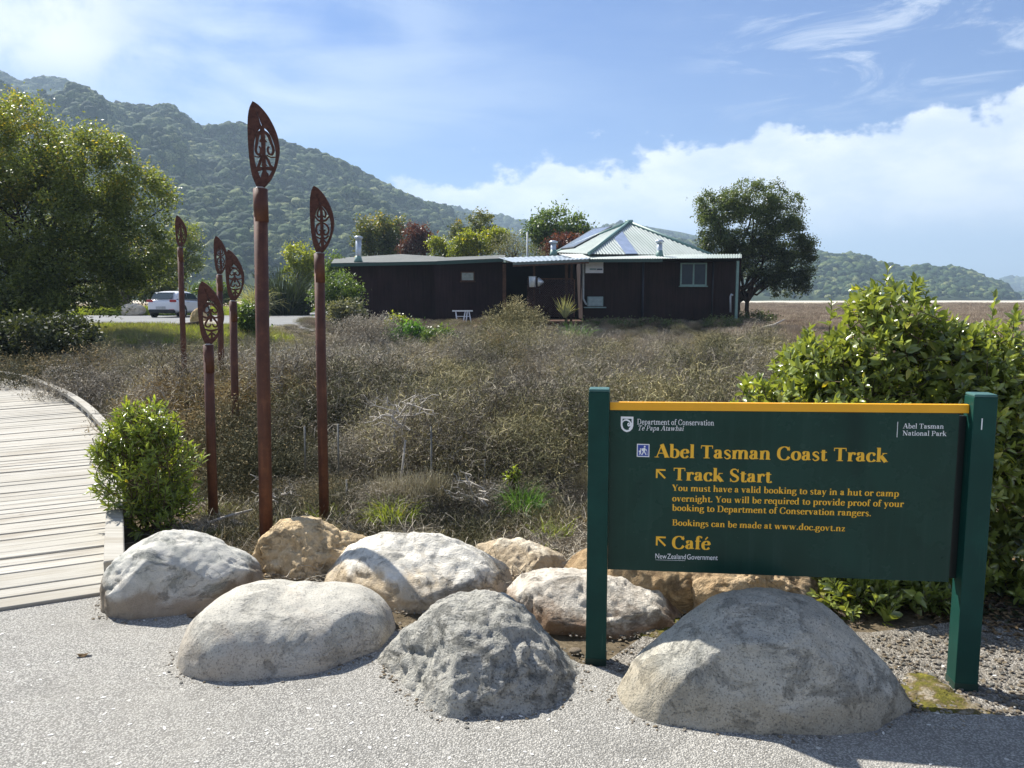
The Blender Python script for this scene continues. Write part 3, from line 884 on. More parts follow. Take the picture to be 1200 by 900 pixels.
# plank run: starts a little before the kerb at the concrete edge
dir0 = (path_c[20] - path_c[0]).normalized()
ext = [path_c[0] - dir0 * (0.05 * k) for k in range(3, 0, -1)]
line = resample(ext + path_c, PW)
plank_meshes = []
rp = random.Random(12)
for k in range(6):
    mb = MB(); mb.box((W_ / 2, 0, -0.02), (W_, PW - 0.012 - 0.003 * (k % 3), 0.04)); mb.bevel(0.004, 1)
    plank_meshes.append(mb.mesh('plank', M['wood']))
for i in range(len(line) - 1):
    a, b = line[i], line[i + 1]
    d = (b - a).normalized()
    ang = math.atan2(d.y, d.x) + PI / 2            # planks run to the left of travel
    pl_ = link('plank', plank_meshes[rp.randrange(6)], bw)
    off = rp.uniform(-0.012, 0.018)
    left = Vector((math.cos(ang), math.sin(ang), 0))
    pl_.location = loc_((a + b) / 2 + left * (-0.02 + off)) + Vector((0, 0, 0.030 + rp.uniform(-0.005, 0.005)))
    pl_.rotation_euler = (rp.uniform(-.025, .025), rp.uniform(-.002, .002), ang + rp.uniform(-.003, .003))
# kerb rail in straight then bent lengths, on blocks
def rail_seg(pts, w=0.095, h=0.085, z=0.07):
    bm = bmesh.new(); prev = None
    for i, p in enumerate(pts):
        d = (pts[min(i + 1, len(pts) - 1)] - pts[max(i - 1, 0)]).normalized()
        s = Vector((d.y, -d.x, 0)) * w / 2
        ring = [bm.verts.new(loc_(p - s) + Vector((0, 0, z))), bm.verts.new(loc_(p + s) + Vector((0, 0, z))),
                bm.verts.new(loc_(p + s) + Vector((0, 0, z + h))), bm.verts.new(loc_(p - s) + Vector((0, 0, z + h)))]
        if prev:
            for k in range(4): bm.faces.new((prev[k], prev[(k + 1) % 4], ring[(k + 1) % 4], ring[k]))
        else: bm.faces.new(ring[::-1])
        prev = ring
    bm.faces.new(prev)
    bmesh.ops.recalc_face_normals(bm, faces=bm.faces)
    bmesh.ops.bevel(bm, geom=[e for e in bm.edges if e.calc_length() > 0.03], offset=0.006, segments=1, affect='EDGES')
    me = bpy.data.meshes.new('kerb_rail'); bm.to_mesh(me); bm.free(); me.materials.append(M['wood'])
    return link('kerb_rail', me, bw)
seg0 = [p for p in path_c if (p - path_c[0]).length < 1.9]
n0 = len(seg0)
s_ = 2
o = rail_seg(path_c[0:n0 - 3][::3] + [path_c[n0 - 3]], 0.105, 0.12, 0.032)
j = n0 - 2
while j < len(path_c) - 4:
    e = min(j + 44, len(path_c) - 1)
    rail_seg([path_c[q] for q in range(j, e, 4)] + [path_c[e - 1]], 0.10, 0.055, 0.098)
    j = e
for q in range(n0 + 4, len(path_c) - 2, 13):
    p = path_c[q]; d = (path_c[q + 1] - p).normalized()
    mb = MB(); mb.box((0, 0, 0), (0.16, 0.08, 0.064)); mb.bevel(0.004, 1)
    b_ = mb.build('kerb_block', M['wood'], bw)
    b_.location = loc_(p) + Vector((0, 0, 0.064)); b_.rotation_euler = (0, 0, math.atan2(d.y, d.x))
# bearers and side board under the planks
for off in (0.12, 1.2, 2.6):
    mb = MB()
    pr = None
    for i in range(16, len(line) - 2, 3):
        a, b = line[i], line[min(i + 3, len(line) - 1)]
        d = (b - a).normalized(); l = Vector((-d.y, d.x, 0)) * off
        c = loc_((a + b) / 2 + l); c.z = -0.09
        mb.box(c, ((b - a).length + 0.02, 0.07, 0.15), Matrix.Rotation(math.atan2(d.y, d.x), 3, 'Z'))
    mb.build('bearer', M['skirt'], bw)

# ------------------------------------------------------------------ boulders
ROCK_FOOT = []
def rock(name, label, cat, d, cpx, outline, ry, mat, seed, amp=0.05, freq=3.0, facets=(), sub=6, tilt=0.0, pinch=1.0, fine=0.006, ridge=0.0, group=None, e=2.3, zs=1.0, xs=1.0, cut=0, depth=.12, yaw=0.0):
    """outline: silhouette points in photo pixels, upper part traced, lower part below ground"""
    c = P(cpx[0], cpx[1], d)
    pts = []
    for px, py in outline:
        q = P(px, py, d)
        dx, dz = q.x - c.x, q.z - c.z
        pts.append((math.atan2(dz, dx), math.hypot(dx, dz)))
    pts.sort()
    a = np.array([p[0] for p in pts]); r = np.array([p[1] for p in pts])
    a = np.concatenate([a - 2 * PI, a, a + 2 * PI]); r = np.concatenate([r, r, r])
    v, f = ico(sub)
    phi = np.arctan2(v[:, 2], v[:, 0])
    Rr = np.interp(phi, a, r)
    # soften the interpolated outline
    Rr = (Rr + np.interp(phi - 0.06, a, r) + np.interp(phi + 0.06, a, r)) / 3
    rad = np.hypot(v[:, 0], v[:, 2]); yy = v[:, 1]
    # superellipse section keeps flanks full
    k = np.power(np.power(np.abs(rad), e) + np.power(np.abs(yy), e), -1 / e)
    rad2 = rad * k; y2 = yy * k
    x = np.cos(phi) * rad2 * Rr; z = np.sin(phi) * rad2 * Rr
    y = y2 * ry * (0.82 + 0.18 * Rr / Rr.max())
    # the far flank drops: shear so the crest leans back
    y = y + tilt * z
    z = np.where(z > 0, z * zs, z); x = x * xs
    q = np.stack([x, y, z], 1)
    for (nx, ny, nz_, off) in facets:
        n = np.array([nx, ny, nz_], float); n /= np.linalg.norm(n)
        dd = q @ n - off
        q = q - n * (np.maximum(dd, 0) * 0.88)[:, None]
    rc_ = np.random.default_rng(seed * 13)
    for _ in range(cut):
        n = rc_.normal(size=3); n[1] = -abs(n[1]) * 1.1; n[2] = abs(n[2]) * .9 - .15; n /= np.linalg.norm(n)
        dd = q @ n; off = dd.max() * (1 - depth * rc_.uniform(.35, 1.0)); q = q - n * (np.maximum(dd - off, 0) * .94)[:, None]
    q[:, 1] += yaw * q[:, 0]
    nd = v / np.linalg.norm(v, axis=1)[:, None]
    disp = amp * fbm(q * freq + seed, 5, seed, 0.52)
    if ridge:
        disp -= ridge * np.maximum(0, 1 - np.abs(fbm(q * freq * 1.6 + seed + 9, 4, seed + 3)) * 7)
    disp += fine * fbm(q * freq * 9 + seed, 3, seed + 7)
    q = q + nd * disp[:, None]
    wv = q + np.array(c[:]); m_ = np.where((np.abs(wv[:, 2] - 0.01) < 0.012) & (nd[:, 1] < 0.35))[0]
    if len(m_):
        rr_ = np.random.default_rng(seed)
        for i in rr_.choice(m_, min(len(m_), 190)):
            ROCK_FOOT.append((wv[i, 0] + nd[i, 0] * rr_.uniform(0, .05) + rr_.normal() * .012, wv[i, 1] + nd[i, 1] * rr_.uniform(0, .05) + rr_.normal() * .010))
    me = mesh_np(name, q, [f], mat, smooth=True)
    return link(name, me, None, c, label=label, cat=cat, group=group)

rock('boulder', 'rounded grey-white boulder beside the end of the boardwalk', 'rock', 3.98, (214, 690),
     [(123, 690), (124, 668), (134, 655), (150, 640), (170, 629), (189, 624), (210, 628), (237, 636), (262, 648), (285, 660), (300, 674), (306, 690), (300, 720), (280, 760), (214, 790), (150, 770), (124, 715)],
     0.33, RM['A'], 3, 0.022, 3.2, [(0.1, -1, 0.25, 0.27)], fine=0.007, ridge=0.010, cut=9, depth=.14, yaw=.20, xs=.93)
rock('boulder', 'honey-coloured craggy boulder behind the tallest steel post', 'rock', 4.42, (352, 672),
     [(272, 680), (288, 664), (302, 656), (308, 645), (320, 626), (332, 614), (345, 611), (364, 615), (382, 622), (402, 630), (424, 638), (450, 650), (462, 690), (420, 740), (350, 750), (290, 735), (270, 700)],
     0.34, RM['B'], 8, 0.05, 4.5, [(-0.3, -1, 0.45, 0.19), (0.5, -0.7, 0.6, 0.2)], fine=0.014, ridge=0.022, cut=16, depth=.22, xs=1.12, zs=1.08)
rock('boulder', 'large white angular boulder in the middle of the row', 'rock', 4.02, (492, 690),
     [(378, 668), (395, 652), (420, 641), (440, 634), (462, 630), (490, 631), (520, 637), (545, 646), (565, 655), (585, 664), (597, 682), (596, 705), (580, 740), (500, 770), (430, 750), (388, 705)],
     0.36, RM['C'], 14, 0.035, 2.3, [(0.15, -0.75, 0.9, 0.155), (-0.55, -1, 0.05, 0.24), (0.9, -0.45, 0.35, 0.33), (-0.8, -.3, .7, .34), (.35, -1, -.2, .27)], fine=0.010, ridge=0.010, xs=1.22, zs=1.05, cut=14, depth=.18, yaw=-.12)
rock('boulder', 'cream boulder with a flat top behind the large white one', 'rock', 4.42, (612, 680),
     [(546, 660), (552, 648), (575, 642), (602, 640), (625, 644), (645, 652), (660, 664), (668, 680), (665, 710), (610, 725), (560, 705)],
     0.27, RM['D'], 21, 0.03, 4, [(0.5, -0.8, 0.3, 0.19), (-.6, -.6, .5, .2)], fine=0.010, ridge=0.010, cut=12, depth=.20, xs=1.2, zs=1.08)
rock('small_boulder', 'small cream rock left of the left sign post', 'rock', 4.62, (662, 673),
     [(648, 673), (652, 661), (662, 655), (672, 659), (680, 668), (682, 684), (662, 692), (648, 684)], 0.10, RM['D'], 23, 0.012, 8, [], 4)
rock('boulder', 'smooth pale grey boulder set into the path, furthest left in front', 'rock', 3.42, (342, 752),
     [(220, 752), (222, 730), (232, 708), (250, 693), (272, 684), (292, 682), (330, 688), (365, 690), (400, 693), (428, 702), (448, 716), (461, 734), (466, 755), (455, 790), (420, 815), (340, 832), (260, 822), (226, 785)],
     0.36, RM['E'], 31, 0.018, 2.4, [], fine=0.005, tilt=0.05, e=2.5, zs=.90, xs=.94, cut=4, depth=.08, yaw=.20)
rock('boulder', 'dark grey pointed boulder set into the path between two others', 'rock', 3.12, (558, 790),
     [(418, 838), (432, 800), (446, 778), (465, 758), (490, 733), (515, 709), (540, 702), (565, 700), (588, 704), (608, 718), (622, 734), (638, 752), (655, 775), (676, 795), (690, 826), (700, 880), (560, 900), (430, 880)],
     0.38, RM['F'], 37, 0.030, 2.8, [(-0.75, -0.6, 0.5, 0.27)], fine=0.016, ridge=0.018, tilt=0.12, e=2.3, zs=.93, xs=1.10, cut=5, depth=.09)
rock('boulder', 'white rock with a rust-brown underside behind the left sign post', 'rock', 3.72, (700, 722),
     [(598, 704), (606, 694), (630, 684), (655, 678), (685, 679), (715, 681), (740, 686), (765, 694), (782, 705), (796, 722), (799, 742), (780, 770), (740, 785), (690, 785), (640, 765), (605, 728)],
     0.31, RM['G'], 43, 0.028, 3.6, [(0, -1, -0.35, 0.20), (0.1, -0.6, 0.8, 0.17)], fine=0.009, ridge=0.010, cut=12, depth=.18, yaw=-.15, xs=1.15, zs=1.04)
rock('boulder', 'brown boulder showing under the left half of the sign board', 'rock', 3.98, (768, 695),
     [(668, 690), (680, 662), (710, 654), (750, 655), (790, 660), (825, 670), (850, 685), (860, 705), (840, 730), (790, 750), (730, 740), (680, 715)],
     0.30, RM['H'], 47, 0.03, 3.0, [(0.1, -1, -0.1, 0.22)], fine=0.010, ridge=0.010, cut=12, depth=.18, xs=1.12, zs=1.2)
rock('boulder', 'tan pitted boulder showing under the middle of the sign board', 'rock', 3.88, (885, 692),
     [(800, 680), (820, 670), (860, 666), (900, 668), (935, 674), (952, 680), (958, 695), (960, 715), (940, 745), (880, 755), (815, 735)],
     0.20, RM['I'], 53, 0.035, 4, [(0, -1, 0.2, 0.2)], fine=0.016, ridge=0.018, cut=8, depth=.12, xs=1.04, zs=1.12)
rock('boulder', 'big speckled granite boulder in front of the green sign', 'rock', 2.93, (892, 790),
     [(705, 850), (722, 810), (738, 786), (758, 768), (790, 742), (820, 720), (848, 700), (880, 693), (912, 691), (940, 699), (972, 707), (992, 722), (1010, 744), (1028, 762), (1046, 782), (1060, 805), (1070, 835), (1060, 890), (900, 915), (740, 890)],
     0.285, RM['J'], 59, 0.018, 2.6, [], fine=0.008, tilt=0.06, e=2.5, zs=.95, xs=.97, cut=7, depth=.10)
# small stones by the posts
def pebble_mesh(k, mat):
    v, f = ico(3); v = v * np.array([1, 0.75, 0.5]); v = v * (1 + 0.2 * fbm(v * 1.5 + k * 5, 3, 70 + k))[:, None]
    return mesh_np('stone', v, [f], mat, smooth=True)
st = [(652, 763, 0.030, 'D', 'pale round stone at the foot of the left sign post, the left one of two'), (674, 765, 0.030, 'A', 'grey-white round stone touching the left sign post'),
      (660, 777, 0.016, 'D', 'tiny cream stone in front of the two round stones by the left post'), (640, 690, 0.02, 'E', None), (742, 769, 0.028, 'A', None), (772, 764, 0.022, 'H', None), (1075, 770, 0.03, 'D', None),
      (1050, 762, 0.025, 'E', None), (1182, 800, 0.028, 'A', None), (470, 741, 0.018, 'D', None), (462, 748, 0.012, 'E', None), (239, 757, 0.014, 'F', None), (232, 752, 0.010, 'F', None), (1165, 775, 0.02, 'G', None)]
for k, (x, y, s, mk, lb) in enumerate(st):
    if lb:
        o = link('stone', pebble_mesh(k, RM[mk]), None, G(x, y) + Vector((0, 0, s * 0.3)), label=lb, cat='stone', group='small stones among the boulders')
        o.scale = (s, s, s)
# loose stones and shell bits as ground litter
r = np.random.default_rng(5)
pts = []; sc = []
def put(px0, px1, py0, py1, n, s0, s1):
    for _ in range(n):
        g = G(r.uniform(px0, px1), r.uniform(py0, py1)); s = r.uniform(s0, s1)
        pts.append((g.x, g.y, 0.008 + s * 0.15)); sc.append((s, s, s * 0.8))
put(0, 1200, 760, 900, 700, 0.0022, 0.0055)
put(0, 480, 720, 900, 220, 0.0022, 0.006)
put(620, 760, 760, 830, 260, 0.003, 0.009)
put(1020, 1200, 745, 840, 900, 0.003, 0.012)
put(430, 480, 735, 760, 50, 0.004, 0.009)
put(225, 270, 740, 790, 50, 0.003, 0.008)
put(1000, 1200, 835, 860, 160, 0.003, 0.009)
for fx, fy in ROCK_FOOT:
    s = .0022 + .0075 * r.uniform(0, 1) ** 2.2; pts.append((fx, fy, .012 + s * .2)); sc.append((s, s, s * .8))
n = len(pts)
scatter('loose_stones', pts, np.stack([r.uniform(-.4, .4, n), r.uniform(-.4, .4, n), r.uniform(0, 6.3, n)], 1), sc, r.integers(0, 4, n),
        [pebble_mesh(30 + k, m_) for k, m_ in enumerate((RM['A'], RM['D'], RM['E'], RM['F']))], label='loose stones scattered between the boulders and over the path')
pts = []; sc = []
put(0, 1200, 700, 900, 240, 0.004, 0.0105)
for x, y, s in ((123, 840, .010), (363, 858, .015), (325, 876, .010), (193, 857, .014), (245, 839, .008), (172, 799, .007), (362, 834, .012), (1035, 863, .012), (268, 863, .009)):
    g = G(x, y); pts.append((g.x, g.y, 0.014)); sc.append((s, s * .7, s * .4))
n = len(pts); pts = [(p[0], p[1], 0.0135) for p in pts]; sc = [(a, b * 0.7, c * 0.35) for a, b, c in sc]
scatter('shell_fragments', pts, np.stack([np.zeros(n), np.zeros(n), r.uniform(0, 6.3, n)], 1), sc, r.integers(0, 3, n),
        [pebble_mesh(40 + k, M['shell']) for k in range(3)], label='white shell fragments scattered over the gravel path')
# a dead leaf on the path
g = G(98, 772)
bm = bmesh.new()
ring = [bm.verts.new((0.03 * math.cos(a) * (1 + .25 * math.sin(3 * a)), 0.016 * math.sin(a), 0.006 * math.cos(2 * a) + 0.006)) for a in np.linspace(0, 2 * PI, 12, endpoint=False)]
cv = bm.verts.new((0, 0, 0.002))
for k in range(12): bm.faces.new((cv, ring[k], ring[(k + 1) % 12]))
bmesh.ops.solidify(bm, geom=bm.faces[:], thickness=0.0015)
me = bpy.data.meshes.new('dead_leaf'); bm.to_mesh(me); bm.free(); me.materials.append(M['litter'])
o = link('dead_leaf', me, None, (g.x, g.y, 0.016), label='curled dry brown leaf lying alone on the gravel path', cat='leaf'); o.rotation_euler = (0.05, 0, 0.3)
# moss cushion strip near the right post
def mound(name, px_pts, h, mat, label, z=0.0, seed=1, **kw):
    gp = [G(x, y) for x, y in px_pts]
    cx = sum(p.x for p in gp) / len(gp); cy = sum(p.y for p in gp) / len(gp)
    ang = [math.atan2(p.y - cy, p.x - cx) for p in gp]; rad = [math.hypot(p.x - cx, p.y - cy) for p in gp]
    o_ = sorted(zip(ang, rad)); a = np.array([q[0] for q in o_]); rr = np.array([q[1] for q in o_])
    a = np.concatenate([a - 2 * PI, a, a + 2 * PI]); rr = np.concatenate([rr, rr, rr])
    th = np.linspace(0, 2 * PI, 96, endpoint=False); vs = [(0, 0, h)]; nr = 26
    for i in range(1, nr + 1):
        for t in th:
            q = i / nr; R_ = np.interp((t + PI) % (2 * PI) - PI, a, rr) * q
            vs.append((R_ * math.cos(t), R_ * math.sin(t), h * (1 - q ** 2) - 0.01 * (q == 1)))
    vs = np.array(vs); vs[:, 2] += (h * 0.9) * fbm(np.stack([vs[:, 0] * 22, vs[:, 1] * 22, vs[:, 2] * 0 + seed], 1), 4, seed)
    vs[:, :2] *= (1 + 0.10 * fbm(np.stack([vs[:, 0] * 14, vs[:, 1] * 14, vs[:, 2] * 0], 1), 3, seed + 1))[:, None]
    tr = [(0, 1 + k, 1 + (k + 1) % 96) for k in range(96)]
    qd = [(1 + i * 96 + k, 1 + (i + 1) * 96 + k, 1 + (i + 1) * 96 + (k + 1) % 96, 1 + i * 96 + (k + 1) % 96) for i in range(nr - 1) for k in range(96)]
    return link(name, mesh_np(name, vs, [np.array(tr), np.array(qd)], mat, smooth=True), None, (cx, cy, z), kind='stuff', label=label)
mound('moss', [(1056, 802), (1062, 791), (1085, 789), (1104, 800), (1118, 814), (1142, 828), (1172, 838), (1140, 841), (1092, 840), (1068, 830)], 0.016, M['moss'], 'yellow-green moss along the path edge beside the right sign post', 0.006)
mound('moss', [(718, 735), (740, 728), (806, 726), (812, 733), (800, 742), (760, 748)], 0.018, M['moss'], 'green moss between the boulders behind the left sign post', 0.0, 5)
# ------------------------------------------------------------------ drawn serif lettering
T_, t_ = 0.125, 0.042
XH, CH, AS = 0.45, 0.66, 0.70
# ops: S x y0 y1 | P pts [widths] | L x0 y0 x1 y1 w | F x y w (slab serif, y = its base edge) | D x y r | O cx cy rx ry
def serifs(*a): return [('F',) + q for q in a]
def arch(x): return [('P', [(x - .27, .30), (x - .21, .40), (x - .13, .435), (x - .05, .41), (x - .005, .33), (x, .24)], None), ('S', x, 0, .27)]
GL = {
 'a': (.47, [('S', .31, .04, .33), ('P', [(.09, .34), (.13, .41), (.20, .435), (.28, .41), (.31, .32)], None), ('P', [(.31, .27), (.18, .24), (.095, .17), (.09, .09), (.16, .025), (.25, .05), (.31, .10)], None), ('L', .31, .03, .44, .05, .045), ('D', .10, .335, .055)]),
 'b': (.53, [('S', .13, .02, AS), ('L', .02, .685, .14, .685, .035), ('P', [(.13, .36), (.22, .43), (.33, .42), (.43, .32), (.44, .20), (.41, .09), (.31, .01), (.21, .01), (.12, .05)], None)]),
 'c': (.44, [('P', [(.385, .33), (.33, .41), (.24, .435), (.14, .39), (.08, .27), (.09, .12), (.17, .02), (.27, .01), (.36, .05), (.40, .10)], None), ('D', .36, .335, .055)]),
 'd': (.55, [('S', .40, .02, AS), ('L', .29, .685, .41, .685, .035), ('L', .40, .018, .53, .018, .035), ('P', [(.40, .37), (.31, .43), (.20, .42), (.10, .32), (.08, .20), (.11, .08), (.20, .01), (.30, .02), (.40, .07)], None)]),
 'e': (.45, [('P', [(.39, .25), (.37, .36), (.29, .43), (.20, .42), (.11, .34), (.08, .22), (.11, .09), (.20, .01), (.30, .02), (.40, .10)], None), ('L', .09, .25, .42, .25, .042)]),
 'f': (.32, [('S', .14, 0, .55), ('P', [(.14, .50), (.16, .62), (.23, .68), (.31, .67)], None), ('D', .32, .63, .05), ('L', .02, .43, .30, .43, .042)] + serifs((.15, 0, .25))),
 'g': (.48, [('O', .21, .30, .13, .13), ('L', .33, .41, .46, .425, .06), ('P', [(.13, .18), (.07, .10), (.12, .05), (.28, .04), (.40, .0), (.42, -.08), (.34, -.17), (.20, -.20), (.08, -.17), (.05, -.09), (.11, -.01), (.2, .03)], None)]),
 'h': (.57, [('S', .13, 0, AS), ('L', .02, .685, .14, .685, .035)] + arch(.42) + serifs((.13, 0, .23), (.43, 0, .23))),
 'i': (.27, [('S', .14, 0, .435), ('L', .03, .42, .14, .42, .035), ('D', .135, .60, .07)] + serifs((.14, 0, .23))),
 'k': (.56, [('S', .13, 0, AS), ('L', .02, .685, .14, .685, .035), ('L', .15, .20, .39, .43, .042), ('L', .23, .29, .46, .01, .14)] + serifs((.13, 0, .23), (.47, 0, .20), (.40, .405, .22))),
 'l': (.27, [('S', .14, 0, AS), ('L', .03, .685, .14, .685, .035)] + serifs((.14, 0, .23))),
 'm': (.85, [('S', .13, 0, .435), ('L', .02, .42, .14, .42, .035)] + arch(.42) + arch(.71) + serifs((.13, 0, .22), (.42, 0, .20), (.72, 0, .22))),
 'n': (.57, [('S', .13, 0, .435), ('L', .02, .42, .14, .42, .035)] + arch(.42) + serifs((.13, 0, .23), (.43, 0, .23))),
 'o': (.50, [('O', .25, .22, .17, .21)]),
 'p': (.54, [('S', .13, -.21, .435), ('L', .02, .42, .14, .42, .035), ('P', [(.13, .37), (.23, .43), (.34, .42), (.44, .32), (.45, .20), (.42, .09), (.32, .01), (.22, .01), (.13, .06)], None)] + serifs((.13, -.23, .25))),
 'q': (.54, [('S', .41, -.21, .44), ('P', [(.41, .37), (.31, .43), (.20, .42), (.10, .32), (.08, .20), (.11, .08), (.20, .01), (.30, .02), (.41, .07)], None)] + serifs((.41, -.23, .24))),
 'r': (.40, [('S', .13, 0, .435), ('L', .02, .42, .14, .42, .035), ('P', [(.14, .28), (.20, .38), (.29, .43), (.36, .41)], None), ('D', .35, .375, .062)] + serifs((.14, 0, .25))),
 's': (.39, [('P', [(.33, .34), (.28, .42), (.18, .435), (.09, .38), (.10, .30), (.20, .23), (.30, .16), (.31, .07), (.23, .01), (.13, .01), (.06, .09)], [.05, .045, .06, .09, .115, .13, .115, .09, .06, .045, .05])]),
 't': (.34, [('S', .15, .08, .54), ('L', .02, .43, .31, .43, .042), ('P', [(.15, .12), (.17, .03), (.25, .01), (.34, .06)], None)]),
 'u': (.57, [('S', .13, .10, .435), ('L', .02, .42, .14, .42, .035), ('P', [(.13, .16), (.15, .05), (.24, .01), (.34, .05), (.42, .13)], None), ('S', .42, 0, .435), ('L', .31, .42, .43, .42, .035), ('L', .42, .018, .54, .018, .035)]),
 'v': (.50, [('L', .10, .43, .25, .01, .13), ('L', .25, .01, .40, .43, .045)] + serifs((.10, .405, .22), (.41, .405, .17))),
 'w': (.76, [('L', .10, .43, .24, .01, .125), ('L', .24, .01, .37, .42, .045), ('L', .36, .43, .50, .01, .125), ('L', .50, .01, .65, .43, .045)] + serifs((.10, .405, .20), (.37, .405, .18), (.67, .405, .16))),
 'y': (.50, [('L', .10, .43, .26, .01, .13), ('L', .41, .43, .18, -.19, .045), ('D', .13, -.17, .058)] + serifs((.10, .405, .22), (.41, .405, .17))),
 'z': (.42, [('L', .06, .41, .37, .41, .05), ('L', .34, .42, .08, .02, .10), ('L', .05, .03, .37, .03, .05), ('L', .06, .30, .06, .42, .035), ('L', .37, .02, .37, .14, .035)]),
 '.': (.22, [('D', .11, .06, .068)]), ',': (.22, [('D', .11, .06, .065), ('L', .14, .05, .07, -.10, .045)]), ' ': (.25, []),
 'A': (.70, [('L', .09, .01, .33, .66, .048), ('L', .33, .68, .60, .01, .15), ('L', .17, .22, .50, .22, .042)] + serifs((.09, 0, .22), (.60, 0, .26))),
 'B': (.64, [('S', .16, 0, CH), ('P', [(.16, .64), (.36, .65), (.46, .58), (.46, .42), (.36, .36), (.16, .35)], None), ('P', [(.16, .35), (.40, .35), (.53, .27), (.53, .11), (.40, .02), (.16, .02)], None), ('F', .12, 0, .2), ('F', .12, .625, .2)]),
 'C': (.67, [('P', [(.58, .50), (.52, .60), (.38, .66), (.22, .61), (.11, .47), (.10, .22), (.20, .06), (.36, .005), (.51, .05), (.60, .17)], None), ('L', .595, .46, .595, .67, .038)]),
 'D': (.73, [('S', .16, 0, CH), ('P', [(.16, .64), (.38, .65), (.56, .55), (.62, .34), (.57, .12), (.40, .02), (.16, .02)], None), ('F', .12, 0, .2), ('F', .12, .625, .2)]),
 'N': (.75, [('S2', .13, 0, CH), ('L', .12, .65, .60, .02, .15), ('S2', .61, 0, CH)] + serifs((.13, 0, .22), (.61, .625, .22), (.08, .625, .16))),
 'P': (.61, [('S', .16, 0, CH), ('P', [(.16, .64), (.38, .65), (.50, .57), (.51, .44), (.42, .33), (.17, .30)], None), ('F', .16, 0, .28), ('F', .12, .625, .2)]),
 'S': (.52, [('P', [(.43, .52), (.37, .62), (.25, .66), (.13, .60), (.10, .48), (.18, .38), (.33, .30), (.43, .20), (.40, .07), (.28, .01), (.15, .03), (.07, .14)], [.05, .05, .06, .10, .13, .15, .15, .13, .10, .06, .05, .05]), ('L', .44, .48, .44, .66, .035), ('L', .065, .0, .065, .19, .035)]),
 'T': (.65, [('S', .325, 0, CH), ('L', .04, .635, .61, .635, .05), ('L', .05, .50, .05, .66, .038), ('L', .60, .50, .60, .66, .038), ('F', .325, 0, .30)]),
 'Y': (.66, [('S', .34, 0, .32), ('L', .11, .65, .34, .27, .14), ('L', .56, .65, .35, .28, .048), ('F', .34, 0, .28), ('F', .11, .625, .24), ('F', .56, .625, .20)]),
}
GL['\u00e9'] = (.45, GL['e'][1] + [('L', .19, .52, .31, .66, .07)])

class Lines:
    def __init__(self): self.v = []; self.f = []; self.k = 0
    def strip(self, L, Rr):
        b = len(self.v); z = self.k * 0.00001; self.k = (self.k + 1) % 60
        for p in L: self.v.append((p[0], p[1], z))
        for p in Rr: self.v.append((p[0], p[1], z))
        n = len(L)
        for i in range(n - 1): self.f.append((b + i, b + i + 1, b + n + i + 1, b + n + i))
    def line(self, x0, y0, x1, y1, w_):
        dx, dy = x1 - x0, y1 - y0; l = math.hypot(dx, dy) or 1; nx, ny = -dy / l * w_ / 2, dx / l * w_ / 2
        self.strip([(x0 + nx, y0 + ny), (x1 + nx, y1 + ny)], [(x0 - nx, y0 - ny), (x1 - nx, y1 - ny)])
    def path(self, pts, ws=None, thick=T_, thin=t_, closed=False):
        n = len(pts); fine = []; fw = []
        for i in range(n if closed else n - 1):
            g = (lambda q: pts[q % n]) if closed else (lambda q: pts[max(0, min(n - 1, q))])
            a, b, c, d = g(i - 1), g(i), g(i + 1), g(i + 2)
            for k in range(4):
                t = k / 4
                fine.append(tuple(0.5 * (2 * b[j] + (c[j] - a[j]) * t + (2 * a[j] - 5 * b[j] + 4 * c[j] - d[j]) * t * t + (3 * b[j] - a[j] - 3 * c[j] + d[j]) * t ** 3) for j in (0, 1)))
                if ws: fw.append(ws[i] * (1 - t) + ws[min(i + 1, n - 1)] * t)
        fine.append(pts[0] if closed else pts[-1])
        if ws: fw.append(ws[-1])
        L, Rr = [], []
        m = len(fine)
        for i, p in enumerate(fine):
            a = fine[(i - 1) % (m - 1)] if closed else fine[max(0, i - 1)]
            b = fine[(i + 1) % (m - 1)] if closed else fine[min(m - 1, i + 1)]
            dx, dy = b[0] - a[0], b[1] - a[1]; l = math.hypot(dx, dy) or 1; dx /= l; dy /= l
            w_ = fw[i] if ws else math.hypot(thick * dy, thin * dx)
            L.append((p[0] - dy * w_ / 2, p[1] + dx * w_ / 2)); Rr.append((p[0] + dy * w_ / 2, p[1] - dx * w_ / 2))
        self.strip(L, Rr)
    def disc(self, x, y, r):
        L = [(x - r * math.cos(a), y + r * math.sin(a)) for a in np.linspace(0, PI, 7)]
        Rr = [(x - r * math.cos(a), y - r * math.sin(a)) for a in np.linspace(0, PI, 7)]
        self.strip(L, Rr)
    def glyph(self, ch, ox, wt=1.0):
        adv, ops = GL[ch]
        for o in ops:
            k = o[0]
            if k == 'S': self.line(o[1] + ox, o[2], o[1] + ox, o[3], T_ * wt)
            elif k == 'S2': self.line(o[1] + ox, o[2], o[1] + ox, o[3], .05)
            elif k == 'L': self.line(o[1] + ox, o[2], o[3] + ox, o[4], o[5] * (wt if o[5] > .08 else 1))
            elif k == 'F': self.line(o[1] + ox - o[3] / 2, o[2] + .018, o[1] + ox + o[3] / 2, o[2] + .018, .036)
            elif k == 'D': self.disc(o[1] + ox, o[2], o[3])
            elif k == 'O': self.path([(o[1] + ox + o[3] * math.cos(a), o[2] + o[4] * math.sin(a)) for a in np.linspace(0, 2 * PI, 12, endpoint=False)], None, T_ * wt, t_, True)
            elif k == 'P': self.path([(p[0] + ox, p[1]) for p in o[1]], o[2], T_ * wt)
        return adv
    def text(self, s, wt=1.0):
        x = 0
        for ch in s: x += self.glyph(ch, x, wt) + 0.012
        return x

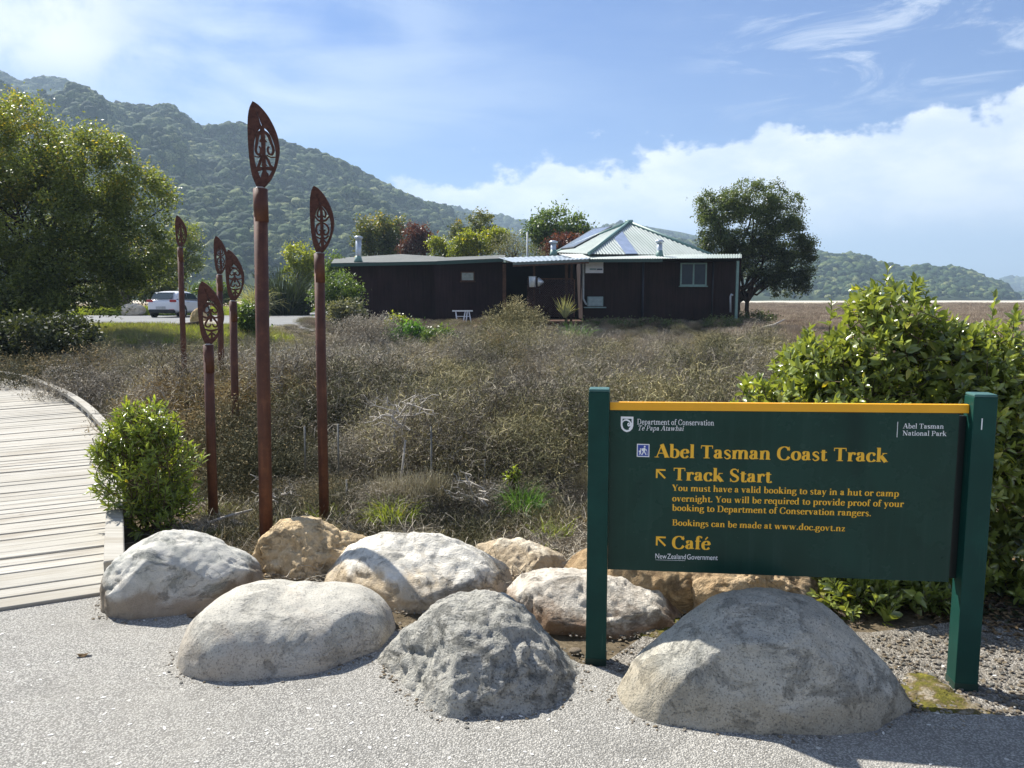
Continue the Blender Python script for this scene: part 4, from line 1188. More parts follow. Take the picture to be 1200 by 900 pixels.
# ------------------------------------------------------------------ the park sign
FL = G(698, 781); FR = G(1132, 811)
e1 = (FR - FL).normalized(); SW = (FR - FL).length
ang_s = math.atan2(e1.y, e1.x)
en = Vector((-e1.y, e1.x, 0))           # towards the back
sign = thing('park_sign', FL, 'dark green park sign on two square posts with an amber strip and gold lettering', 'sign', rz=ang_s)
PWD = 0.088; BY = 0.036
def board(px, py, yoff=BY):
    u, dn = ray(px, py); d = Vector((u, 1, -dn)); o = Vector((0, 0, CAM_H))
    pl = FL + en * yoff
    t = (pl - o).dot(en) / d.dot(en)
    q = o + d * t - FL
    return q.dot(e1), q.z
def post(x, top):
    mb = MB().span((x - PWD / 2, 0, -0.35), (x + PWD / 2, PWD, top - 0.012)); mb.bevel(0.004, 2)
    p_ = mb.build('post', M['post'], sign)
    mb = MB().span((x - PWD / 2 + 0.001, 0.001, top - 0.0125), (x + PWD / 2 - 0.001, PWD - 0.001, top)); mb.bevel(0.006, 2)
    mb.build('post_cap', M['cap'], p_)
    return p_
ztl = board(698, 456, 0)[1]; ztr = board(1142, 462, 0)[1]
post(0, ztl); post(SW, ztr)
x0 = PWD / 2 + 0.001
(_, zt0), (_, zb0) = board(711, 471), board(711, 667)
(xr, zt1), (xg, zb1) = board(1126, 474), board(1112, 682)
zt = (zt0 + zt1) / 2; zb = (zb0 + zb1) / 2
strip_h = board(711, 471)[1] - board(711, 480.5)[1]
xe = SW - PWD / 2 - 0.001
xg = xe - 0.034
def quadbox(mb, c4, y0, y1):
    mb.prism(c4, y0, y1)
top = lambda x: zt0 + (zt1 - zt0) * (x - x0) / (xe - x0)
bot = lambda x: zb0 + (zb1 - zb0) * (x - x0) / (xe - x0)
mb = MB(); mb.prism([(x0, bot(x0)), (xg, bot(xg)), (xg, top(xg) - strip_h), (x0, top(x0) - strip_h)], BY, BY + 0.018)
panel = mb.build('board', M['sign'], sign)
mb = MB(); mb.prism([(x0, top(x0) - strip_h + 0.0005), (xe, top(xe) - strip_h + 0.0005), (xe, top(xe)), (x0, top(x0))], BY - 0.003, BY + 0.020); mb.bevel(0.0015, 1)
mb.build('top_strip', M['yellow'], sign)
mb = MB()
mb.span((xe - 0.045, BY + 0.0195, zb + 0.02), (xe, BY + 0.042, zt - strip_h - 0.005))
mb.build('bracket', M['sign_edge'], sign)
mb = MB()
mb.span((x0, BY + 0.0195, zb + 0.02), (x0 + 0.04, BY + 0.042, zt - strip_h - 0.005))
mb.build('bracket', M['sign_edge'], sign)

def put_lines(name, ln, mat, x, z, sx, sz, italic=0.0, y=BY - 0.0012, rise=0.0, parent=None):
    v = np.array(ln.v)
    X = (v[:, 0] + italic * v[:, 1]) * sx + x
    Z = v[:, 1] * sz + z + rise * (X - x)
    V = np.stack([X, np.full(len(X), y) - v[:, 2], Z], 1)
    me = mesh_np(name, V, [np.array(ln.f)], mat)
    return link(name, me, parent or panel)
def textline(s, pxa, pxb, mat, cap_px, italic=0.0, wt=1.0):
    """baseline from photo pixel pxa to pxb"""
    xa, za = board(*pxa); xb, zb_ = board(*pxb)
    ln = Lines(); wd = ln.text(s, wt)
    cz = board(pxa[0], pxa[1] - cap_px)[1] - za
    sx = (xb - xa) / wd
    return put_lines('lettering', ln, mat, xa, za, sx, cz / CH, italic, rise=(zb_ - za) / (xb - xa))
textline('Department of Conservation', (746.5, 497.2), (837, 498.6), M['white'], 6.3, wt=.75)
textline('Te Papa Atawhai', (747, 504.2), (801, 504.8), M['white'], 5.6, 0.22, .7)
textline('Abel Tasman', (1058, 501.9), (1106, 502.4), M['white'], 5.6, wt=.85)
textline('National Park', (1057.5, 510.2), (1109, 510.9), M['white'], 5.6, wt=.85)
textline('Abel Tasman Coast Track', (767.5, 535.8), (1040.5, 541.4), M['gold'], 15.0, wt=1.28)
textline('Track Start', (788.5, 562.6), (904.5, 565.6), M['gold'], 14.6, wt=1.28)
textline('You must have a valid booking to stay in a hut or camp', (787.5, 575.0), (1053.5, 581.9), M['gold'], 7.2, wt=1.12)
textline('overnight. You will be required to provide proof of your', (787.5, 587.3), (1059, 594.1), M['gold'], 7.2, wt=1.12)
textline('booking to Department of Conservation rangers.', (787.5, 598.3), (1021, 604.9), M['gold'], 7.2, wt=1.12)
textline('Bookings can be made at www.doc.govt.nz', (787.5, 615.6), (990.5, 622.6), M['gold'], 7.0, wt=1.12)
textline('Caf\u00e9', (787, 642.8), (832.5, 644.0), M['gold'], 14.6, wt=1.28)
# plain sans line at the bottom
fc_ = bpy.data.curves.new('lettering', 'FONT'); fc_.body = 'New Zealand Government'; fc_.size = 1.0; fc_.space_word = 0.35; fc_.extrude = 0
fo = bpy.data.objects.new('t', fc_); C.objects.link(fo)
dg = bpy.context.evaluated_depsgraph_get(); dg.update()
tm = bpy.data.meshes.new_from_object(fo.evaluated_get(dg)); bpy.data.objects.remove(fo)
v = np.array([q.co[:] for q in tm.vertices]); wd = v[:, 0].max() - v[:, 0].min(); v[:, 0] -= v[:, 0].min()
xa, za = board(768, 654.3); xb, zb_ = board(841, 656.3)
cz = (board(768, 648.3)[1] - za) / 0.70
V = np.stack([v[:, 0] / wd * (xb - xa) + xa, np.full(len(v), BY - 0.0012), v[:, 1] * cz + za + v[:, 0] / wd * (zb_ - za)], 1)
for q, c in zip(tm.vertices, V): q.co = c
tm.materials.clear(); tm.materials.append(M['white']); tm.name = 'lettering'
link('lettering', tm, panel)
ln = Lines(); ln.line(0, 0, 1, 0, 1)
xa, za = board(768, 655.9); xb, zb_ = board(803, 656.9)
put_lines('underline', ln, M['white'], xa, za, xb - xa, 0.0012, rise=(zb_ - za) / (xb - xa))
xa, za = board(1051, 512.4); xb, zb_ = board(1051, 494.2)
ln = Lines(); ln.line(0, 0, 0, 1, 0.0022); put_lines('rule', ln, M['white'], xa, za, 1, zb_ - za)
# arrows
for (ax, ay) in ((768.5, 560.6), (768.5, 639.6)):
    xa, za = board(ax, ay); xb, zb_ = board(ax + 11, ay - 11)
    s = (zb_ - za)
    ln = Lines(); ln.line(0, .90, .95, .90, .17); ln.line(.085, .05, .085, .94, .17); ln.line(.10, .88, .93, .05, .19)
    put_lines('arrow', ln, M['gold'], xa, za, s, s)
# blue pictogram of two walkers
xa, za = board(746.2, 535.2); xb, zb_ = board(761.2, 520.4); s = zb_ - za; sx = xb - xa
ln = Lines(); ln.line(.05, .5, .95, .5, .9)
pic = put_lines('pictogram', ln, M['blue'], xa, za, sx, s, y=BY - 0.0009)
ln = Lines()
for q in ((0, .035, 1, .035, .07), (0, .965, 1, .965, .07), (.035, .06, .035, .94, .07), (.965, .06, .965, .94, .07)): ln.line(*q)
ln.disc(.62, .80, .075); ln.line(.60, .70, .56, .42, .17); ln.line(.58, .44, .74, .16, .08); ln.line(.54, .44, .42, .16, .08); ln.line(.60, .66, .76, .50, .06); ln.line(.78, .62, .84, .15, .03); ln.line(.44, .66, .46, .46, .12)
ln.disc(.30, .60, .06); ln.line(.29, .52, .27, .34, .12); ln.line(.27, .36, .36, .16, .06); ln.line(.26, .36, .19, .16, .06); ln.line(.18, .48, .20, .34, .08)
o = put_lines('walkers', ln, M['white'], xa, za, sx, s, parent=pic)
# shield emblem with a curling frond
xa, za = board(727.3, 506.2); xb, zb_ = board(742.3, 488.3); s = zb_ - za; sx = xb - xa
ln = Lines()
out = [(0, 1), (1, 1), (1, .42), (.93, .22), (.75, .07), (.5, 0), (.25, .07), (.07, .22), (0, .42)]
inn = [(.14, .86), (.86, .86), (.86, .44), (.80, .29), (.68, .18), (.5, .13), (.32, .18), (.20, .29), (.14, .44)]
for i in range(9):
    j = (i + 1) % 9; ln.strip([out[i], out[j]], [inn[i], inn[j]])
ln.path([(.14, .62), (.28, .76), (.52, .78), (.74, .66), (.86, .50)], [.05, .09, .11, .10, .04])
ln.path([(.82, .60), (.74, .46), (.62, .42), (.56, .48), (.60, .56), (.68, .56)], [.16, .14, .10, .08, .08, .10])
ln.path([(.86, .46), (.82, .32), (.66, .22)], [.20, .14, .06])
put_lines('emblem', ln, M['white'], xa, za, sx, s)
for bx_, bz_ in ((x0 + .035, .10), (x0 + .035, .62), (xg - .03, .10), (xg - .03, .62)):
    zz_ = bot(bx_) + bz_
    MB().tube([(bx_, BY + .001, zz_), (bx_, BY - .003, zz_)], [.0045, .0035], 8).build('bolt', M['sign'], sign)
for px_ in (0, SW):
    mb = MB().span((px_ - PWD / 2 - .0015, -.0015, -.02), (px_ + PWD / 2 + .0015, PWD + .0015, .035)); mb.build('muddy_foot', M['mud'], sign)
rs_ = random.Random(5)
for k in range(9):
    xs_ = rs_.uniform(x0 + .1, xg - .1); zs_ = rs_.uniform(zb0 + .05, zt0 - .1); ln = Lines(); l_ = rs_.uniform(.01, .05); a_ = rs_.uniform(-1, 1)
    ln.line(0, 0, l_ * math.cos(a_), l_ * math.sin(a_), .0008); put_lines('scratch', ln, M['mud'], xs_, zs_, 1, 1, y=BY - .0006)
# scratch on the right post
mb = MB().span((SW - 0.012, -0.0008, 1.085), (SW - 0.008, 0.0, 1.13)); mb.build('scratch', M['white'], sign)

# ------------------------------------------------------------------ carved steel posts
def extr(bm, L, Rr, y0, y1, closed=False):
    n = len(L)
    rows = [[bm.verts.new((p[0], y, p[1])) for p in S] for S in (L, Rr) for y in (y0, y1)]
    Lf, Lb, Rf, Rb = rows
    rng_ = range(n if closed else n - 1)
    for i in rng_:
        j = (i + 1) % n
        bm.faces.new((Lf[i], Lf[j], Rf[j], Rf[i])); bm.faces.new((Lb[i], Rb[i], Rb[j], Lb[j]))
        bm.faces.new((Lf[i], Lb[i], Lb[j], Lf[j])); bm.faces.new((Rf[i], Rf[j], Rb[j], Rb[i]))
    if not closed:
        bm.faces.new((Lf[0], Rf[0], Rb[0], Lb[0])); bm.faces.new((Lf[-1], Lb[-1], Rb[-1], Rf[-1]))
def smooth2(pts, n=6, closed=False):
    m = len(pts); out = []
    for i in range(m if closed else m - 1):
        g = (lambda q: pts[q % m]) if closed else (lambda q: pts[max(0, min(m - 1, q))])
        a, b, c, d = g(i - 1), g(i), g(i + 1), g(i + 2)
        for k in range(n):
            t = k / n
            out.append(tuple(0.5 * (2 * b[j] + (c[j] - a[j]) * t + (2 * a[j] - 5 * b[j] + 4 * c[j] - d[j]) * t * t + (3 * b[j] - a[j] - 3 * c[j] + d[j]) * t ** 3) for j in (0, 1)))
    if not closed: out.append(pts[-1])
    return out
# traced head: units of head height, origin at the base centre
def N(x, y): return ((x - 100) / 452.0, (507 - y) / 452.0)
L_out = [N(*p) for p in ((88, 507), (62, 440), (52, 370), (47, 290), (46, 210), (50, 140), (60, 90), (78, 55))]
R_out = [N(*p) for p in ((114, 507), (155, 460), (184, 405), (202, 345), (208, 295), (200, 235), (180, 178), (148, 120), (108, 74), (78, 55))]
L_in = [N(*p) for p in ((112, 458), (96, 430), (82, 385), (73, 330), (76, 265), (92, 215), (118, 182))]
R_in = [N(*p) for p in ((130, 458), (158, 425), (182, 370), (187, 310), (176, 255), (150, 208), (122, 182))]
def strokes(kind):
    if kind == 0:
        return [([(120, 180), (124, 250), (124, 330), (126, 460)], [26, 26, 22, 24]), ([(122, 205), (98, 225), (92, 262), (84, 300), (92, 325), (108, 322), (110, 298), (102, 286)], [18, 20, 16, 14, 13, 13, 12, 9]),
                ([(124, 205), (150, 225), (164, 262), (176, 300), (168, 325), (152, 322), (146, 298), (154, 286)], [18, 20, 16, 14, 13, 13, 12, 9]),
                ([(106, 262), (122, 246), (142, 262)], [8, 14, 8]), ([(124, 325), (108, 355), (94, 392), (84, 404)], [16, 16, 16, 14]), ([(124, 325), (144, 352), (158, 385), (174, 398)], [16, 16, 16, 14]),
                ([(76, 336), (98, 340), (112, 330)], [6, 7, 8]), ([(186, 340), (160, 340), (140, 330)], [6, 7, 8]), ([(84, 405), (125, 398), (176, 402)], [24, 18, 24]), ([(112, 385), (124, 372), (140, 385)], [6, 10, 6]),
                ([(120, 415), (112, 440), (112, 462)], [10, 12, 14]), ([(130, 415), (142, 432), (136, 460)], [10, 12, 14])]
    if kind == 1:
        return [([(120, 180), (124, 240), (124, 300), (126, 460)], [14, 20, 24, 22]), ([(118, 192), (96, 235), (104, 262), (122, 250)], [10, 12, 12, 10]), ([(124, 192), (152, 232), (148, 262), (128, 250)], [10, 12, 12, 10]),
                ([(78, 255), (100, 282), (124, 290)], [8, 14, 16]), ([(178, 255), (152, 282), (124, 290)], [8, 14, 16]), ([(124, 300), (98, 310), (84, 340), (92, 372), (112, 378), (116, 356), (104, 346)], [14, 14, 14, 14, 12, 10, 8]),
                ([(124, 300), (152, 310), (170, 340), (162, 372), (142, 378), (136, 356), (148, 346)], [14, 14, 14, 14, 12, 10, 8]), ([(84, 390), (110, 404), (124, 392)], [10, 12, 12]), ([(170, 385), (144, 404), (128, 392)], [10, 12, 12]),
                ([(122, 405), (104, 440)], [12, 10]), ([(128, 405), (150, 432)], [12, 10])]
    return [([(92, 205), (120, 215), (150, 215)], [14, 18, 12]), ([(122, 210), (92, 236), (82, 262), (100, 278), (118, 262), (112, 248)], [14, 14, 13, 12, 10, 8]), ([(126, 210), (156, 236), (170, 262), (152, 278), (134, 262), (140, 248)], [14, 14, 13, 12, 10, 8]),
            ([(70, 300), (100, 312), (124, 300), (150, 312), (188, 302)], [12, 16, 22, 16, 12]), ([(124, 300), (96, 336), (88, 366), (110, 376), (122, 356)], [14, 14, 14, 12, 8]), ([(128, 300), (156, 336), (166, 366), (146, 376), (132, 356)], [14, 14, 14, 12, 8]),
            ([(84, 392), (124, 404), (168, 392)], [10, 20, 10]), ([(124, 250), (124, 340)], [14, 20]), ([(104, 440), (126, 420), (148, 436)], [12, 14, 12]), ([(125, 395), (125, 462)], [10, 16])]
def head_mesh(kind, flip=False, narrow=1.0):
    bm = bmesh.new()
    n = 40
    def rs(pts):
        pts = smooth2(pts, 8); seg = [0]
        for a, b in zip(pts[:-1], pts[1:]): seg.append(seg[-1] + math.hypot(b[0] - a[0], b[1] - a[1]))
        t = np.linspace(0, seg[-1], n); X = np.interp(t, seg, [p[0] for p in pts]); Y = np.interp(t, seg, [p[1] for p in pts])
        return list(zip(X, Y))
    LO, RO, LI, RI = rs(L_out), rs(R_out), rs(L_in), rs(R_in)
    th = 0.008
    extr(bm, LO, LI, -th, th); extr(bm, RI, RO, -th, th)
    # closing web at the foot and the tip between the two inner ends
    for k, (pts, ws) in enumerate(strokes(kind)):
        p = smooth2([N(*q) for q in pts], 5)
        wv = np.interp(np.linspace(0, 1, len(p)), np.linspace(0, 1, len(ws)), ws) / 452.0 * .84
        L, Rr = [], []
        for i in range(len(p)):
            a = p[max(0, i - 1)]; b = p[min(len(p) - 1, i + 1)]; dx, dy = b[0] - a[0], b[1] - a[1]; l = math.hypot(dx, dy) or 1
            L.append((p[i][0] - dy / l * wv[i] / 2, p[i][1] + dx / l * wv[i] / 2)); Rr.append((p[i][0] + dy / l * wv[i] / 2, p[i][1] - dx / l * wv[i] / 2))
        q = th - 0.0012 - 0.0004 * (k % 8)
        extr(bm, L, Rr, -q, q)
    for A, B in ((LI[0], RI[0]), (LI[-1], RI[-1])):
        pass
    web = [LO[0], RO[0], RI[0], LI[0]]
    q = th - 0.0005
    f = [bm.verts.new((p[0], -q, p[1])) for p in web]; b = [bm.verts.new((p[0], q, p[1])) for p in web]
    bm.faces.new(f); bm.faces.new(b[::-1])
    for k in range(4): bm.faces.new((f[k], b[k], b[(k + 1) % 4], f[(k + 1) % 4]))
    tip = [LI[-1], RI[-1], RO[-1], LO[-1]]
    for v in bm.verts: v.co.x *= (-narrow if flip else narrow)
    bmesh.ops.recalc_face_normals(bm, faces=bm.faces)
    me = bpy.data.meshes.new('carved_head'); bm.to_mesh(me); bm.free(); me.materials.append(M['rust_dark'])
    return me
heads = [head_mesh(k) for k in range(3)]
def steel_post(base, top_px, hh_px, d, dia, kind, rz, label, wide=1.0, sc=1.0):
    """base: (px,py) of the foot; top_px: foot of the carved head"""
    b = P(base[0], base[1], d); tp = P(top_px[0], top_px[1], d)
    zt_ = tp.z; zb_ = float(gz(b.x, b.y)) - 0.2
    root = thing('steel_post', (b.x, b.y, 0), label, 'post', 'rusted steel posts with carved spear heads', 0)
    dx = tp.x - b.x
    mb = MB().tube([(0, 0, zb_), (dx * .5, 0, (zt_) / 2), (dx, 0, zt_)], dia / 2, 20)
    mb.build('pole', M['rust'], root)
    cl = 0.20 * sc
    mb = MB().tube([(dx, 0, zt_ - cl), (dx, 0, zt_ - 0.004)], dia / 2 + (0.0025 if dia > .08 else .0009), 20)
    col_ = mb.build('collar', M['rust'], root)
    mb = MB().tube([(dx, 0, zt_ - 0.004), (dx, 0, zt_ + 0.010)], [dia / 2 - 0.004, dia / 2 - 0.020], 16)
    mb.build('weld', M['weld'], root)
    hz = P(base[0], hh_px, d).z - zt_
    h = link('carved_head', heads[kind], root)
    h.location = (dx, 0, zt_ - 0.004); h.scale = (hz * wide, 1.0, hz); h.rotation_euler = (0, 0, rz)
    return root
steel_post((312, 648), (305, 221), 118, 4.78, 0.082, 0, R(4), 'tallest rusted steel post with a carved spear head, rising behind the boulders')
steel_post((380, 617), (374, 297), 217, 5.38, 0.070, 1, R(-4), 'second tallest rusted steel post, standing just right of the tallest one', 1.0)
steel_post((250, 613), (244, 404), 329, 5.48, 0.069, 2, R(6), 'short rusted steel post with a broad carved head, standing beside the leafy green shrub', 1.08)
steel_post((274, 470), (273, 353), 292, 7.6, 0.072, 2, R(-2), 'rusted steel post whose carved head shows just right of the short broad-headed post', 1.0)
steel_post((259, 452), (257, 322), 276, 9.6, 0.072, 1, R(0), 'rusted steel post half hidden behind two nearer posts in the scrub', .95)
steel_post((215, 430), (211, 290), 252, 11.2, 0.078, 0, R(3), 'leftmost rusted steel post, thin and far off in front of the white car', .98)
# ------------------------------------------------------------------ the long dark building
b0 = P(775, 372, 38)
BZ = 0.30
cafe = thing('building', (b0.x, b0.y, BZ), 'long dark stained timber building with a pale corrugated hip roof', 'building')
o0 = Vector((b0.x, b0.y, BZ))
def q(px, py, d): return P(px, py, d) - o0
def wq(v): return Vector(v) - o0
def panels(x0_, x1_, d, z0, z1, n, mat, parent, name='wall_panel', dd=0.03, rake=(0, 0)):
    """vertical ply sheets with a cover batten between them, on the plane y = d (world)"""
    wdt = (x1_ - x0_) / n
    rr = random.Random(int(x0_ * 10))
    for k in range(n):
        a = x0_ + k * wdt; b = a + wdt
        za = z1 + rake[0] + (rake[1] - rake[0]) * (k + .5) / n
        mb = MB().span(wq((a + .004, d - dd - rr.uniform(0, .012), z0)), wq((b - .004, d + 0.02, za)))
        pn = mb.build(name, mat, parent)
        mb = MB().span(wq((b - .03, d - dd - 0.035, z0 + .01)), wq((b + .03, d - dd - 0.013, za - .01)))
        mb.build('batten', mat, pn)
# right block
RX0, RX1 = P(683, 340, 38).x, P(866, 340, 38).x
ZE = P(775, 303, 38).z
mb = MB().span(wq((RX0, 38.0, 0.55)), wq((RX1, 47.0, ZE))); wall = mb.build('wall', M['clad'], cafe)
panels(RX0, RX1, 38.0, 0.62, ZE - 0.02, 7, M['clad'], wall)
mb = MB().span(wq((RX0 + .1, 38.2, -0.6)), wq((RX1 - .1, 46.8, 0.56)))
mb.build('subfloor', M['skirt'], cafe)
mb = MB()
for k in range(8):
    x = RX0 + (RX1 - RX0) * (k + .1) / 7.2
    mb.span(wq((x, 38.02, 0.0)), wq((x + .12, 38.14, 0.6)))
mb.build('pile', M['skirt'], cafe)

def corrugated(name, a, b, c_, mat, parent, d_=None, pitch=0.17, amp=0.022, th=True):
    """iron sheet: eave from a to b, ribs running up towards c_ (triangle) or to the edge d_..c_ (quad a b c d)"""
    a, b, c_ = Vector(a), Vector(b), Vector(c_)
    e = b - a; L = e.length; e = e / L
    if d_ is None: n = e.cross((c_ - a)).normalized()
    else: n = e.cross((Vector(d_) - a)).normalized()
    if n.z < 0: n = -n
    ns = max(8, int(L / pitch * 6))
    vs = []
    for i in range(ns + 1):
        s = L * i / ns
        ph = s / pitch * 2 * PI
        off = n * (amp * math.sin(ph))
        lo = a + e * s
        if d_ is None:
            cs = (c_ - a).dot(e); rise = (c_ - a) - e * cs
            f = s / cs if s <= cs else (L - s) / (L - cs)
            hi = lo + rise * max(0.0, min(1.0, f))
        else:
            hi = Vector(d_).lerp(c_, s / L)
        vs += [lo + off, hi + off]
    vs = np.array([v[:] for v in vs])
    i = np.arange(ns) * 2
    return link(name, mesh_np(name, vs, [np.stack([i, i + 2, i + 3, i + 1], 1)], mat, smooth=False), parent)
Aq = q(690, 297.5, 37.6); Bq = q(834, 299, 39.6); Cq = q(652, 295.5, 45.0); Dq = Bq + Cq - Aq; Dq.z = Bq.z
ap = (Bq + Cq) / 2; apx = q(737, 261.5, ap.y + 38); apx = Vector((apx.x, ap.y, apx.z))
roof = corrugated('roof', Aq, Bq, apx, M['roof'], cafe)
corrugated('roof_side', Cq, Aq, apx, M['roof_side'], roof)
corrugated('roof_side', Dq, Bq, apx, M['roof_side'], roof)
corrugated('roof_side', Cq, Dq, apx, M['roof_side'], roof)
for e_ in (Aq, Bq, Cq, Dq):
    mb = MB().tube([e_ + Vector((0, 0, 0.02)), apx + Vector((0, 0, 0.06))], 0.085, 6); mb.build('ridge_cap', M['trim'], roof)
mb = MB().tube([apx + Vector((-.2, 0, 0.02)), apx + Vector((.2, 0, .02))], 0.16, 8); mb.build('ridge_cap', M['trim'], roof)
# translucent strip let into the front slope
def on(a, b, c_, u, v_, lift=0.05):
    p = a + (b - a) * u + (c_ - a) * v_
    n = (b - a).cross(c_ - a).normalized(); n = n if n.z > 0 else -n
    return p + n * lift
def patch(name, a, b, c_, uv, mat, parent, lift=0.05, th=0.03):
    lo = [on(a, b, c_, u, v_, lift - th) for u, v_ in uv]; hi = [on(a, b, c_, u, v_, lift) for u, v_ in uv]
    mb = MB(); L_ = [mb.bm.verts.new(p) for p in lo]; H_ = [mb.bm.verts.new(p) for p in hi]
    mb.bm.faces.new(H_); mb.bm.faces.new(L_[::-1])
    for k in range(4): mb.bm.faces.new((L_[k], L_[(k + 1) % 4], H_[(k + 1) % 4], H_[k]))
    return mb.build(name, mat, parent)
def uvpx(a, b, c_, px, py):
    """u,v on a roof face seen at a photo pixel"""
    u, dn = ray(px, py); d = Vector((u, 1, -dn)); oc = Vector((0, 0, CAM_H)) - o0
    n = (b - a).cross(c_ - a); t = (a - oc).dot(n) / d.dot(n); p = oc + d * t - a
    e, f = b - a, c_ - a; ee, ef, ff = e.dot(e), e.dot(f), f.dot(f); pe_, pf = p.dot(e), p.dot(f); dt = ee * ff - ef * ef
    return ((pe_ * ff - pf * ef) / dt, (pf * ee - pe_ * ef) / dt)
patch('skylight', Aq, Bq, apx, [uvpx(Aq, Bq, apx, *p) for p in ((733, 298), (747, 298), (729, 272), (720, 280))], M['skylight'], roof, 0.045)
sp_ = patch('solar_panel', Cq, Aq, apx, [uvpx(Cq, Aq, apx, *p) for p in ((656, 293.5), (673, 291.5), (718, 267), (695, 270))], M['panel_edge'], roof, 0.10, 0.06)
patch('solar_glass', Cq, Aq, apx, [uvpx(Cq, Aq, apx, *p) for p in ((658, 293), (673, 290.6), (715.5, 267.6), (696, 270.6))], M['panel'], sp_, 0.108, 0.006)
# low skirt roof round the front
sk = corrugated('skirt_roof', q(676, 303.5, 36.9), q(869, 302.3, 37.2), q(869, 297.8, 39.4), M['roof'], cafe, q(655, 297.6, 39.0), pitch=0.12, amp=0.018)
mb = MB()
a, b = q(676, 303.5, 36.88), q(776, 303.2, 37.0)
mb.prism([(a.x, a.z - .16), (b.x, b.z - .16), (b.x, b.z - .012), (a.x, a.z - .012)], a.y, a.y + .03); mb.build('fascia', M['fascia'], cafe)
a, b = q(776, 303.0, 37.05), q(869, 302.3, 37.2)
mb = MB(); mb.prism([(a.x, a.z - .06), (b.x, b.z - .05), (b.x, b.z - .015), (a.x, a.z - .015)], a.y, a.y + .03); mb.build('fascia', M['skirt'], cafe)
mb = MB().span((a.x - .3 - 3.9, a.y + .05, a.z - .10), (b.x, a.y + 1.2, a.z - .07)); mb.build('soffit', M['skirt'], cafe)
# window on the right
def window(pl, pr, pt, pb, d, mull, parent, fm=M['trim'], gm=M['pane'], fw=0.07):
    x0_, x1_ = q(pl, 320, d).x, q(pr, 320, d).x; z1, z0 = q(pl, pt, d).z, q(pl, pb, d).z; y = d - o0.y
    mb = MB()
    mb.span((x0_, y - .07, z0), (x0_ + fw, y, z1)); mb.span((x1_ - fw, y - .07, z0), (x1_, y, z1))
    mb.span((x0_ + fw, y - .068, z1 - fw), (x1_ - fw, y, z1)); mb.span((x0_ + fw, y - .068, z0), (x1_ - fw, y, z0 + fw))
    if mull:
        xm = (x0_ + x1_) / 2; mb.span((xm - .04, y - .066, z0 + fw), (xm + .04, y - .002, z1 - fw))
    wn = mb.build('window', fm, parent)
    xs = [x0_ + fw, (x0_ + x1_) / 2 - .04, (x0_ + x1_) / 2 + .04, x1_ - fw] if mull else [x0_ + fw, x1_ - fw]
    for k in range(0, len(xs), 2):
        MB().span((xs[k], y - .035, z0 + fw), (xs[k + 1], y - .025, z1 - fw)).build('pane', gm, wn)
    MB().span((x0_ - .05, y - .12, z0 - .05), (x1_ + .05, y - .0, z0)).build('sill', fm, wn)
    return wn
window(797, 828, 308, 335, 37.93, True, cafe)
# metal flues
def flue(px, pt, pb, d, r_, label=None):
    a, b = q(px, pb, d), q(px, pt, d)
    f_ = MB().tube([a - Vector((0, 0, .25)), b - Vector((0, 0, .12))], r_, 14).build('flue', M['galv'], cafe)
    MB().tube([b - Vector((0, 0, .16)), b - Vector((0, 0, .13)), b - Vector((0, 0, .05)), b], [r_ * 1.0, r_ * 1.55, r_ * 1.6, r_ * .7], 14).build('cowl', M['galv'], f_)
    MB().tube([a - Vector((0, 0, .05)), a + Vector((0, 0, .10)), a + Vector((0, 0, .28))], [r_ * 1.6, r_ * 1.25, r_ * 1.02], 14).build('flashing', M['trim'], f_)
flue(648.5, 282, 299, 40.5, .145); flue(773, 281, 300, 38.2, .135); flue(420, 276.5, 306, 41.0, .15)
# plain white board with a dark mark, and the wall unit
a, b = q(686, 320, 37.9), q(707, 307, 37.9)
bd = MB().span((a.x, a.y - .03, a.z), (b.x, a.y + .0, b.z)).build('wall_board', M['bwhite'], cafe)
mk = simple('dark_blue_print', (0.05, 0.08, 0.14), 0.5)
a2, b2 = q(691, 316.5, 37.85), q(699, 314.5, 37.85); MB().span((a2.x, a2.y - .001, a2.z), (b2.x, a2.y + .001, b2.z)).build('printed_mark', simple('grey_blue_print', (0.22, 0.32, 0.36), 0.5), bd)
a2, b2 = q(699.5, 316.5, 37.85), q(706, 314.8, 37.85); MB().span((a2.x, a2.y - .001, a2.z), (b2.x, a2.y + .001, b2.z)).build('printed_mark', mk, bd)
a, b = q(688.5, 359, 37.6), q(707, 347.5, 37.6)
mb = MB().span((a.x, a.y, a.z), (b.x, a.y + .33, b.z)); mb.bevel(.02, 1); un = mb.build('heat_pump', M['unit'], cafe)
MB().span((a.x - .15, a.y - .02, a.z - .08), (b.x + .15, a.y + .35, a.z - .03)).build('shelf', M['unit'], un)
for k in range(6):
    MB().span((a.x + .06, a.y - .012, a.z + .07 + k * .065), (b.x - .06, a.y + .001, a.z + .085 + k * .065)).build('grille_bar', M['pipe'], un)
dp = [q(630, 309, 36.6), q(676, 306.3, 36.75), q(681, 306.2, 37.0), q(683.5, 309, 37.7), q(683.5, 350, 37.8), q(686.5, 356, 37.75), q(692, 358, 37.75)]
MB().tube(dp, .052, 8).build('downpipe', M['pipe'], cafe)
MB().tube([q(856, 366, 37.7), q(856, 347, 37.7), q(857, 345, 37.75), q(858.5, 346, 37.8)], .045, 8).build('vent_pipe', M['pipe'], cafe)
a = q(865, 304, 37.15); MB().span((a.x - .06, a.y, -0.6), (a.x + .06, a.y + .1, a.z - .06)).build('corner_post', M['trim'], cafe)
a = q(754, 306, 37.9); MB().tube([(a.x, a.y, a.z - .05), (a.x, a.y, 0.05)], .05, 8).build('downpipe', simple('dark_blue_downpipe', (0.02, 0.028, 0.045), 0.5), cafe)
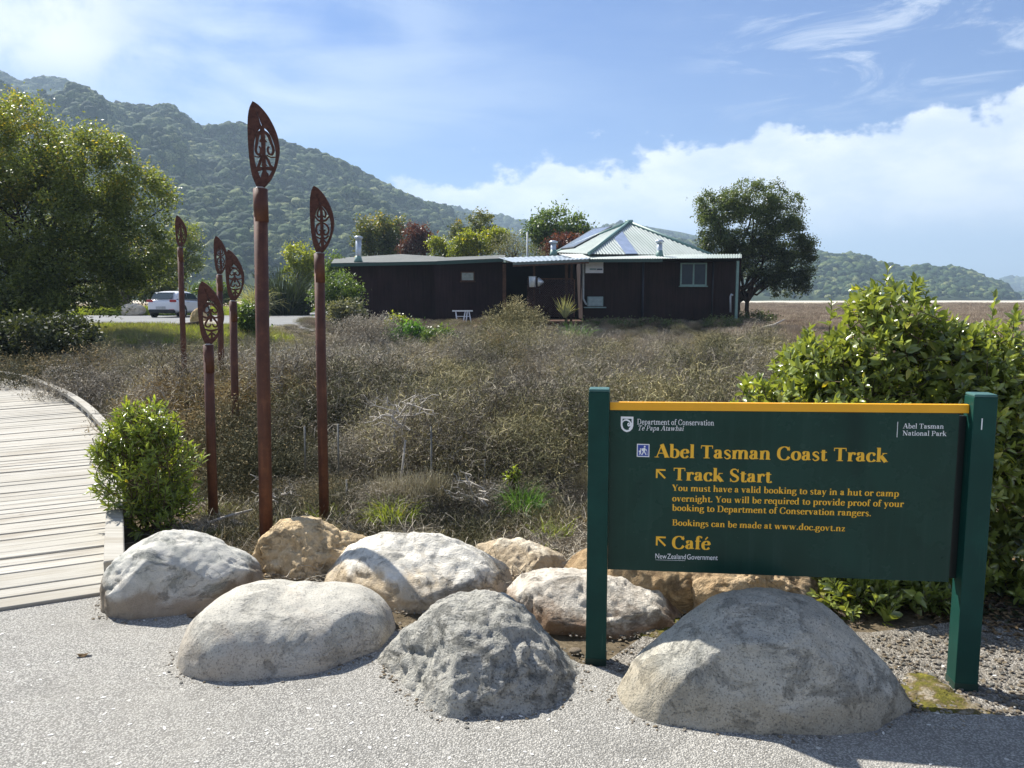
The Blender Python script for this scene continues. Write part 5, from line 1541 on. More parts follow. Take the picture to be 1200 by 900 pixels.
a = q(836, 306, 37.9); MB().tube([(a.x, a.y, a.z - .05), (a.x, a.y, 0.3)], .04, 8).build('downpipe', simple('dark_grey_downpipe', (0.018, 0.022, 0.03), 0.5), cafe)

# left block: two stepped wings under flat roofs
LX0, LXm, LX1 = P(404, 340, 41).x, P(512, 340, 40).x, P(588, 340, 39.2).x
zl = P(450, 309, 41).z
mb = MB().span(wq((LX0, 41.0, -0.1)), wq((LXm, 49.0, zl))); w1 = mb.build('wall', M['clad_far'], cafe)
panels(LX0, LXm, 41.0, 0.0, zl - .03, 3, M['clad_far'], w1)
zm = P(550, 306, 39.6).z
mb = MB().span(wq((LXm - .1, 39.9, -0.1)), wq((LX1, 49.0, zm))); w2 = mb.build('wall', M['clad_far'], cafe)
panels(LXm, LX1, 39.9, 0.0, zm - .02, 4, M['clad_far'], w2)
window(540, 556, 318.5, 329.5, 39.83, False, cafe, M['timber'], M['pane_pale'], .05)
# roof slabs of the left block
def slab(name, pts_lo, th, mat, parent):
    mb = MB(); lo = [mb.bm.verts.new(p) for p in pts_lo]; hi = [mb.bm.verts.new(Vector(p) + Vector((0, 0, th))) for p in pts_lo]
    mb.bm.faces.new(hi); mb.bm.faces.new(lo[::-1]); n = len(lo)
    for k in range(n): mb.bm.faces.new((lo[k], lo[(k + 1) % n], hi[(k + 1) % n], hi[k]))
    return mb.build(name, mat, parent)
fr = slab('flat_roof', [q(388, 309.5, 40.6), q(528, 307, 39.7), q(520, 302.0, 44), q(470, 298.7, 49), q(392, 303.5, 49)], .05, M['flatroof'], cafe)
slab('fascia', [q(387.5, 312.6, 40.52), q(513, 309.9, 39.65), q(513, 309.9, 39.70), q(387.5, 312.6, 40.57)], .155, M['fascia'], cafe)
slab('flat_roof', [q(512, 307, 39.5), q(592, 303.6, 38.9), q(592, 299.8, 45), q(512, 303, 46)], .05, M['flatroof'], cafe)
slab('fascia', [q(511.5, 310.2, 39.4), q(590, 306.6, 38.82), q(590, 306.6, 38.87), q(511.5, 310.2, 39.45)], .15, M['fascia'], cafe)
# verandah between the blocks
vr = corrugated('verandah_roof', q(601, 307.2, 35.6), q(690, 303.4, 36.4), q(696, 298.0, 40.0), M['verandah'], cafe, q(584, 302.0, 39.5), pitch=.20, amp=.012)
a, b = q(601, 307.4, 35.58), q(690, 303.6, 36.38)
slab('fascia', [a - Vector((0, 0, .12)), b - Vector((0, 0, .12)), b + Vector((0, .03, -.12)), a + Vector((0, .03, -.12))], .115, simple('grey_green_fascia', (0.13, 0.17, 0.155), 0.5), cafe)
slab('gutter', [a - Vector((0, .06, .20)), b - Vector((0, .06, .20)), b + Vector((0, -.005, -.20)), a + Vector((0, -.005, -.20))], .07, M['timber'], cafe)
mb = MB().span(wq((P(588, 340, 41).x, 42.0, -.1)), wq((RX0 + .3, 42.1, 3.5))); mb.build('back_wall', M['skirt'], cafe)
mb = MB().span(wq((P(588, 340, 37).x, 36.6, .35)), wq((RX0 + .05, 42.0, .47))); mb.build('deck', M['timber'], cafe)
for (px, pt, d, wd) in ((591, 308, 37.6, .17), (626, 308, 37.2, .10), (664, 307, 37.2, .14), (670, 307, 37.4, .10)):
    a = q(px, pt, d); MB().span((a.x - wd / 2, a.y, 0.1), (a.x + wd / 2, a.y + .1, a.z - .05)).build('verandah_post', M['timber'], cafe)
# diagonal lattice screen
la, lb = q(618, 327.5, 36.8), q(672, 372, 36.8)
mb = MB(); st_ = 0.11; wl = lb.x - la.x; hl = la.z - lb.z
def clip(c0, s):
    pts_ = []
    for k in (0, 1):
        pass
    x0_ = max(0, c0 if s > 0 else c0 - hl); x1_ = min(wl, c0 + hl if s > 0 else c0)
    return (x0_, x1_)
k = -hl
while k < wl:
    x0_, x1_ = clip(k, 1)
    if x1_ - x0_ > .05:
        z0_, z1_ = x0_ - k, x1_ - k
        mb.tube([(la.x + x0_, la.y, lb.z + z0_), (la.x + x1_, la.y, lb.z + z1_)], .014, 4)
    k += st_
k = 0
while k < wl + hl:
    x0_, x1_ = clip(k, -1)
    if x1_ - x0_ > .05:
        mb.tube([(la.x + x0_, la.y + .012, lb.z + k - x0_), (la.x + x1_, la.y + .012, lb.z + k - x1_)], .014, 4)
    k += st_
lt = mb.build('lattice_screen', M['lattice'], cafe, kind='stuff')
MB().span((la.x, la.y + .03, la.z), (lb.x, la.y + .08, la.z + .06)).span((lb.x, la.y + .03, lb.z), (lb.x + .07, la.y + .08, la.z)).build('lattice_rail', M['timber'], cafe)
MB().span((la.x, la.y + .5, lb.z), (lb.x, la.y + .55, la.z - .25)).build('lattice_backing', M['clad_far'], cafe)
# serrated end of a second trellis catching the sun
mb = MB()
a = q(590, 337, 36.9)
for k in range(16):
    mb.box((a.x + .05, a.y, a.z - k * .125), (.11, .05, .07), Matrix.Rotation(.7, 3, 'Y'))
mb.build('trellis_edge', M['timber'], cafe)
# pale tub and round lamp on the verandah
a, b = q(620, 337, 37.3), q(628, 325, 37.3)
def vthing(name, mb, mat, label, cat): return link(name, mb.mesh(name, mat), label=label, cat=cat)
c_ = P(624, 336.5, 36.2)
t_b = thing('tub', (c_.x, c_.y, c_.z), 'pale grey tub standing behind the lattice screen on the verandah', 'tub')
mb = MB().tube([(0, 0, 0), (0, 0, .02), (0, 0, .44), (0, 0, .48)], [.14, .155, .175, .165], 16); mb.build('body', M['galv'], t_b)
mb = MB().tube([(0, 0, .46), (0, 0, .50)], [.185, .182], 16); mb.build('rim', M['pipe'], t_b)
c_ = P(632.5, 330.5, 36.2)
t_d = thing('dish', (c_.x, c_.y, c_.z), 'pale round dish facing sideways beside the grey tub', 'dish')
mb = MB().tube([(0.20, -.02, 0), (0.05, 0, 0), (-.04, 0, 0), (-.10, 0, 0)], [.02, .15, .22, .20], 18); mb.build('bowl', M['galv'], t_d)
MB().tube([(0, .02, -.2), (0, .12, -.55)], .02, 8).build('bracket', M['black'], t_d)
# white folding trestle against the wall
a = P(543, 377, 38.6); zt_ = P(543, 363.5, 38.6).z
tr = thing('trestle', (a.x, a.y, 0.3), 'white folding trestle frame standing against the dark wall', 'trestle')
za_ = a.z - .3; ht = zt_ - .3
MB().span((-.55, -.05, ht - .07), (.47, .12, ht)).build('top_board', M['bwhite'], tr)
for (xa_, xb_) in ((-.38, -.26), (.10, -.06), (.28, .46), (.20, .10)):
    MB().tube([(xa_, 0, ht - .05), (xb_, -.08, za_ - .35)], .035, 6).build('leg', M['bwhite'], tr)
MB().tube([(-.34, -.02, ht * .55), (.32, -.02, ht * .55)], .022, 6).build('brace', M['bwhite'], tr)
# thin pale mast behind the roof
a = P(618, 300, 52); t2 = P(618, 272, 52)
link('pole', MB().tube([(0, 0, -3.5), (0, 0, t2.z - a.z)], .055, 8).mesh('pole', M['pipe']), None, a, label='thin pale pole rising behind the verandah roof', cat='pole')

# ------------------------------------------------------------------ parked car
cp = P(184, 371.5, 41.5); gzc = 0.535
car = thing('parked_car', (cp.x - .02, cp.y + .6, gzc), 'white hatchback parked on the sealed yard beyond the steel posts', 'car', None, R(-5))
# local: +y forward, x right, rear bumper at y = 0
def ring_at(y, hw, z0_, z1_, belt, nose=0):
    zb_ = z0_; pts = [(-hw * .93, zb_), (-hw, zb_ + .16), (-hw, belt - .18), (-hw * .955, belt), (-hw * .80, z1_ - .012), (-hw * .4, z1_), (hw * .4, z1_), (hw * .80, z1_ - .012), (hw * .955, belt), (hw, belt - .18), (hw, zb_ + .16), (hw * .93, zb_)]
    return [(x, y, z) for x, z in pts]
secs = [(0.0, .70, .42, .80, .74), (.05, .80, .30, .93, .86), (.22, .87, .22, .98, .94), (.6, .885, .20, .96, .94), (1.6, .885, .20, .93, .92), (2.7, .885, .20, .92, .90), (3.2, .88, .20, .90, .87), (3.75, .85, .21, .80, .77), (4.10, .78, .24, .70, .66), (4.25, .62, .34, .58, .55)]
def loft(name, secs_, mat, parent, sub=1):
    rings = [ring_at(*s) for s in secs_]; n = len(rings[0]); v = np.array([p for r_ in rings for p in r_])
    f = [(i * n + k, i * n + (k + 1) % n, (i + 1) * n + (k + 1) % n, (i + 1) * n + k) for i in range(len(rings) - 1) for k in range(n)]
    bm = bmesh.new(); vs = [bm.verts.new(p) for p in v]
    for q_ in f: bm.faces.new([vs[i] for i in q_])
    bm.faces.new([vs[i] for i in range(n)][::-1]); bm.faces.new([vs[-n + i] for i in range(n)])
    bmesh.ops.recalc_face_normals(bm, faces=bm.faces)
    me = bpy.data.meshes.new(name); bm.to_mesh(me); bm.free(); me.materials.append(mat)
    for p in me.polygons: p.use_smooth = True
    o_ = link(name, me, parent); 
    if sub:
        m_ = o_.modifiers.new('soft', 'SUBSURF'); m_.levels = 2; m_.render_levels = 2
    return o_
body = loft('body', secs, M['carpaint'], car)
# greenhouse with raked hatch
gh = [(.10, .74, .88, .92, .90), (.42, .72, .88, 1.33, 1.22), (.75, .70, .88, 1.425, 1.33), (1.5, .70, .88, 1.46, 1.36), (2.2, .69, .88, 1.42, 1.32), (2.75, .70, .88, 1.16, 1.08), (3.15, .72, .86, .92, .90)]
loft('cabin', gh, M['carpaint'], car)
def flat(name, pts, mat, parent, th=.012, nrm=None):
    pts = [Vector(p) for p in pts]; n = (pts[1] - pts[0]).cross(pts[2] - pts[0]).normalized() if nrm is None else Vector(nrm)
    mb = MB(); lo = [mb.bm.verts.new(p) for p in pts]; hi = [mb.bm.verts.new(p + n * th) for p in pts]
    mb.bm.faces.new(hi); mb.bm.faces.new(lo[::-1]); m_ = len(pts)
    for k in range(m_): mb.bm.faces.new((lo[k], lo[(k + 1) % m_], hi[(k + 1) % m_], hi[k]))
    return mb.build(name, mat, parent)
flat('rear_window', [(-.60, .115, 1.00), (.60, .115, 1.00), (.54, .32, 1.29), (-.54, .32, 1.29)], M['carglass'], car, .035, (0, -.8, .5))
for sx in (1, -1):
    flat('side_window', [(sx * .745, .62, 1.00), (sx * .745, 1.42, .99), (sx * .665, 1.40, 1.33), (sx * .665, .86, 1.31)], M['carglass'], car, .03, (sx, 0, .25))
    flat('side_window', [(sx * .745, 1.50, .99), (sx * .745, 2.62, .97), (sx * .675, 2.22, 1.30), (sx * .665, 1.50, 1.33)], M['carglass'], car, .03, (sx, 0, .25))
    mb = MB().box((sx * .93, 2.42, 1.00), (.16, .12, .13)); mb.bevel(.03, 2); mb.build('mirror', M['carpaint'] if 0 else M['black'], car)
    mb = MB().box((sx * .66, .045, .90), (.36, .10, .13)); mb.bevel(.03, 2); mb.build('tail_light', M['red'], car)
    for y in (.72, 3.38):
        wh = MB().tube([(sx * .70, y, .31), (sx * .725, y, .31), (sx * .885, y, .31), (sx * .90, y, .31)], [.27, .315, .315, .28], 24).build('wheel', M['tyre'], car)
        MB().tube([(sx * .88, y, .31), (sx * .908, y, .31)], [.205, .195], 20).build('rim', M['alloy'], wh)
        mb = MB()
        for k in range(5):
            a_ = k * 2 * PI / 5 + .3; mb.tube([(sx * .912, y + .04 * math.cos(a_), .31 + .04 * math.sin(a_)), (sx * .912, y + .19 * math.cos(a_), .31 + .19 * math.sin(a_))], .022, 5)
        mb.build('spoke', M['galv'], wh)
        MB().tube([(sx * .80, y, .34), (sx * .893, y, .34)], [.385, .375], 24).build('wheel_arch', M['black'], car)
mb = MB().box((0, .06, .34), (1.46, .16, .20)); mb.bevel(.05, 2); mb.build('bumper_valance', M['black'], car)
MB().span((-.30, -.018, .46), (.24, .02, .60)).build('number_plate', M['plate'], car)
mb = MB().box((0, .46, 1.36), (1.06, .22, .03)); mb.bevel(.01, 1); mb.build('spoiler', M['carpaint'], car)
MB().tube([(0, 1.0, 1.42), (0, .93, 1.55)], .008, 5).build('aerial', M['black'], car)
for k, (px, py, w_) in enumerate(((477, 512, 0),)): pass
MB().span((.45, -.012, .40), (.70, .05, .44)).build('reflector', M['red'], car)
for sx in (1, -1):
    MB().span((sx * .893 - .004, 1.2, .80), (sx * .893 + .004, 1.36, .83)).build('door_handle', M['galv'], car)
# log beside the yard and a pale tent-like mound
a = P(132, 370, 50)
# ------------------------------------------------------------------ foliage geometry
def unit(v): return v / np.maximum(1e-9, np.linalg.norm(v, axis=1))[:, None]
def rdir(n, r): return unit(r.normal(size=(n, 3)))
def leaf_quads(c, d, nr, ln, wd):
    """rhombus leaves, one quad each"""
    s = unit(np.cross(d, nr)); ln = np.asarray(ln)[:, None] if np.ndim(ln) else ln; wd = np.asarray(wd)[:, None] if np.ndim(wd) else wd
    a = c - d * ln * .5; b = c + d * ln * .5; m = c - d * ln * .04
    v = np.stack([a, m - s * wd * .5, b, m + s * wd * .5], 1).reshape(-1, 3)
    i = np.arange(len(c)) * 4
    return v, np.stack([i, i + 1, i + 2, i + 3], 1)
def leaf_fold(c, d, nr, ln, wd, fold=.22):
    """folded, pointed leaf: base at c, two halves along a midrib"""
    s = unit(np.cross(d, nr)); n = unit(np.cross(s, d))
    ln = np.asarray(ln)[:, None]; wd = np.asarray(wd)[:, None]
    up = n * wd * fold
    dr = -n * ln * .10
    b = c; t = c + d * ln + dr * 1.6
    l1 = c + d * ln * .33 - s * wd * .46 + up; r1 = c + d * ln * .33 + s * wd * .46 + up
    l2 = c + d * ln * .68 - s * wd * .38 + up * .8 + dr * .6; r2 = c + d * ln * .68 + s * wd * .38 + up * .8 + dr * .6
    m1 = c + d * ln * .33; m2 = c + d * ln * .68 + dr * .6
    v = np.stack([b, l1, m1, r1, l2, m2, r2, t], 1).reshape(-1, 3)
    i = np.arange(len(c)) * 8
    q = np.concatenate([np.stack([i + 1, i + 4, i + 5, i + 2], 1), np.stack([i + 2, i + 5, i + 6, i + 3], 1)])
    tr = np.concatenate([np.stack([i, i + 1, i + 2], 1), np.stack([i, i + 2, i + 3], 1), np.stack([i + 4, i + 7, i + 5], 1), np.stack([i + 5, i + 7, i + 6], 1)])
    return v, q, tr
def ribbons(start, d0, length, width, seg, curl, r, droop=0.0, taper=.35):
    """curved twigs / blades as thin strips"""
    n = len(start); p = start.copy(); d = d0.copy(); rows = []
    side = unit(np.cross(d, rdir(n, r)))
    L = np.asarray(length)[:, None] if np.ndim(length) else length
    W = np.asarray(width)[:, None] if np.ndim(width) else width
    for k in range(seg + 1):
        w_ = W * (1 - (1 - taper) * k / seg) * .5
        rows.append(np.stack([p - side * w_, p + side * w_], 1))
        d = unit(d + r.normal(size=(n, 3)) * curl + np.array([0, 0, -droop * (k + 1) / seg]))
        side = unit(side - d * (side * d).sum(1)[:, None])
        p = p + d * (L / seg)
    V = np.stack(rows, 1)                       # n, seg+1, 2, 3
    v = V.reshape(-1, 3); m = (seg + 1) * 2
    b = (np.arange(n) * m)[:, None] + (np.arange(seg) * 2)[None, :]
    b = b.ravel()
    return v, np.stack([b, b + 1, b + 3, b + 2], 1), m
def tubes_np(paths, r0s, r1s, n=6):
    vs = []; fs = []; off = 0
    th = np.linspace(0, 2 * PI, n, endpoint=False)
    for pts, ra, rb in zip(paths, r0s, r1s):
        pts = np.asarray(pts, float); m = len(pts)
        t = np.gradient(pts, axis=0); t = unit(t)
        ref = np.where(np.abs(t[:, 2:3]) < .9, np.array([[0, 0, 1.]]), np.array([[1., 0, 0]]))
        a = unit(np.cross(t, ref)); b = np.cross(t, a)
        rad = np.linspace(ra, rb, m)[:, None, None]
        ring = pts[:, None, :] + rad * (a[:, None, :] * np.cos(th)[None, :, None] + b[:, None, :] * np.sin(th)[None, :, None])
        vs.append(ring.reshape(-1, 3))
        i = (np.arange(m - 1) * n)[:, None] + np.arange(n)[None, :]
        j = (np.arange(m - 1) * n)[:, None] + ((np.arange(n) + 1) % n)[None, :]
        fs.append((np.stack([i, j, j + n, i + n], 2).reshape(-1, 4)) + off); off += m * n
    return np.concatenate(vs), np.concatenate(fs)
def limb(a, b, r, k=6, wob=.08, sag=.0):
    a = np.asarray(a, float); b = np.asarray(b, float); t = np.linspace(0, 1, k)[:, None]
    p = a + (b - a) * t; L = np.linalg.norm(b - a)
    w_ = r.normal(size=(k, 3)) * wob * L * np.sin(t * PI)
    p = p + w_; p[:, 2] += (np.sin(t[:, 0] * PI) * sag * L)
    return p

def tree(name, label, cat, base, blobs, n_cl, per, cl_r, leaf, mat, bark, seed, trunk_r=.15, trunks=1, hang=0.0, group=None, shell=.55, fork=.45, n_limb=14, kindleaf='quad', trunk_h=None, wid=.5):
    """blobs: (centre, (rx,ry,rz)) in world metres"""
    r = np.random.default_rng(seed); base = np.array(base[:], float)
    root = thing(name, base, label, cat, group)
    vol = np.array([b[1][0] * b[1][2] for b in blobs]); pick = r.choice(len(blobs), n_cl, p=vol / vol.sum())
    ctr = np.array([b[0][:] for b in blobs]); rad = np.array([b[1] for b in blobs])
    dd = rdir(n_cl, r); rr = np.power(r.uniform(shell ** 3, 1, n_cl), 1 / 3.)
    cc = ctr[pick] + dd * rad[pick] * rr[:, None]
    cc[:, 2] = np.maximum(cc[:, 2], base[2] + .1)
    lower = -r.uniform(0, 1, n_cl) * 0
    idx = np.repeat(np.arange(n_cl), per); N_ = len(idx)
    sz = cl_r * r.uniform(.6, 1.35, n_cl)
    off = r.normal(size=(N_, 3)) * .5; off[:, 2] *= (.75 + hang * 1.1)
    c = cc[idx] + off * sz[idx][:, None]
    d = rdir(N_, r); d[:, 2] = d[:, 2] * (1 - hang) - hang * 1.3 + (0.25 if hang == 0 else 0); d = unit(d)
    nr = unit(rdir(N_, r) + np.array([0, 0, .8]))
    ln = leaf * r.uniform(.65, 1.3, N_); v, qd = leaf_quads(c - base, d, nr, ln, ln * wid)
    tint = np.clip(r.normal(.46, .17, n_cl)[idx] + r.normal(0, .15, N_) + .16 * (c[:, 2] - ctr[:, 2].mean()) / max(.5, rad[:, 2].max()), 0, 1)
    link('crown', mesh_np('crown', v, [qd], mat, {'tint': np.repeat(tint, 4)}), root)
    # trunks and limbs
    lo = ctr[:, 2].min(); paths = []; ra = []; rb = []
    big = blobs[int(np.argmax(vol))][0]
    th = trunk_h if trunk_h else max(.4, (big[2] - base[2]) * fork)
    for k in range(trunks):
        top_ = np.array([0, 0, th]) + (np.array([(big[0] - base[0]) * .3, (big[1] - base[1]) * .3, 0]) + (r.normal(size=3) * np.array([.5, .3, .0]) * th * .5 if trunks > 1 else 0))
        b0_ = np.array([r.normal() * .25, r.normal() * .2, 0]) * (trunks > 1)
        paths.append(limb(b0_ - np.array([0, 0, .3]), top_, r, 7, .02)); ra.append(trunk_r * (1 if trunks == 1 else .7)); rb.append(trunk_r * .55)
        for j in r.choice(n_cl, max(3, n_limb // trunks)):
            e = cc[j] - base
            m_ = top_ + (e - top_) * .5 + r.normal(size=3) * .1
            paths.append(limb(top_ - np.array([0, 0, .15]), e, r, 7, .05, .06)); ra.append(trunk_r * .42); rb.append(trunk_r * .07)
            for q_ in range(2):
                e2 = cc[r.integers(n_cl)] - base
                if np.linalg.norm(e2 - m_) < rad.max() * 1.1:
                    paths.append(limb(paths[-1 - q_][3], e2, r, 5, .05)); ra.append(trunk_r * .16); rb.append(trunk_r * .04)
    v, f = tubes_np(paths, ra, rb, 7)
    link('trunk', mesh_np('trunk', v, [f], bark, smooth=True), root)
    return root
def pb(px, py, rx, ry, d, depth=.8):
    """blob from photo pixels at distance d"""
    c = P(px, py, d); return (c, (rx * d / 900, depth * (rx + ry) / 2 * d / 900, ry * d / 900))
def gpos(px, d):
    p = P(px, 350, d); return Vector((p.x, p.y, float(gz(p.x, p.y))))

# ------------------------------------------------------------------ trees
tree('willow_tree', 'large yellow-green tree with small drooping leaves filling the left edge', 'tree', gpos(48, 24.0),
     [pb(18, 180, 62, 66, 24), pb(-60, 190, 80, 90, 24), pb(108, 208, 52, 56, 23.6), pb(165, 240, 38, 38, 23.6), pb(60, 255, 95, 80, 23.5), pb(155, 295, 46, 38, 23.2), pb(80, 320, 80, 48, 23), pb(-30, 330, 80, 50, 23), pb(30, 350, 60, 32, 22.6)],
     1250, 120, .33, .100, M['willow'], M['bark_dark'], 101, .17, 4, .28, shell=.70, n_limb=44, fork=.35, trunk_h=1.4, wid=.42)
tree('shore_tree', 'dark spreading tree standing at the right end of the building', 'tree', gpos(868, 43) + Vector((0, 0, .3)),
     [pb(884, 232, 36, 22, 43), pb(842, 244, 30, 20, 43), pb(920, 248, 26, 22, 43), pb(868, 268, 48, 28, 43), pb(846, 288, 26, 18, 43), pb(916, 282, 36, 28, 43), pb(946, 296, 13, 16, 43), pb(893, 308, 38, 22, 43), pb(918, 334, 30, 16, 43), pb(942, 318, 10, 14, 43)],
     640, 100, .36, .125, M['kanuka'], M['bark_dark'], 102, .20, 3, 0, shell=.5, n_limb=26, trunk_h=1.3)
BGT = [
 ('broadleaf_tree', 'tall open green tree rising behind the verandah roof', 'tree', 654, 60, [pb(652, 262, 32, 20, 60), pb(634, 272, 18, 16, 60), pb(676, 270, 16, 16, 60), pb(655, 285, 34, 18, 60)], 'mid', 150, 60, .62, .24, .22),
 ('broadleaf_tree', 'low maroon-leaved tree beneath the tall green tree behind the verandah', 'tree', 664, 56, [pb(665, 288, 26, 12, 56), pb(645, 296, 16, 8, 56)], 'maroon', 70, 55, .5, .2, .14),
 ('broadleaf_tree', 'dark round-topped tree with a golden rim behind the flat roof', 'tree', 563, 66, [pb(564, 262, 15, 13, 66), pb(540, 272, 12, 14, 66), pb(560, 282, 20, 14, 66)], 'olive', 90, 60, .5, .2, .16),
 ('broadleaf_tree', 'bright yellow-green tree in the centre behind the flat roof', 'tree', 560, 58, [pb(548, 288, 18, 16, 58), pb(572, 282, 16, 15, 58), pb(585, 276, 14, 11, 58), pb(540, 296, 14, 10, 58)], 'lime', 120, 60, .45, .2, .14),
 ('broadleaf_tree', 'thin grey half-bare tree beside the pale pole', 'tree', 602, 55, [pb(600, 288, 26, 15, 55), pb(618, 296, 22, 10, 55), pb(584, 292, 12, 10, 55)], 'greyleaf', 80, 34, .5, .13, .14),
 ('weeping_tree', 'dark weeping conifer-like tree with yellow tips behind the left wing', 'tree', 446, 70, [pb(440, 268, 20, 17, 70), pb(460, 274, 14, 18, 70), pb(428, 286, 14, 14, 70), pb(450, 292, 26, 12, 70)], 'olive', 150, 60, .6, .24, .2),
 ('broadleaf_tree', 'dark red-leaved tree between the weeping tree and the green ones', 'tree', 486, 66, [pb(484, 272, 13, 12, 66), pb(500, 284, 12, 12, 66), pb(484, 292, 20, 10, 66)], 'maroon', 100, 55, .5, .2, .16),
 ('broadleaf_tree', 'small yellow-green tree right of the dark red tree', 'tree', 518, 60, [pb(514, 288, 10, 12, 60), pb(524, 296, 9, 9, 60)], 'lime', 46, 55, .4, .18, .12),
 ('broadleaf_tree', 'lime green tree beside the tall steel post, behind the flax', 'tree', 352, 52, [pb(352, 300, 18, 18, 52), pb(345, 318, 16, 16, 52), pb(362, 322, 14, 20, 52)], 'lime', 90, 60, .42, .17, .13),
 ('broadleaf_tree', 'pale yellow-green tree peeping out right of the large willow', 'tree', 212, 52, [pb(214, 278, 18, 22, 52), pb(222, 300, 14, 18, 52), pb(205, 320, 16, 16, 52)], 'willow', 110, 60, .45, .15, .13),
 ('broadleaf_tree', 'dark tree with a thick brown trunk beyond the yard, left of the car', 'tree', 147, 50, [pb(150, 296, 46, 20, 50), pb(120, 310, 30, 18, 50), pb(185, 312, 24, 16, 50)], 'olive', 150, 55, .55, .19, .36),
 ('broadleaf_tree', 'small dark green tree left of the left wing of the building', 'tree', 392, 48, [pb(392, 306, 14, 12, 48), pb(384, 320, 10, 12, 48)], 'mid', 40, 50, .4, .16, .10),
]
for k, (nm, lb, ct, px, d, bl, mk, nc, per, cr, lf, tr_) in enumerate(BGT):
    tree(nm, lb, ct, gpos(px, d), bl, nc, per, cr, lf, M[mk], M['bark'], 200 + k, tr_, 1, .35 if nm == 'weeping_tree' else 0, shell=.35, n_limb=12, trunk_h=(2.6 if px == 147 else None))
# hedge and bushes beyond the yard
def bush(name, label, base, blobs, nc, per, cr, lf, mat, seed, group=None, wid=.5, hang=0.0):
    return tree(name, label, 'shrub', base, blobs, nc, per, cr, lf, mat, M['stem'], seed, .035, 3, hang, group, .3, n_limb=9, trunk_h=.25, wid=wid)
for k, (px, py, rx, ry, d, mk, lb) in enumerate([
        (120, 345, 40, 16, 54, 'olive', 'dark hedge plant in the shade behind the yard, left of the brown trunk'), (188, 338, 30, 20, 54, 'olive', 'dark bush behind the white car'),
        (250, 342, 24, 14, 62, 'mid', 'low green bush beyond the yard between the far posts'), (50, 350, 36, 16, 50, 'olive', 'dark bush seen beneath the big willow'),
        (395, 345, 30, 30, 31, 'mid', 'rounded bright green shrub at the left corner of the building'), (290, 372, 12, 14, 25, 'mid', 'small green shrub between the steel posts at the yard edge'),
        (408, 366, 20, 14, 29.5, 'greyleaf', 'grey-green shrub at the foot of the rounded green one')]):
    big = (px == 395)
    bush('shrub', lb, gpos(px, d), [pb(px, py, rx, ry, d), pb(px + rx * .3, py + ry * .5, rx * .7, ry * .6, d)], int(40 + rx * ry * .10), 60, .30 if d < 40 else .5, .11 if d < 40 else .2, M[mk], 300 + k)
for k, (px, py, rx, ry, d, mk, lb) in enumerate([
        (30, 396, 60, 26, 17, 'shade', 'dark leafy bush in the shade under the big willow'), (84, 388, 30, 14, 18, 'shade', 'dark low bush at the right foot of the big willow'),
        (478, 392, 24, 13, 27, 'lush', 'lush green herb clump in front of the flat-roofed wing'), (516, 396, 18, 10, 26, 'mid', 'second low green herb clump in front of the wing, right of the first'),
        (466, 380, 10, 10, 28, 'lime', 'yellow-green sapling at the left of the herb clumps'),
        (886, 374, 26, 9, 40, 'kanuka', 'dark low bush under the shore tree'), (846, 380, 26, 8, 36, 'kanuka', 'dark low bush at the right corner of the building'), (740, 384, 60, 8, 36.5, 'kanuka', 'dark low growth along the foot of the right wall')]):
    bush('shrub', lb, gpos(px, d), [pb(px, py, rx, ry, d)], int(34 + rx * ry * .07), 55, .26, .10, M[mk], 340 + k)

# ------------------------------------------------------------------ blades: flax, tussock, tufts
def blades(name, label, cat, base, n, ln, wd, spread, mat, seed, seg=6, droop=.35, curl=.05, kind=None):
    r = np.random.default_rng(seed)
    a = r.uniform(0, 2 * PI, n); lean = np.abs(r.normal(0, .42, n)); st_ = np.stack([np.cos(a), np.sin(a), 0 * a], 1) * (spread * r.uniform(0, 1, n))[:, None]
    d0 = unit(np.stack([np.cos(a) * np.sin(lean), np.sin(a) * np.sin(lean), np.cos(lean)], 1))
    L = ln * r.uniform(.55, 1.15, n); v, f, m = ribbons(st_, d0, L, wd * r.uniform(.7, 1.2, n), seg, curl, r, droop, .12)
    tint = np.repeat(np.clip(r.normal(.5, .22, n), 0, 1), m)
    return link(name, mesh_np(name, v, [f], mat, {'tint': tint}), None, base, label=label, cat=cat, kind=kind)
blades('flax_bush', 'large dark flax clump with sword-like leaves beyond the yard', 'flax', gpos(333, 48), 420, 2.9, .11, .9, M['flax'], 401, droop=.22)
blades('flax_bush', 'smaller dark flax clump right of the large one, partly behind the second tallest post', 'flax', gpos(350, 48.5), 260, 2.2, .10, .6, M['flax'], 402, droop=.22)
blades('tussock', 'pale feathery tussock left of the dark flax clump', 'tussock', gpos(300, 46.5), 420, 2.1, .06, .5, M['pampas'], 403, droop=.6)
blades('tussock', 'green spiky tuft below the lattice screen', 'tussock', gpos(674, 33), 260, 1.1, .035, .5, M['lush'], 404, droop=.5)
blades('tussock', 'small bright green tuft in the scrub left of the lattice', 'tussock', gpos(668, 29), 160, .5, .03, .35, M['lush'], 405, droop=.4)
blades('tussock', 'fresh green grass tuft behind the middle boulders', 'tussock', gpos(455, 5.35), 420, .22, .006, .16, M['grass'], 406, droop=.55)
blades('tussock', 'second green grass tuft behind the boulders, nearer the sign', 'tussock', gpos(612, 5.6), 420, .27, .006, .14, M['lush'], 407, droop=.5)
blades('tussock', 'small bright green cushion on the soil beside the tallest post', 'tussock', gpos(262, 5.0) + Vector((-.12, 0, 0)), 160, .06, .006, .05, M['lush'], 408, droop=.5)
blades('flower_spike', 'yellowish seed head standing before the lattice screen', 'plant', P(662, 372, 34.5), 90, .95, .05, .05, M['pampas'], 409, droop=.1, seg=4)

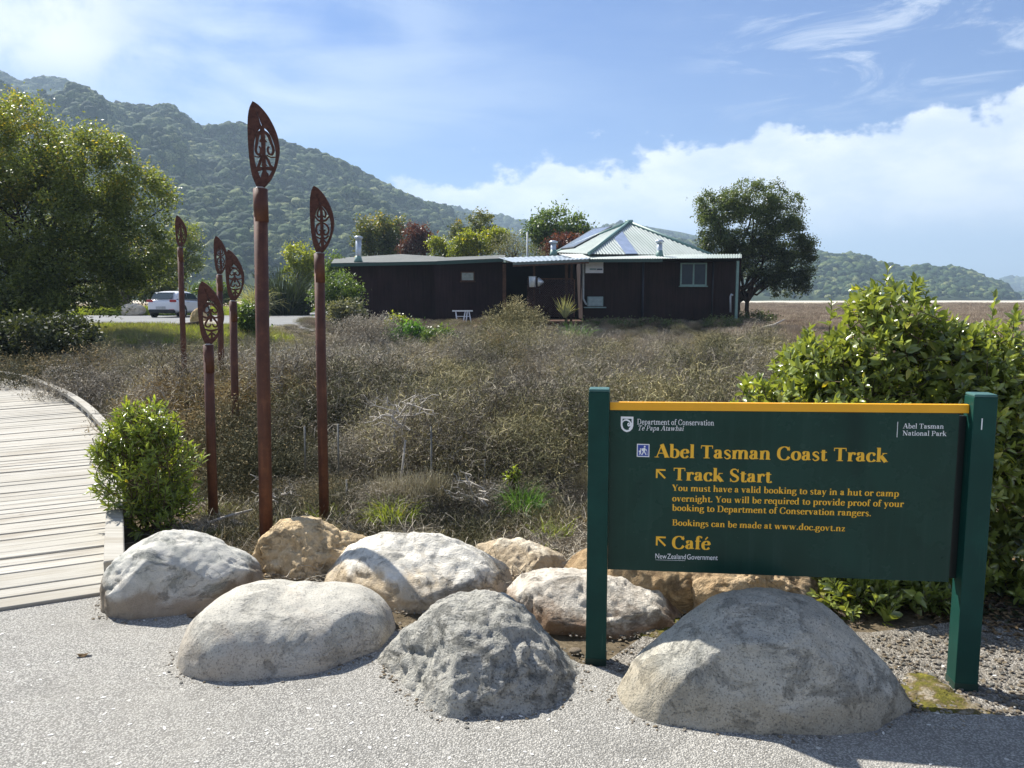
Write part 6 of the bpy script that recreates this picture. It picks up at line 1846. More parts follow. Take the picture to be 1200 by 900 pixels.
# ------------------------------------------------------------------ the wiry saltmarsh scrub
def scrub_form(seed, mat, n=620, h=.8, rad=.55, wd=.006, leaves=260, leafsz=.014, lmat=None):
    """divaricating bush: short kinked twigs crowded towards the outside, flecked with tiny leaves"""
    r = np.random.default_rng(seed); n = int(n * 2.3); leaves = int(leaves * 1.5 + n * .6); k_ = h / .8
    dd = rdir(n, r); dd[:, 2] = np.abs(dd[:, 2])
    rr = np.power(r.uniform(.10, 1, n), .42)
    lump = 1 + .42 * fbm(dd * 2.6 + seed, 3, seed)
    st_ = dd * (rr * lump)[:, None] * np.array([rad, rad, h * .84])
    d0 = unit(dd * .75 + rdir(n, r) * .95 + np.array([0, 0, .25]))
    L = r.uniform(.05, .17, n) * np.power(k_, .5); lg = r.uniform(size=n) < .05; L[lg] *= 2.0
    v, f, m = ribbons(st_ - d0 * (L * .4)[:, None], d0, L, wd * r.uniform(.5, 1.3, n) * .8, 4, .50, r, 0.0, .4)
    ptch = .18 * fbm(st_ * 4.0 + seed, 2, seed + 5)
    t = np.clip(.02 + .62 * rr * rr + ptch + r.normal(0, .17, n), 0, 1)  # twigs tinted darker inward, the bush's inner shade put into their colour
    V = [v]; F = [f]; T = [np.repeat(t, m)]; off = len(v)
    k = leaves
    i = r.integers(0, n, k); c = st_[i] + d0[i] * (L[i] * r.uniform(0, .8, k))[:, None] + r.normal(size=(k, 3)) * .010
    lv, lf = leaf_quads(c, rdir(k, r), rdir(k, r), leafsz * r.uniform(.6, 1.5, k), leafsz * .6 * np.ones(k))
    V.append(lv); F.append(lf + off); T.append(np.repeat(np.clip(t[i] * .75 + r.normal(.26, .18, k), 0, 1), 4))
    return mesh_np('scrub', np.concatenate(V), F, mat, {'tint': np.concatenate(T)})
def rush_form(seed, mat, n=420, h=.75, rad=.42, wd=.007):
    r = np.random.default_rng(seed); a = r.uniform(0, 2 * PI, n); q_ = np.sqrt(r.uniform(0, 1, n)) * rad
    st_ = np.stack([np.cos(a) * q_, np.sin(a) * q_, np.zeros(n)], 1)
    d0 = unit(np.stack([r.normal(0, .17, n), r.normal(0, .17, n), np.ones(n)], 1))
    v, f, m = ribbons(st_, d0, h * r.uniform(.6, 1.1, n), wd * r.uniform(.6, 1.2, n), 4, .07, r, .10, .45)
    z = v[:, 2] / h
    t = np.clip(np.repeat(r.normal(.30, .14, n), m) + .40 * z, 0, 1)
    return mesh_np('rush', v, [f], mat, {'tint': t})
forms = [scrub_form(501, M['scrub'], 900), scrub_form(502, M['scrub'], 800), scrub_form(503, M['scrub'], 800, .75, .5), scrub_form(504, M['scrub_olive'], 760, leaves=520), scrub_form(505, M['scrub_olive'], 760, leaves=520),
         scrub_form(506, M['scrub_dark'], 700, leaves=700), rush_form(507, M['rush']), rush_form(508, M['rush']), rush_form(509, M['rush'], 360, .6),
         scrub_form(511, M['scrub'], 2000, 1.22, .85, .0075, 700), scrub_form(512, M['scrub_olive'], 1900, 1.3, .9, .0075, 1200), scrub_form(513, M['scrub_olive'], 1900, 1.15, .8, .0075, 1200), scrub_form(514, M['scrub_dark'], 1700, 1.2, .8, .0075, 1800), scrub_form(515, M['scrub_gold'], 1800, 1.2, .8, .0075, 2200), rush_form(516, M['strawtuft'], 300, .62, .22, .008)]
r = np.random.default_rng(77)
kb = np.array([[p.x, p.y] for p in path_c])
def right_of_kerb(x, y, mgn):
    yy = np.interp(x[::1], kb[::-1, 0], kb[::-1, 1])         # kerb y at that x
    xx = np.interp(y, kb[:, 1], kb[:, 0])
    return np.where(y < kb[-1, 1], x > xx + mgn, True) & ~((x < kb[-1, 0]) & (y < yy + 1.0))
def zone(n, y0, y1, spacing_pow=1.0):
    y = y0 * np.power(y1 / y0, r.uniform(0, 1, n)); u = r.uniform(-.78, .78, n); x = u * y
    return x, y
pts = []; rot = []; scl = []; idx = []
def near_clear(x, y):
    # ground kept open just behind the boulders and round the front posts
    u = x / y
    front = 5.75 + .30 * np.sin(x * 2.3) + .5 * sstep(-.30, -.42, u) - .25 * sstep(.0, .1, u)
    return y > front
x, y = zone(5200, 5.2, 13.0)
ok = near_clear(x, y) & right_of_kerb(x, y, .75) & (x < .36 * y + .2 * sstep(6, 9, y))
x, y = x[ok], y[ok]
nz_ = fbm(np.stack([x * .55, y * .55, 0 * x], 1), 3, 91); ng_ = fbm(np.stack([x * .35 + 9, y * .35, 0 * x], 1), 3, 92)
u = x / y
s = (.66 + .24 * sstep(7, 10, y)) * (1 + .45 * nz_) * r.uniform(.6, 1.25, len(x))
s *= np.where(y < 6.6, .72, 1)
# taller mounds behind the boardwalk on the left
left_ = sstep(-.14, -.24, u) * sstep(8.0, 9.5, y); s *= 1 + .10 * left_
kd = np.where(ng_ > .12, 3 + r.integers(0, 2, len(x)), r.integers(0, 3, len(x)))
kd = np.where((ng_ < -.34) & (y > 9), 6 + r.integers(0, 3, len(x)), kd)
dark = (np.abs(u + .36) < .13) & (y < 10)
kd = np.where(dark & (r.uniform(size=len(x)) < .75), 5, kd)
kd = np.where((r.uniform(size=len(x)) < .06), 5, kd)
kd = np.where(r.uniform(size=len(x)) < left_ * .9, 9 + r.choice(4, len(x), p=[.35, .25, .25, .15]), kd)
keep = r.uniform(size=len(x)) < np.where(kd > 8, .30, .50)
keep &= right_of_kerb(x, y, .30) & np.where(kd > 8, right_of_kerb(x, y, 1.15), True)
for a_ in (0,):
    pts.append(np.stack([x, y, gz(x, y)], 1)[keep]); scl.append(s[keep]); idx.append(kd[keep])
x, y = zone(8000, 13.0, 37.0)
ok = right_of_kerb(x, y, .9) & (x < .52 * y + 4)
wl_ = (x > -10.5) & (x < 12.5) & (y > 35.2); ok &= ~wl_
rd_ = (x < -7.8 + .15 * (y - 26)) & (y > 23.4 + .04 * x); ok &= ~rd_
x, y = x[ok], y[ok]
nz_ = fbm(np.stack([x * .3, y * .3, 0 * x], 1), 3, 93); ng_ = fbm(np.stack([x * .16 + 9, y * .16, 0 * x], 1), 3, 94)
u = x / y
s = .95 * (1 + .45 * nz_) * r.uniform(.6, 1.3, len(x)) * (1 - .42 * sstep(.30, .42, u) ) * (1 - .30 * sstep(18, 26, y))
left_ = sstep(-.14, -.24, u) * (1 - sstep(16.5, 20, y))
kd = np.where(ng_ > .24, 6 + r.integers(0, 3, len(x)), r.integers(0, 3, len(x)))
kd = np.where((ng_ < -.22), 3 + r.integers(0, 2, len(x)), kd)
kd = np.where((u > .33), 6 + r.integers(0, 3, len(x)), kd)
kd = np.where(r.uniform(size=len(x)) < left_ * .9, 9 + r.choice(4, len(x), p=[.35, .25, .25, .15]), kd)
keep = r.uniform(size=len(x)) < np.where(kd > 8, .40, .62)
keep &= np.where(kd > 8, right_of_kerb(x, y, 1.15), True)
pts.append(np.stack([x, y, gz(x, y)], 1)[keep]); scl.append(s[keep]); idx.append(kd[keep])
# denser low growth in front of the building
x = r.uniform(-9, 15, 2600); y = r.uniform(22, 35.1, 2600); ok = x < .42 * y; x, y = x[ok], y[ok]; n = len(x)
s = r.uniform(.5, .95, n); kd = r.choice(5, n); kd = np.where(x > .28 * y, 6 + r.integers(0, 3, n), kd)
pts.append(np.stack([x, y, gz(x, y)], 1)); scl.append(s); idx.append(kd)
x = r.uniform(-9.5, 15, 1500); y = r.uniform(33, 39.5, 1500); ok = ~((y > 37.2) & (x > -8.0) & (x < 11.4)) & ~((y > 35.6) & (x > -.6) & (x < 3.4)); x, y = x[ok], y[ok]; n = len(x)
pts.append(np.stack([x, y, gz(x, y)], 1)); scl.append(r.uniform(.35, .7, n)); idx.append(np.where(r.uniform(size=n) < .3, 6 + r.integers(0, 3, n), r.choice(6, n)))
# the same scrub goes on behind the big shrub and off to the right
y = 5.6 * np.power(32 / 5.6, r.uniform(0, 1, 3000)); x = y * r.uniform(.34, 1.5, 3000); ok = (x > 4.6) | (y > 6.6); ok &= (x < 24); x, y = x[ok], y[ok]; n = len(x)
pts.append(np.stack([x, y, gz(x, y)], 1)); scl.append(r.uniform(.45, .8, n)); idx.append(np.where(r.uniform(size=n) < .35, 6 + r.integers(0, 3, n), r.choice(6, n)))
# bigger rounded bushes all through the hollow
x, y = zone(1500, 6.5, 34.5); x2, y2 = zone(520, 6.3, 15); x = np.concatenate([x, x2]); y = np.concatenate([y, y2]); ok = right_of_kerb(x, y, 1.2) & (x < .34 * y) & ~((x < -7.8 + .15 * (y - 26)) & (y > 22.5 + .04 * x)); x, y = x[ok], y[ok]; n = len(x)
s = r.uniform(.5, 1.12, n) * (1 - .3 * (1 - sstep(6.5, 8.5, y))); kd = 9 + r.choice(4, n, p=[.42, .24, .20, .14]); kd = np.where((x / y < -.26) & (y < 16) & (y > 8) & (r.uniform(size=n) < .6), 13, kd)
pts.append(np.stack([x, y, gz(x, y)], 1)); scl.append(s); idx.append(kd)
pts = np.concatenate(pts); scl = np.concatenate(scl); idx = np.concatenate(idx); n = len(pts)
u_ = pts[:, 0] / pts[:, 1]; line_ = 383 + 15 * sstep(-.12, -.22, u_) - 12 * sstep(.28, .36, u_) - 12 * np.exp(-((u_ + .01) / .05) ** 2) * (pts[:, 1] > 20)
hf = np.where(idx > 8, 1.18, np.where(idx > 5, .72, .80)); capz = 1.6 - (line_ + r.uniform(-10, 16, n) - 349) / 900 * pts[:, 1]
tf_ = r.uniform(size=n) < np.where(idx < 9, .045, 0); idx = np.where(tf_, 14, idx)
hole = fbm(np.stack([pts[:, 0] * .62, pts[:, 1] * .42, 0 * scl], 1), 3, 97); scl = scl * (.62 + .62 * sstep(-.35, .35, hole)); line_ = line_ - 12 * fbm(np.stack([pts[:, 0] * .5, pts[:, 1] * .3, 0 * scl + 4], 1), 2, 98)
scl = np.where((pts[:, 1] < 26) & (idx < 9), scl * .66, scl)
scl = np.minimum(scl, np.maximum(np.where(pts[:, 1] > 33, .40, .22), (capz - pts[:, 2]) / hf))
rot = np.stack([r.uniform(-.15, .15, n), r.uniform(-.15, .15, n), r.uniform(0, 6.3, n)], 1)
wd_ = np.maximum(scl, .55 + 0 * scl)
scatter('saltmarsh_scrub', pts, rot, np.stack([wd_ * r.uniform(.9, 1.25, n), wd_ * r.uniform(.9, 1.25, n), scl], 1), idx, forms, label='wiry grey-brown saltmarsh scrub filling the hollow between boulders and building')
# far estuary rushes
y = 26 * np.power(190 / 26, r.uniform(0, 1, 8000)); x = y * r.uniform(.27, .80, len(y))
ok = ~((x < 13) & (y < 50)); x, y = x[ok], y[ok]; n = len(x)
s = r.uniform(.5, .9, n) * (1 + y / 60)
scatter('estuary_rushes', np.stack([x, y, gz(x, y)], 1), np.stack([0 * x, 0 * x, r.uniform(0, 6.3, n)], 1), np.stack([s * 1.5, s * 1.5, s * .42 + .1], 1), r.choice(4, n, p=[.27, .27, .16, .30]), [forms[6], forms[7], forms[8], forms[14]], label='low rusty rushes covering the estuary flat on the right')
# grass beside the road and on the lawn
gf = []
for k in range(3):
    rr_ = np.random.default_rng(600 + k); nn = 260; a = rr_.uniform(0, 6.28, nn); q_ = np.sqrt(rr_.uniform(0, 1, nn)) * .3
    v, f, m = ribbons(np.stack([np.cos(a) * q_, np.sin(a) * q_, 0 * a], 1), unit(np.stack([rr_.normal(0, .4, nn), rr_.normal(0, .4, nn), np.ones(nn)], 1)), .16 * rr_.uniform(.5, 1.3, nn), .009, 3, .1, rr_, .2, .3)
    gf.append(mesh_np('grass', v, [f], (M['straw'], M['straw'], M['grass'])[k], {'tint': np.repeat(np.clip(rr_.normal(.6, .22, nn), 0, 1), m)}))
n = 1500; x = r.uniform(-22, -7, n); y = r.uniform(21.8, 27.2, n)
n2 = 3200; x = np.concatenate([x, r.uniform(-40, -5, n2)]); y = np.concatenate([y, r.uniform(46, 66, n2)])
ok = ~((y > 27.3) & (y < 47.8 + .0 * x)) & ~((x > -17) & (y > 45) & (y < 62) & (x < -8.3)); x, y = x[ok], y[ok]; n = len(x); s = r.uniform(.8, 1.6, n) * np.where(y > 40, 1.7, 1)
scatter('grass', np.stack([x, y, gz(x, y)], 1), np.stack([0 * x, 0 * x, r.uniform(0, 6.3, n)], 1), np.stack([s, s, s], 1), np.where(y > 40, 2, r.choice(3, n, p=[.4, .4, .2])), gf, label='short yellow-green grass along both sides of the yard')
# low litter of twigs and weeds on the open soil behind the boulders
tw = []
for k in range(3):
    rr_ = np.random.default_rng(640 + k); nn = 46
    v, f, m = ribbons(rr_.normal(size=(nn, 3)) * np.array([.12, .12, .006]) + np.array([0, 0, .012]), unit(rdir(nn, rr_) * np.array([1, 1, .22])), rr_.uniform(.05, .2, nn), .0045, 4, .22, rr_, .0, .5)
    v[:, 2] = np.abs(v[:, 2]); tw.append(mesh_np('twigs', v, [f], M['scrub'], {'tint': np.repeat(rr_.uniform(.1, 1, nn), m)}))
x = r.uniform(-3.4, 1.2, 700); y = r.uniform(3.9, 6.6, 700)
pl_ = np.interp(x, [-3, -1.5, 0, 1.5, 3.5], [4.4, 4.3, 4.2, 3.9, 3.7]); ok = (y > pl_) & right_of_kerb(x, y, .5); x, y = x[ok], y[ok]; n = len(x)
scatter('twig_litter', np.stack([x, y, gz(x, y)], 1), np.stack([0 * x, 0 * x, r.uniform(0, 6.3, n)], 1), np.ones((n, 3)), r.integers(0, 3, n), tw, label='fallen dry twigs lying on the soil behind the boulders')
lw = []
for k in range(3):
    rr_ = np.random.default_rng(660 + k); nn = 120; a = rr_.uniform(0, 6.28, nn); q_ = np.sqrt(rr_.uniform(0, 1, nn)) * .14
    v, f, m = ribbons(np.stack([np.cos(a) * q_, np.sin(a) * q_, 0 * a], 1), unit(np.stack([rr_.normal(0, .6, nn), rr_.normal(0, .6, nn), np.ones(nn)], 1)), .13 * rr_.uniform(.4, 1.3, nn), .0045, 3, .18, rr_, .3, .3)
    lw.append(mesh_np('weeds', v, [f], (M['scrub_olive'], M['grass'], M['scrub_dark'])[k], {'tint': np.repeat(np.clip(rr_.normal(.45, .22, nn), 0, 1), m)}))
x = r.uniform(-3.4, 3.4, 800); y = r.uniform(4.5, 7.4, 800)
ok = right_of_kerb(x, y, .12) & (fbm(np.stack([x * 1.6, y * 1.6, 0 * x], 1), 3, 95) > -.12) & (x < .6 * y - .6); x, y = x[ok], y[ok]; n = len(x); s = r.uniform(.5, 1.25, n)
scatter('low_weeds', np.stack([x, y, gz(x, y)], 1), np.stack([0 * x, 0 * x, r.uniform(0, 6.3, n)], 1), np.stack([s, s, s], 1), r.choice(3, n, p=[.32, .03, .65]), lw, label='low dry weeds on the soil behind the boulders')

# individual scrub mounds one can tell apart
def mound_scrub(label, px, d, h, rad, mat, seed, n=2600, lf=1500, wd=.006, lsz=.02, y_off=0):
    me = scrub_form(seed, mat, n, h, rad, wd, lf, lsz)
    return link('scrub_bush', me, None, gpos(px, d), label=label, cat='shrub')
mound_scrub('dark dense bush behind the two short steel posts', 262, 7.4, 1.10, .85, M['scrub_dark'], 701, 4200, 3800, .006, .022)
mound_scrub('dark bush between the tallest post and the short broad-headed post', 292, 6.6, .78, .55, M['scrub_dark'], 702, 2600, 2400, .005, .02)
mound_scrub('golden-brown bush rising behind the leafy shrub by the boardwalk', 205, 9.2, 1.22, .95, M['scrub_gold'], 703, 3600, 2600, .007, .024)
mound_scrub('grey mound of scrub just beyond the bend of the boardwalk', 120, 12.4, 1.25, 1.3, M['scrub'], 704, 4200, 1400, .010, .03)
mound_scrub('dark scrub mound beyond the boardwalk at the far left', 55, 14.2, 1.25, 1.5, M['scrub_dark'], 705, 4000, 2600, .011, .035)
mound_scrub('tall grey rounded bush standing in front of the lattice screen', 604, 28.5, 2.25, 1.5, M['scrub_olive'], 706, 4800, 3000, .018, .06)
mound_scrub('rusty brown bush in front of the left wing of the building', 432, 27, 1.75, 1.6, M['scrub'], 707, 4000, 1400, .018, .05)
mound_scrub('olive bush with pale twigs right of the second tallest post', 432, 8.2, .92, .75, M['scrub_olive'], 708, 3400, 2400, .0055, .02)
mound_scrub('broad dark olive bush in the middle of the scrub, above the left sign post', 690, 9.4, 1.02, 1.0, M['scrub_olive'], 709, 4200, 3200, .0065, .024)
mound_scrub('grey twiggy bush left of the left sign post', 628, 6.6, .74, .62, M['scrub'], 710, 3400, 700, .005, .016)

# bleached dead branches in the hollow, one shrub of them
def dead(label, px, py, d, spread, n, seed, name='dead_branch'):
    r = np.random.default_rng(seed); c = P(px, py, d); paths = []; ra = []; rb = []
    for k in range(n):
        a = r.normal(size=3) * np.array([.05, .05, .03]); e = a + unit(np.array([[r.normal(), r.normal() * .4 - .2, abs(r.normal()) * .5]]))[0] * spread * r.uniform(.5, 1.1)
        p = limb(a, e, r, 8, .09, .12); paths.append(p); ra.append(.0085); rb.append(.0026)
        for q_ in range(3):
            s_i = r.integers(2, 6); e2 = p[s_i] + unit(np.array([r.normal(size=3)]))[0] * spread * .35; e2[2] = abs(e2[2])
            paths.append(limb(p[s_i], e2, r, 6, .10)); ra.append(.0035); rb.append(.0014)
    v, f = tubes_np(paths, ra, rb, 5)
    return link(name, mesh_np(name, v, [f], M['deadwood'], smooth=True), None, c, label=label, cat='branch')
dead('tangle of bleached dead branches in the hollow right of the second tallest post', 474, 498, 5.75, .42, 10, 801)
dead('pale dead twigs between the tallest post and the dark bush', 322, 585, 5.6, .26, 6, 802)
dead('dead grey twigs low in the scrub behind the large white boulder', 560, 588, 5.5, .34, 7, 803)
a, b = G(244, 616, .02), G(296, 602, .05)
link('fallen_stick', MB().tube([(0, 0, .02), tuple((b - a) * .5 + Vector((0, 0, .03))), tuple(b - a + Vector((0, 0, .03)))], [.012, .011, .008], 7).mesh('fallen_stick', M['deadwood']), None, a, label='bleached stick lying at the foot of the short broad-headed post', cat='stick')
a = P(895, 384, 33); link('dead_log', MB().tube([(0, 0, 0), (.45, 0, .12), (.9, .1, .35)], [.07, .05, .02], 7).mesh('dead_log', M['deadwood']), None, a, label='bleached forked log on the flat below the shore tree', cat='log')
# thin garden stakes
stk = [(397, 545, 497, 6.0, 'tallest thin grey stake just right of the second tallest steel post'), (407, 604, 562, 5.8, 'short thin stake lowest down, right of the second tallest steel post'), (358, 540, 500, 6.2, 'thin stake between the two tallest steel posts'),
       (463, 575, 505, 6.4, 'upright thin stake left of the leaning one'), (506, 600, 500, 5.8, 'tall thin stake right of the leaning one, behind the white boulder'), (568, 600, 538, 6.0, 'thin grey stake furthest right, near the left sign post')]
for px, yb, yt, d, lb in stk:
    a = P(px, yb + 14, d); b = P(px, yt, d)
    link('garden_stake', MB().tube([(0, 0, 0), (0.004, 0, (b.z - a.z))], .0075, 6).mesh('garden_stake', M['stake']), None, a, label=lb, cat='stake', group='thin garden stakes in the scrub')
a = P(466, 600, 5.7); b = P(475, 516, 5.7)
link('garden_stake', MB().tube([(0, 0, 0), tuple(b - a)], .009, 6).mesh('garden_stake', M['deadwood']), None, a, label='pale thin stake leaning to the right among the dead branches', cat='stake', group='thin garden stakes in the scrub')
# rocks by the yard
for (px, py, d, s, mk, lb) in ((233, 374, 26.5, (.28, .22, .40), 'B', 'tan upright rock at the yard edge, in front of the car bonnet'), (156, 364, 47, (.75, .5, .42), 'D', 'pale rounded rock beyond the yard left of the car'), (246, 384, 26, (.35, .3, .25), 'D', 'small pale rock beside the tan upright rock')):
    v, f = ico(4); v = v * (1 + .22 * fbm(v * 1.6 + px, 4, px))[:, None] * np.array(s)
    link('yard_rock', mesh_np('yard_rock', v, [f], RM[mk], smooth=True), None, P(px, py, d), label=lb, cat='rock')
a = P(207, 383, 25.5); link('drift_log', MB().tube([(-.1, 0, 0), (.3, 0, .05), (.75, .1, .12)], [.06, .09, .07], 9).mesh('drift_log', M['bark']), None, a, label='short brown log lying beside the leftmost steel post', cat='log')

# ------------------------------------------------------------------ leafy shrubs close to the camera
def leafy(name, label, base, blobs, n_shoot, per, ll, lw_, mat, seed, n_part, stems, face, tall=(), shoot_l=.10, up=.6, hollow=.4, clip=None):
    r = np.random.default_rng(seed); base = np.array(base[:], float)
    root = thing(name, base, label, 'shrub')
    ctr = np.array([b[0][:] for b in blobs]); rad = np.array([b[1] for b in blobs])
    area = rad[:, 0] * rad[:, 2]; pick = r.choice(len(blobs), n_shoot, p=area / area.sum())
    dd = rdir(n_shoot, r); rr = np.power(r.uniform(hollow ** 3, 1, n_shoot), 1 / 3.)
    lump = 1 + .13 * fbm(dd * 3.0 + seed, 2, seed)
    tip = ctr[pick] + dd * rad[pick] * (rr * lump)[:, None]
    # fewer shoots deep inside other blobs
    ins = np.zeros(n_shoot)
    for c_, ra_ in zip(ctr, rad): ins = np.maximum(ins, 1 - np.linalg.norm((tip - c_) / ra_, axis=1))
    keep = (ins < .55) & (tip[:, 2] > base[2] + .05)
    if clip is not None: keep &= clip(tip)
    tip = tip[keep]; dd = dd[keep]; ins = ins[keep]
    out = unit(dd * .8 + np.array([0, 0, up]) + r.normal(size=tip.shape) * .38)
    sl_ = np.full(len(tip), shoot_l)
    if len(tall):
        T = np.array([t[:3] for t in tall]); tip = np.concatenate([tip, T]); out = np.concatenate([out, np.tile([[0.05, 0, 1.]], (len(T), 1))]); sl_ = np.concatenate([sl_, [t[3] for t in tall]]); ins = np.concatenate([ins, np.zeros(len(T))])
    n = len(tip)
    idx = np.repeat(np.arange(n), per); N_ = len(idx); s = np.tile(np.linspace(0, 1, per), n) + r.uniform(-.05, .05, N_)
    ax = out[idx]; ref = unit(np.cross(ax, rdir(N_, r) * .0 + np.array([.3, .9, .2])))
    ref2 = np.cross(ax, ref); ph = s * per * 2.4 + np.repeat(r.uniform(0, 6.28, n), per)
    side = ref * np.cos(ph)[:, None] + ref2 * np.sin(ph)[:, None]
    open_ = 1.25 - .85 * s                                   # young tip leaves stand up
    d = unit(side * open_[:, None] + ax * (.35 + .9 * s)[:, None] + r.normal(size=(N_, 3)) * .30)
    c = tip[idx] - ax * ((1 - s) * sl_[idx] * 1.6)[:, None]
    size = r.uniform(.72, 1.15, N_) * (1 - .35 * np.clip(s, 0, 1) ** 2) * (1.0 + .15 * r.normal(size=n)[idx])
    nrm = unit(ax * 1.1 - d * .2 + r.normal(size=(N_, 3)) * .30)
    L = ll * size; W = lw_ * size
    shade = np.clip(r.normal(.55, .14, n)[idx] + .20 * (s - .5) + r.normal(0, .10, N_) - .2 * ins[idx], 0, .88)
    old = r.uniform(size=N_) < .018; shade = np.where(old, .97, shade)
    # the leaves that show largest become separate pieces
    cam_ = np.array([0, 0, CAM_H]); dist = np.linalg.norm(c - cam_, axis=1)
    front = ((c - base) @ np.array(face)) + r.uniform(-.05, .05, N_) - 0.4 * np.maximum(0, dist - dist.min() - .5)
    vis = (np.abs(c[:, 0] / c[:, 1]) < .66) & (c[:, 2] > base[2] + .15)
    score = np.where(vis, front, -9)
    # spread over the visible face by coarse cells in angle
    cell = (np.floor(c[:, 0] / c[:, 1] * 60).astype(int) * 1000 + np.floor((c[:, 2] - CAM_H) / c[:, 1] * 60).astype(int))
    order = np.argsort(-score); seen = {}; parts = []
    for i in order:
        k = cell[i]; q_ = seen.get(k, 0)
        if q_ < 3 and score[i] > -5: parts.append(i); seen[k] = q_ + 1
        if len(parts) >= n_part: break
    pm = np.zeros(N_, bool); pm[parts] = True
    j = ~pm
    v, qd, tr_ = leaf_fold((c - base)[j], d[j], nrm[j], L[j], W[j])
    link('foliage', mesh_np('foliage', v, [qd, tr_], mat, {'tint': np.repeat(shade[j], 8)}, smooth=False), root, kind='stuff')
    protos = []
    for t_ in np.linspace(.25, .85, 7).tolist() + [.97]:
        v1, q1, t1 = leaf_fold(np.zeros((1, 3)), np.array([[0, 1., 0]]), np.array([[0, 0, 1.]]), [1.], [lw_ / ll])
        protos.append((t_, mesh_np('leaf', v1, [q1, t1], mat, {'tint': np.full(8, t_)})))
    for i in parts:
        y_ = Vector(d[i]); x_ = y_.cross(Vector(nrm[i])).normalized(); z_ = x_.cross(y_)
        m4 = Matrix((x_, y_, z_)).transposed().to_4x4()
        m4 = Matrix.Translation(Vector(c[i] - base)) @ m4 @ Matrix.Scale(L[i], 4)
        pr = min(protos, key=lambda q_: abs(q_[0] - shade[i]))[1]
        o_ = bpy.data.objects.new('leaf', pr); C.objects.link(o_); o_.parent = root; o_.matrix_basis = m4
    paths = []; ra = []; rb = []
    for k in range(stems):
        a = np.array([r.normal() * .10, r.normal() * .08, -.1]); j_ = r.integers(0, n); e = tip[j_] - base - out[j_] * .02
        p = limb(a, e, r, 8, .04, .05); paths.append(p); ra.append(.013); rb.append(.003)
        for q_ in range(5):
            e2 = tip[r.integers(0, n)] - base; s_i = int(np.argmin(np.linalg.norm(p - e2 * .75, axis=1))); s_i = max(2, min(7, s_i))
            if np.linalg.norm(p[s_i] - e2) < .55: paths.append(limb(p[s_i], e2, r, 5, .05)); ra.append(.0055); rb.append(.0018)
    # little stalk under each shoot
    for i in range(0, n):
        paths.append(np.array([tip[i] - base - out[i] * sl_[i] * 2.2, tip[i] - base - out[i] * sl_[i], tip[i] - base])); ra.append(.0032); rb.append(.0015)
    v, f = tubes_np(paths, ra, rb, 4)
    link('stems', mesh_np('stems', v, [f], M['stem'], smooth=True), root)
    return root
def wb(px, py, rx, ry, d, dep):
    c = P(px, py, d); return (c, (rx * d / 900, dep, ry * d / 900))
gb = gpos(1110, 4.5)
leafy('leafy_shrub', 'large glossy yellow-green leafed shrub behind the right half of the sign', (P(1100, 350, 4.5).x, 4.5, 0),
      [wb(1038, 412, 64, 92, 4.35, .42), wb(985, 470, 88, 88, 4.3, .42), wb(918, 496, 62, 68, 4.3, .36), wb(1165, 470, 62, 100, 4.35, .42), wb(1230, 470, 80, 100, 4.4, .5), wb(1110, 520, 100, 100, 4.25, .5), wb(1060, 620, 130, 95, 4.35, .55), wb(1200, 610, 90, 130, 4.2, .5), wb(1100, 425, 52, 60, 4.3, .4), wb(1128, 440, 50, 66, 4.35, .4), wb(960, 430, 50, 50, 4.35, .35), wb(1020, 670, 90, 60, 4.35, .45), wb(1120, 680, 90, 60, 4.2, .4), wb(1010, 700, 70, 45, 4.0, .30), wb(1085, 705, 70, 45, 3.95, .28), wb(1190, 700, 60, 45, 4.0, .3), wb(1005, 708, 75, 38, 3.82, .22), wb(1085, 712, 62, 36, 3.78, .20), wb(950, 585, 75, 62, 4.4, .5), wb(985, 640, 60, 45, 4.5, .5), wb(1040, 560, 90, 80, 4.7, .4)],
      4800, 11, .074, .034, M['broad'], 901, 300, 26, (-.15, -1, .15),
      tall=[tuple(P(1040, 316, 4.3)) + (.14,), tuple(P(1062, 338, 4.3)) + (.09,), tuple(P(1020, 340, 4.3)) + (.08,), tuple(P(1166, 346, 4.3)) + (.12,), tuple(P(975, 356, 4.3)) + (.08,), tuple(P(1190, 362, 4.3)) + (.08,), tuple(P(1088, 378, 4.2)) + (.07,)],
      shoot_l=.075, up=.28, clip=lambda t: (t[:, 1] > 3.52))
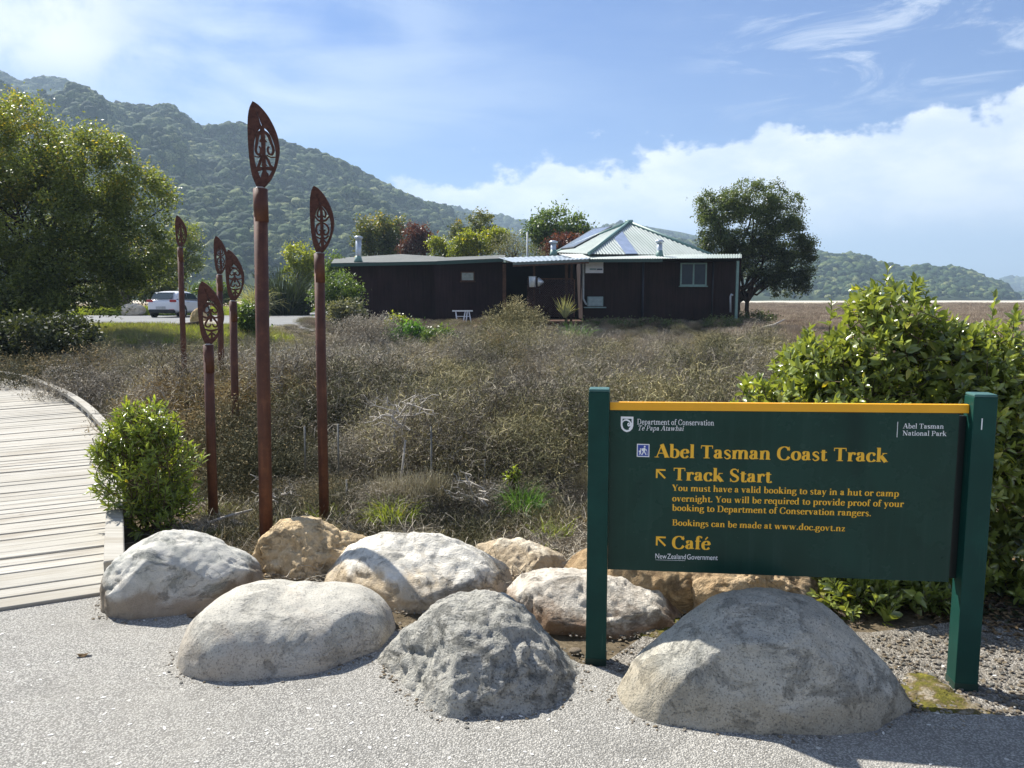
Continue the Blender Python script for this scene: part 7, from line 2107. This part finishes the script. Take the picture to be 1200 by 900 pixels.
leafy('leafy_shrub', 'bright green narrow-leaved shrub growing beside the end of the boardwalk rail', (P(172, 350, 5.35).x, 5.35, 0),
      [wb(165, 500, 45, 34, 5.3, .26), wb(170, 548, 64, 58, 5.3, .36), wb(190, 600, 46, 50, 5.25, .30), wb(128, 525, 26, 24, 5.25, .18)],
      620, 12, .066, .017, M['narrow'], 902, 220, 12, (0, -1, .1), tall=[tuple(P(148, 468, 5.25)) + (.08,), tuple(P(176, 470, 5.3)) + (.06,), tuple(P(120, 500, 5.2)) + (.06,), tuple(P(236, 535, 5.25)) + (.05,)], shoot_l=.07)
leafy('leafy_shrub', 'tiny yellow-green seedling in the scrub behind the middle boulders', (P(602, 350, 5.7).x, 5.7, -.03),
      [wb(601, 556, 11, 10, 5.7, .06)], 16, 8, .045, .016, M['narrow'], 903, 20, 2, (0, -1, .1), shoot_l=.03)

# fallen leaves in the deep shade under the big shrub
lt_ = []
for k in range(3):
    rr_ = np.random.default_rng(680 + k); nn = 30
    c = rr_.normal(size=(nn, 3)) * np.array([.08, .08, .004]) + np.array([0, 0, .012])
    v, q1, t1 = leaf_fold(c, unit(rdir(nn, rr_) * np.array([1, 1, .15])), unit(np.array([[0, 0, 1.]]) + rdir(nn, rr_) * .3), rr_.uniform(.03, .06, nn), rr_.uniform(.013, .024, nn))
    lt_.append(mesh_np('litter', v, [q1, t1], (M['litter'], M['bark'], M['shade'])[k], {'tint': np.repeat(rr_.uniform(.2, .8, nn), 8)}))
x = r.uniform(.6, 4.2, 900); y = r.uniform(3.45, 5.6, 900); ok = (y > 3.75 - .10 * (x - 1.6) + .12 * np.sin(x * 7)) & (x > 1.35 + .15 * np.sin(y * 6)); x, y = x[ok], y[ok]; n = len(x)
scatter('leaf_litter', np.stack([x, y, gz(x, y)], 1), np.stack([0 * x, 0 * x, r.uniform(0, 6.3, n)], 1), np.ones((n, 3)), r.choice(3, n, p=[.35, .4, .25]), lt_, label='dark fallen leaves on the ground under the big glossy shrub')
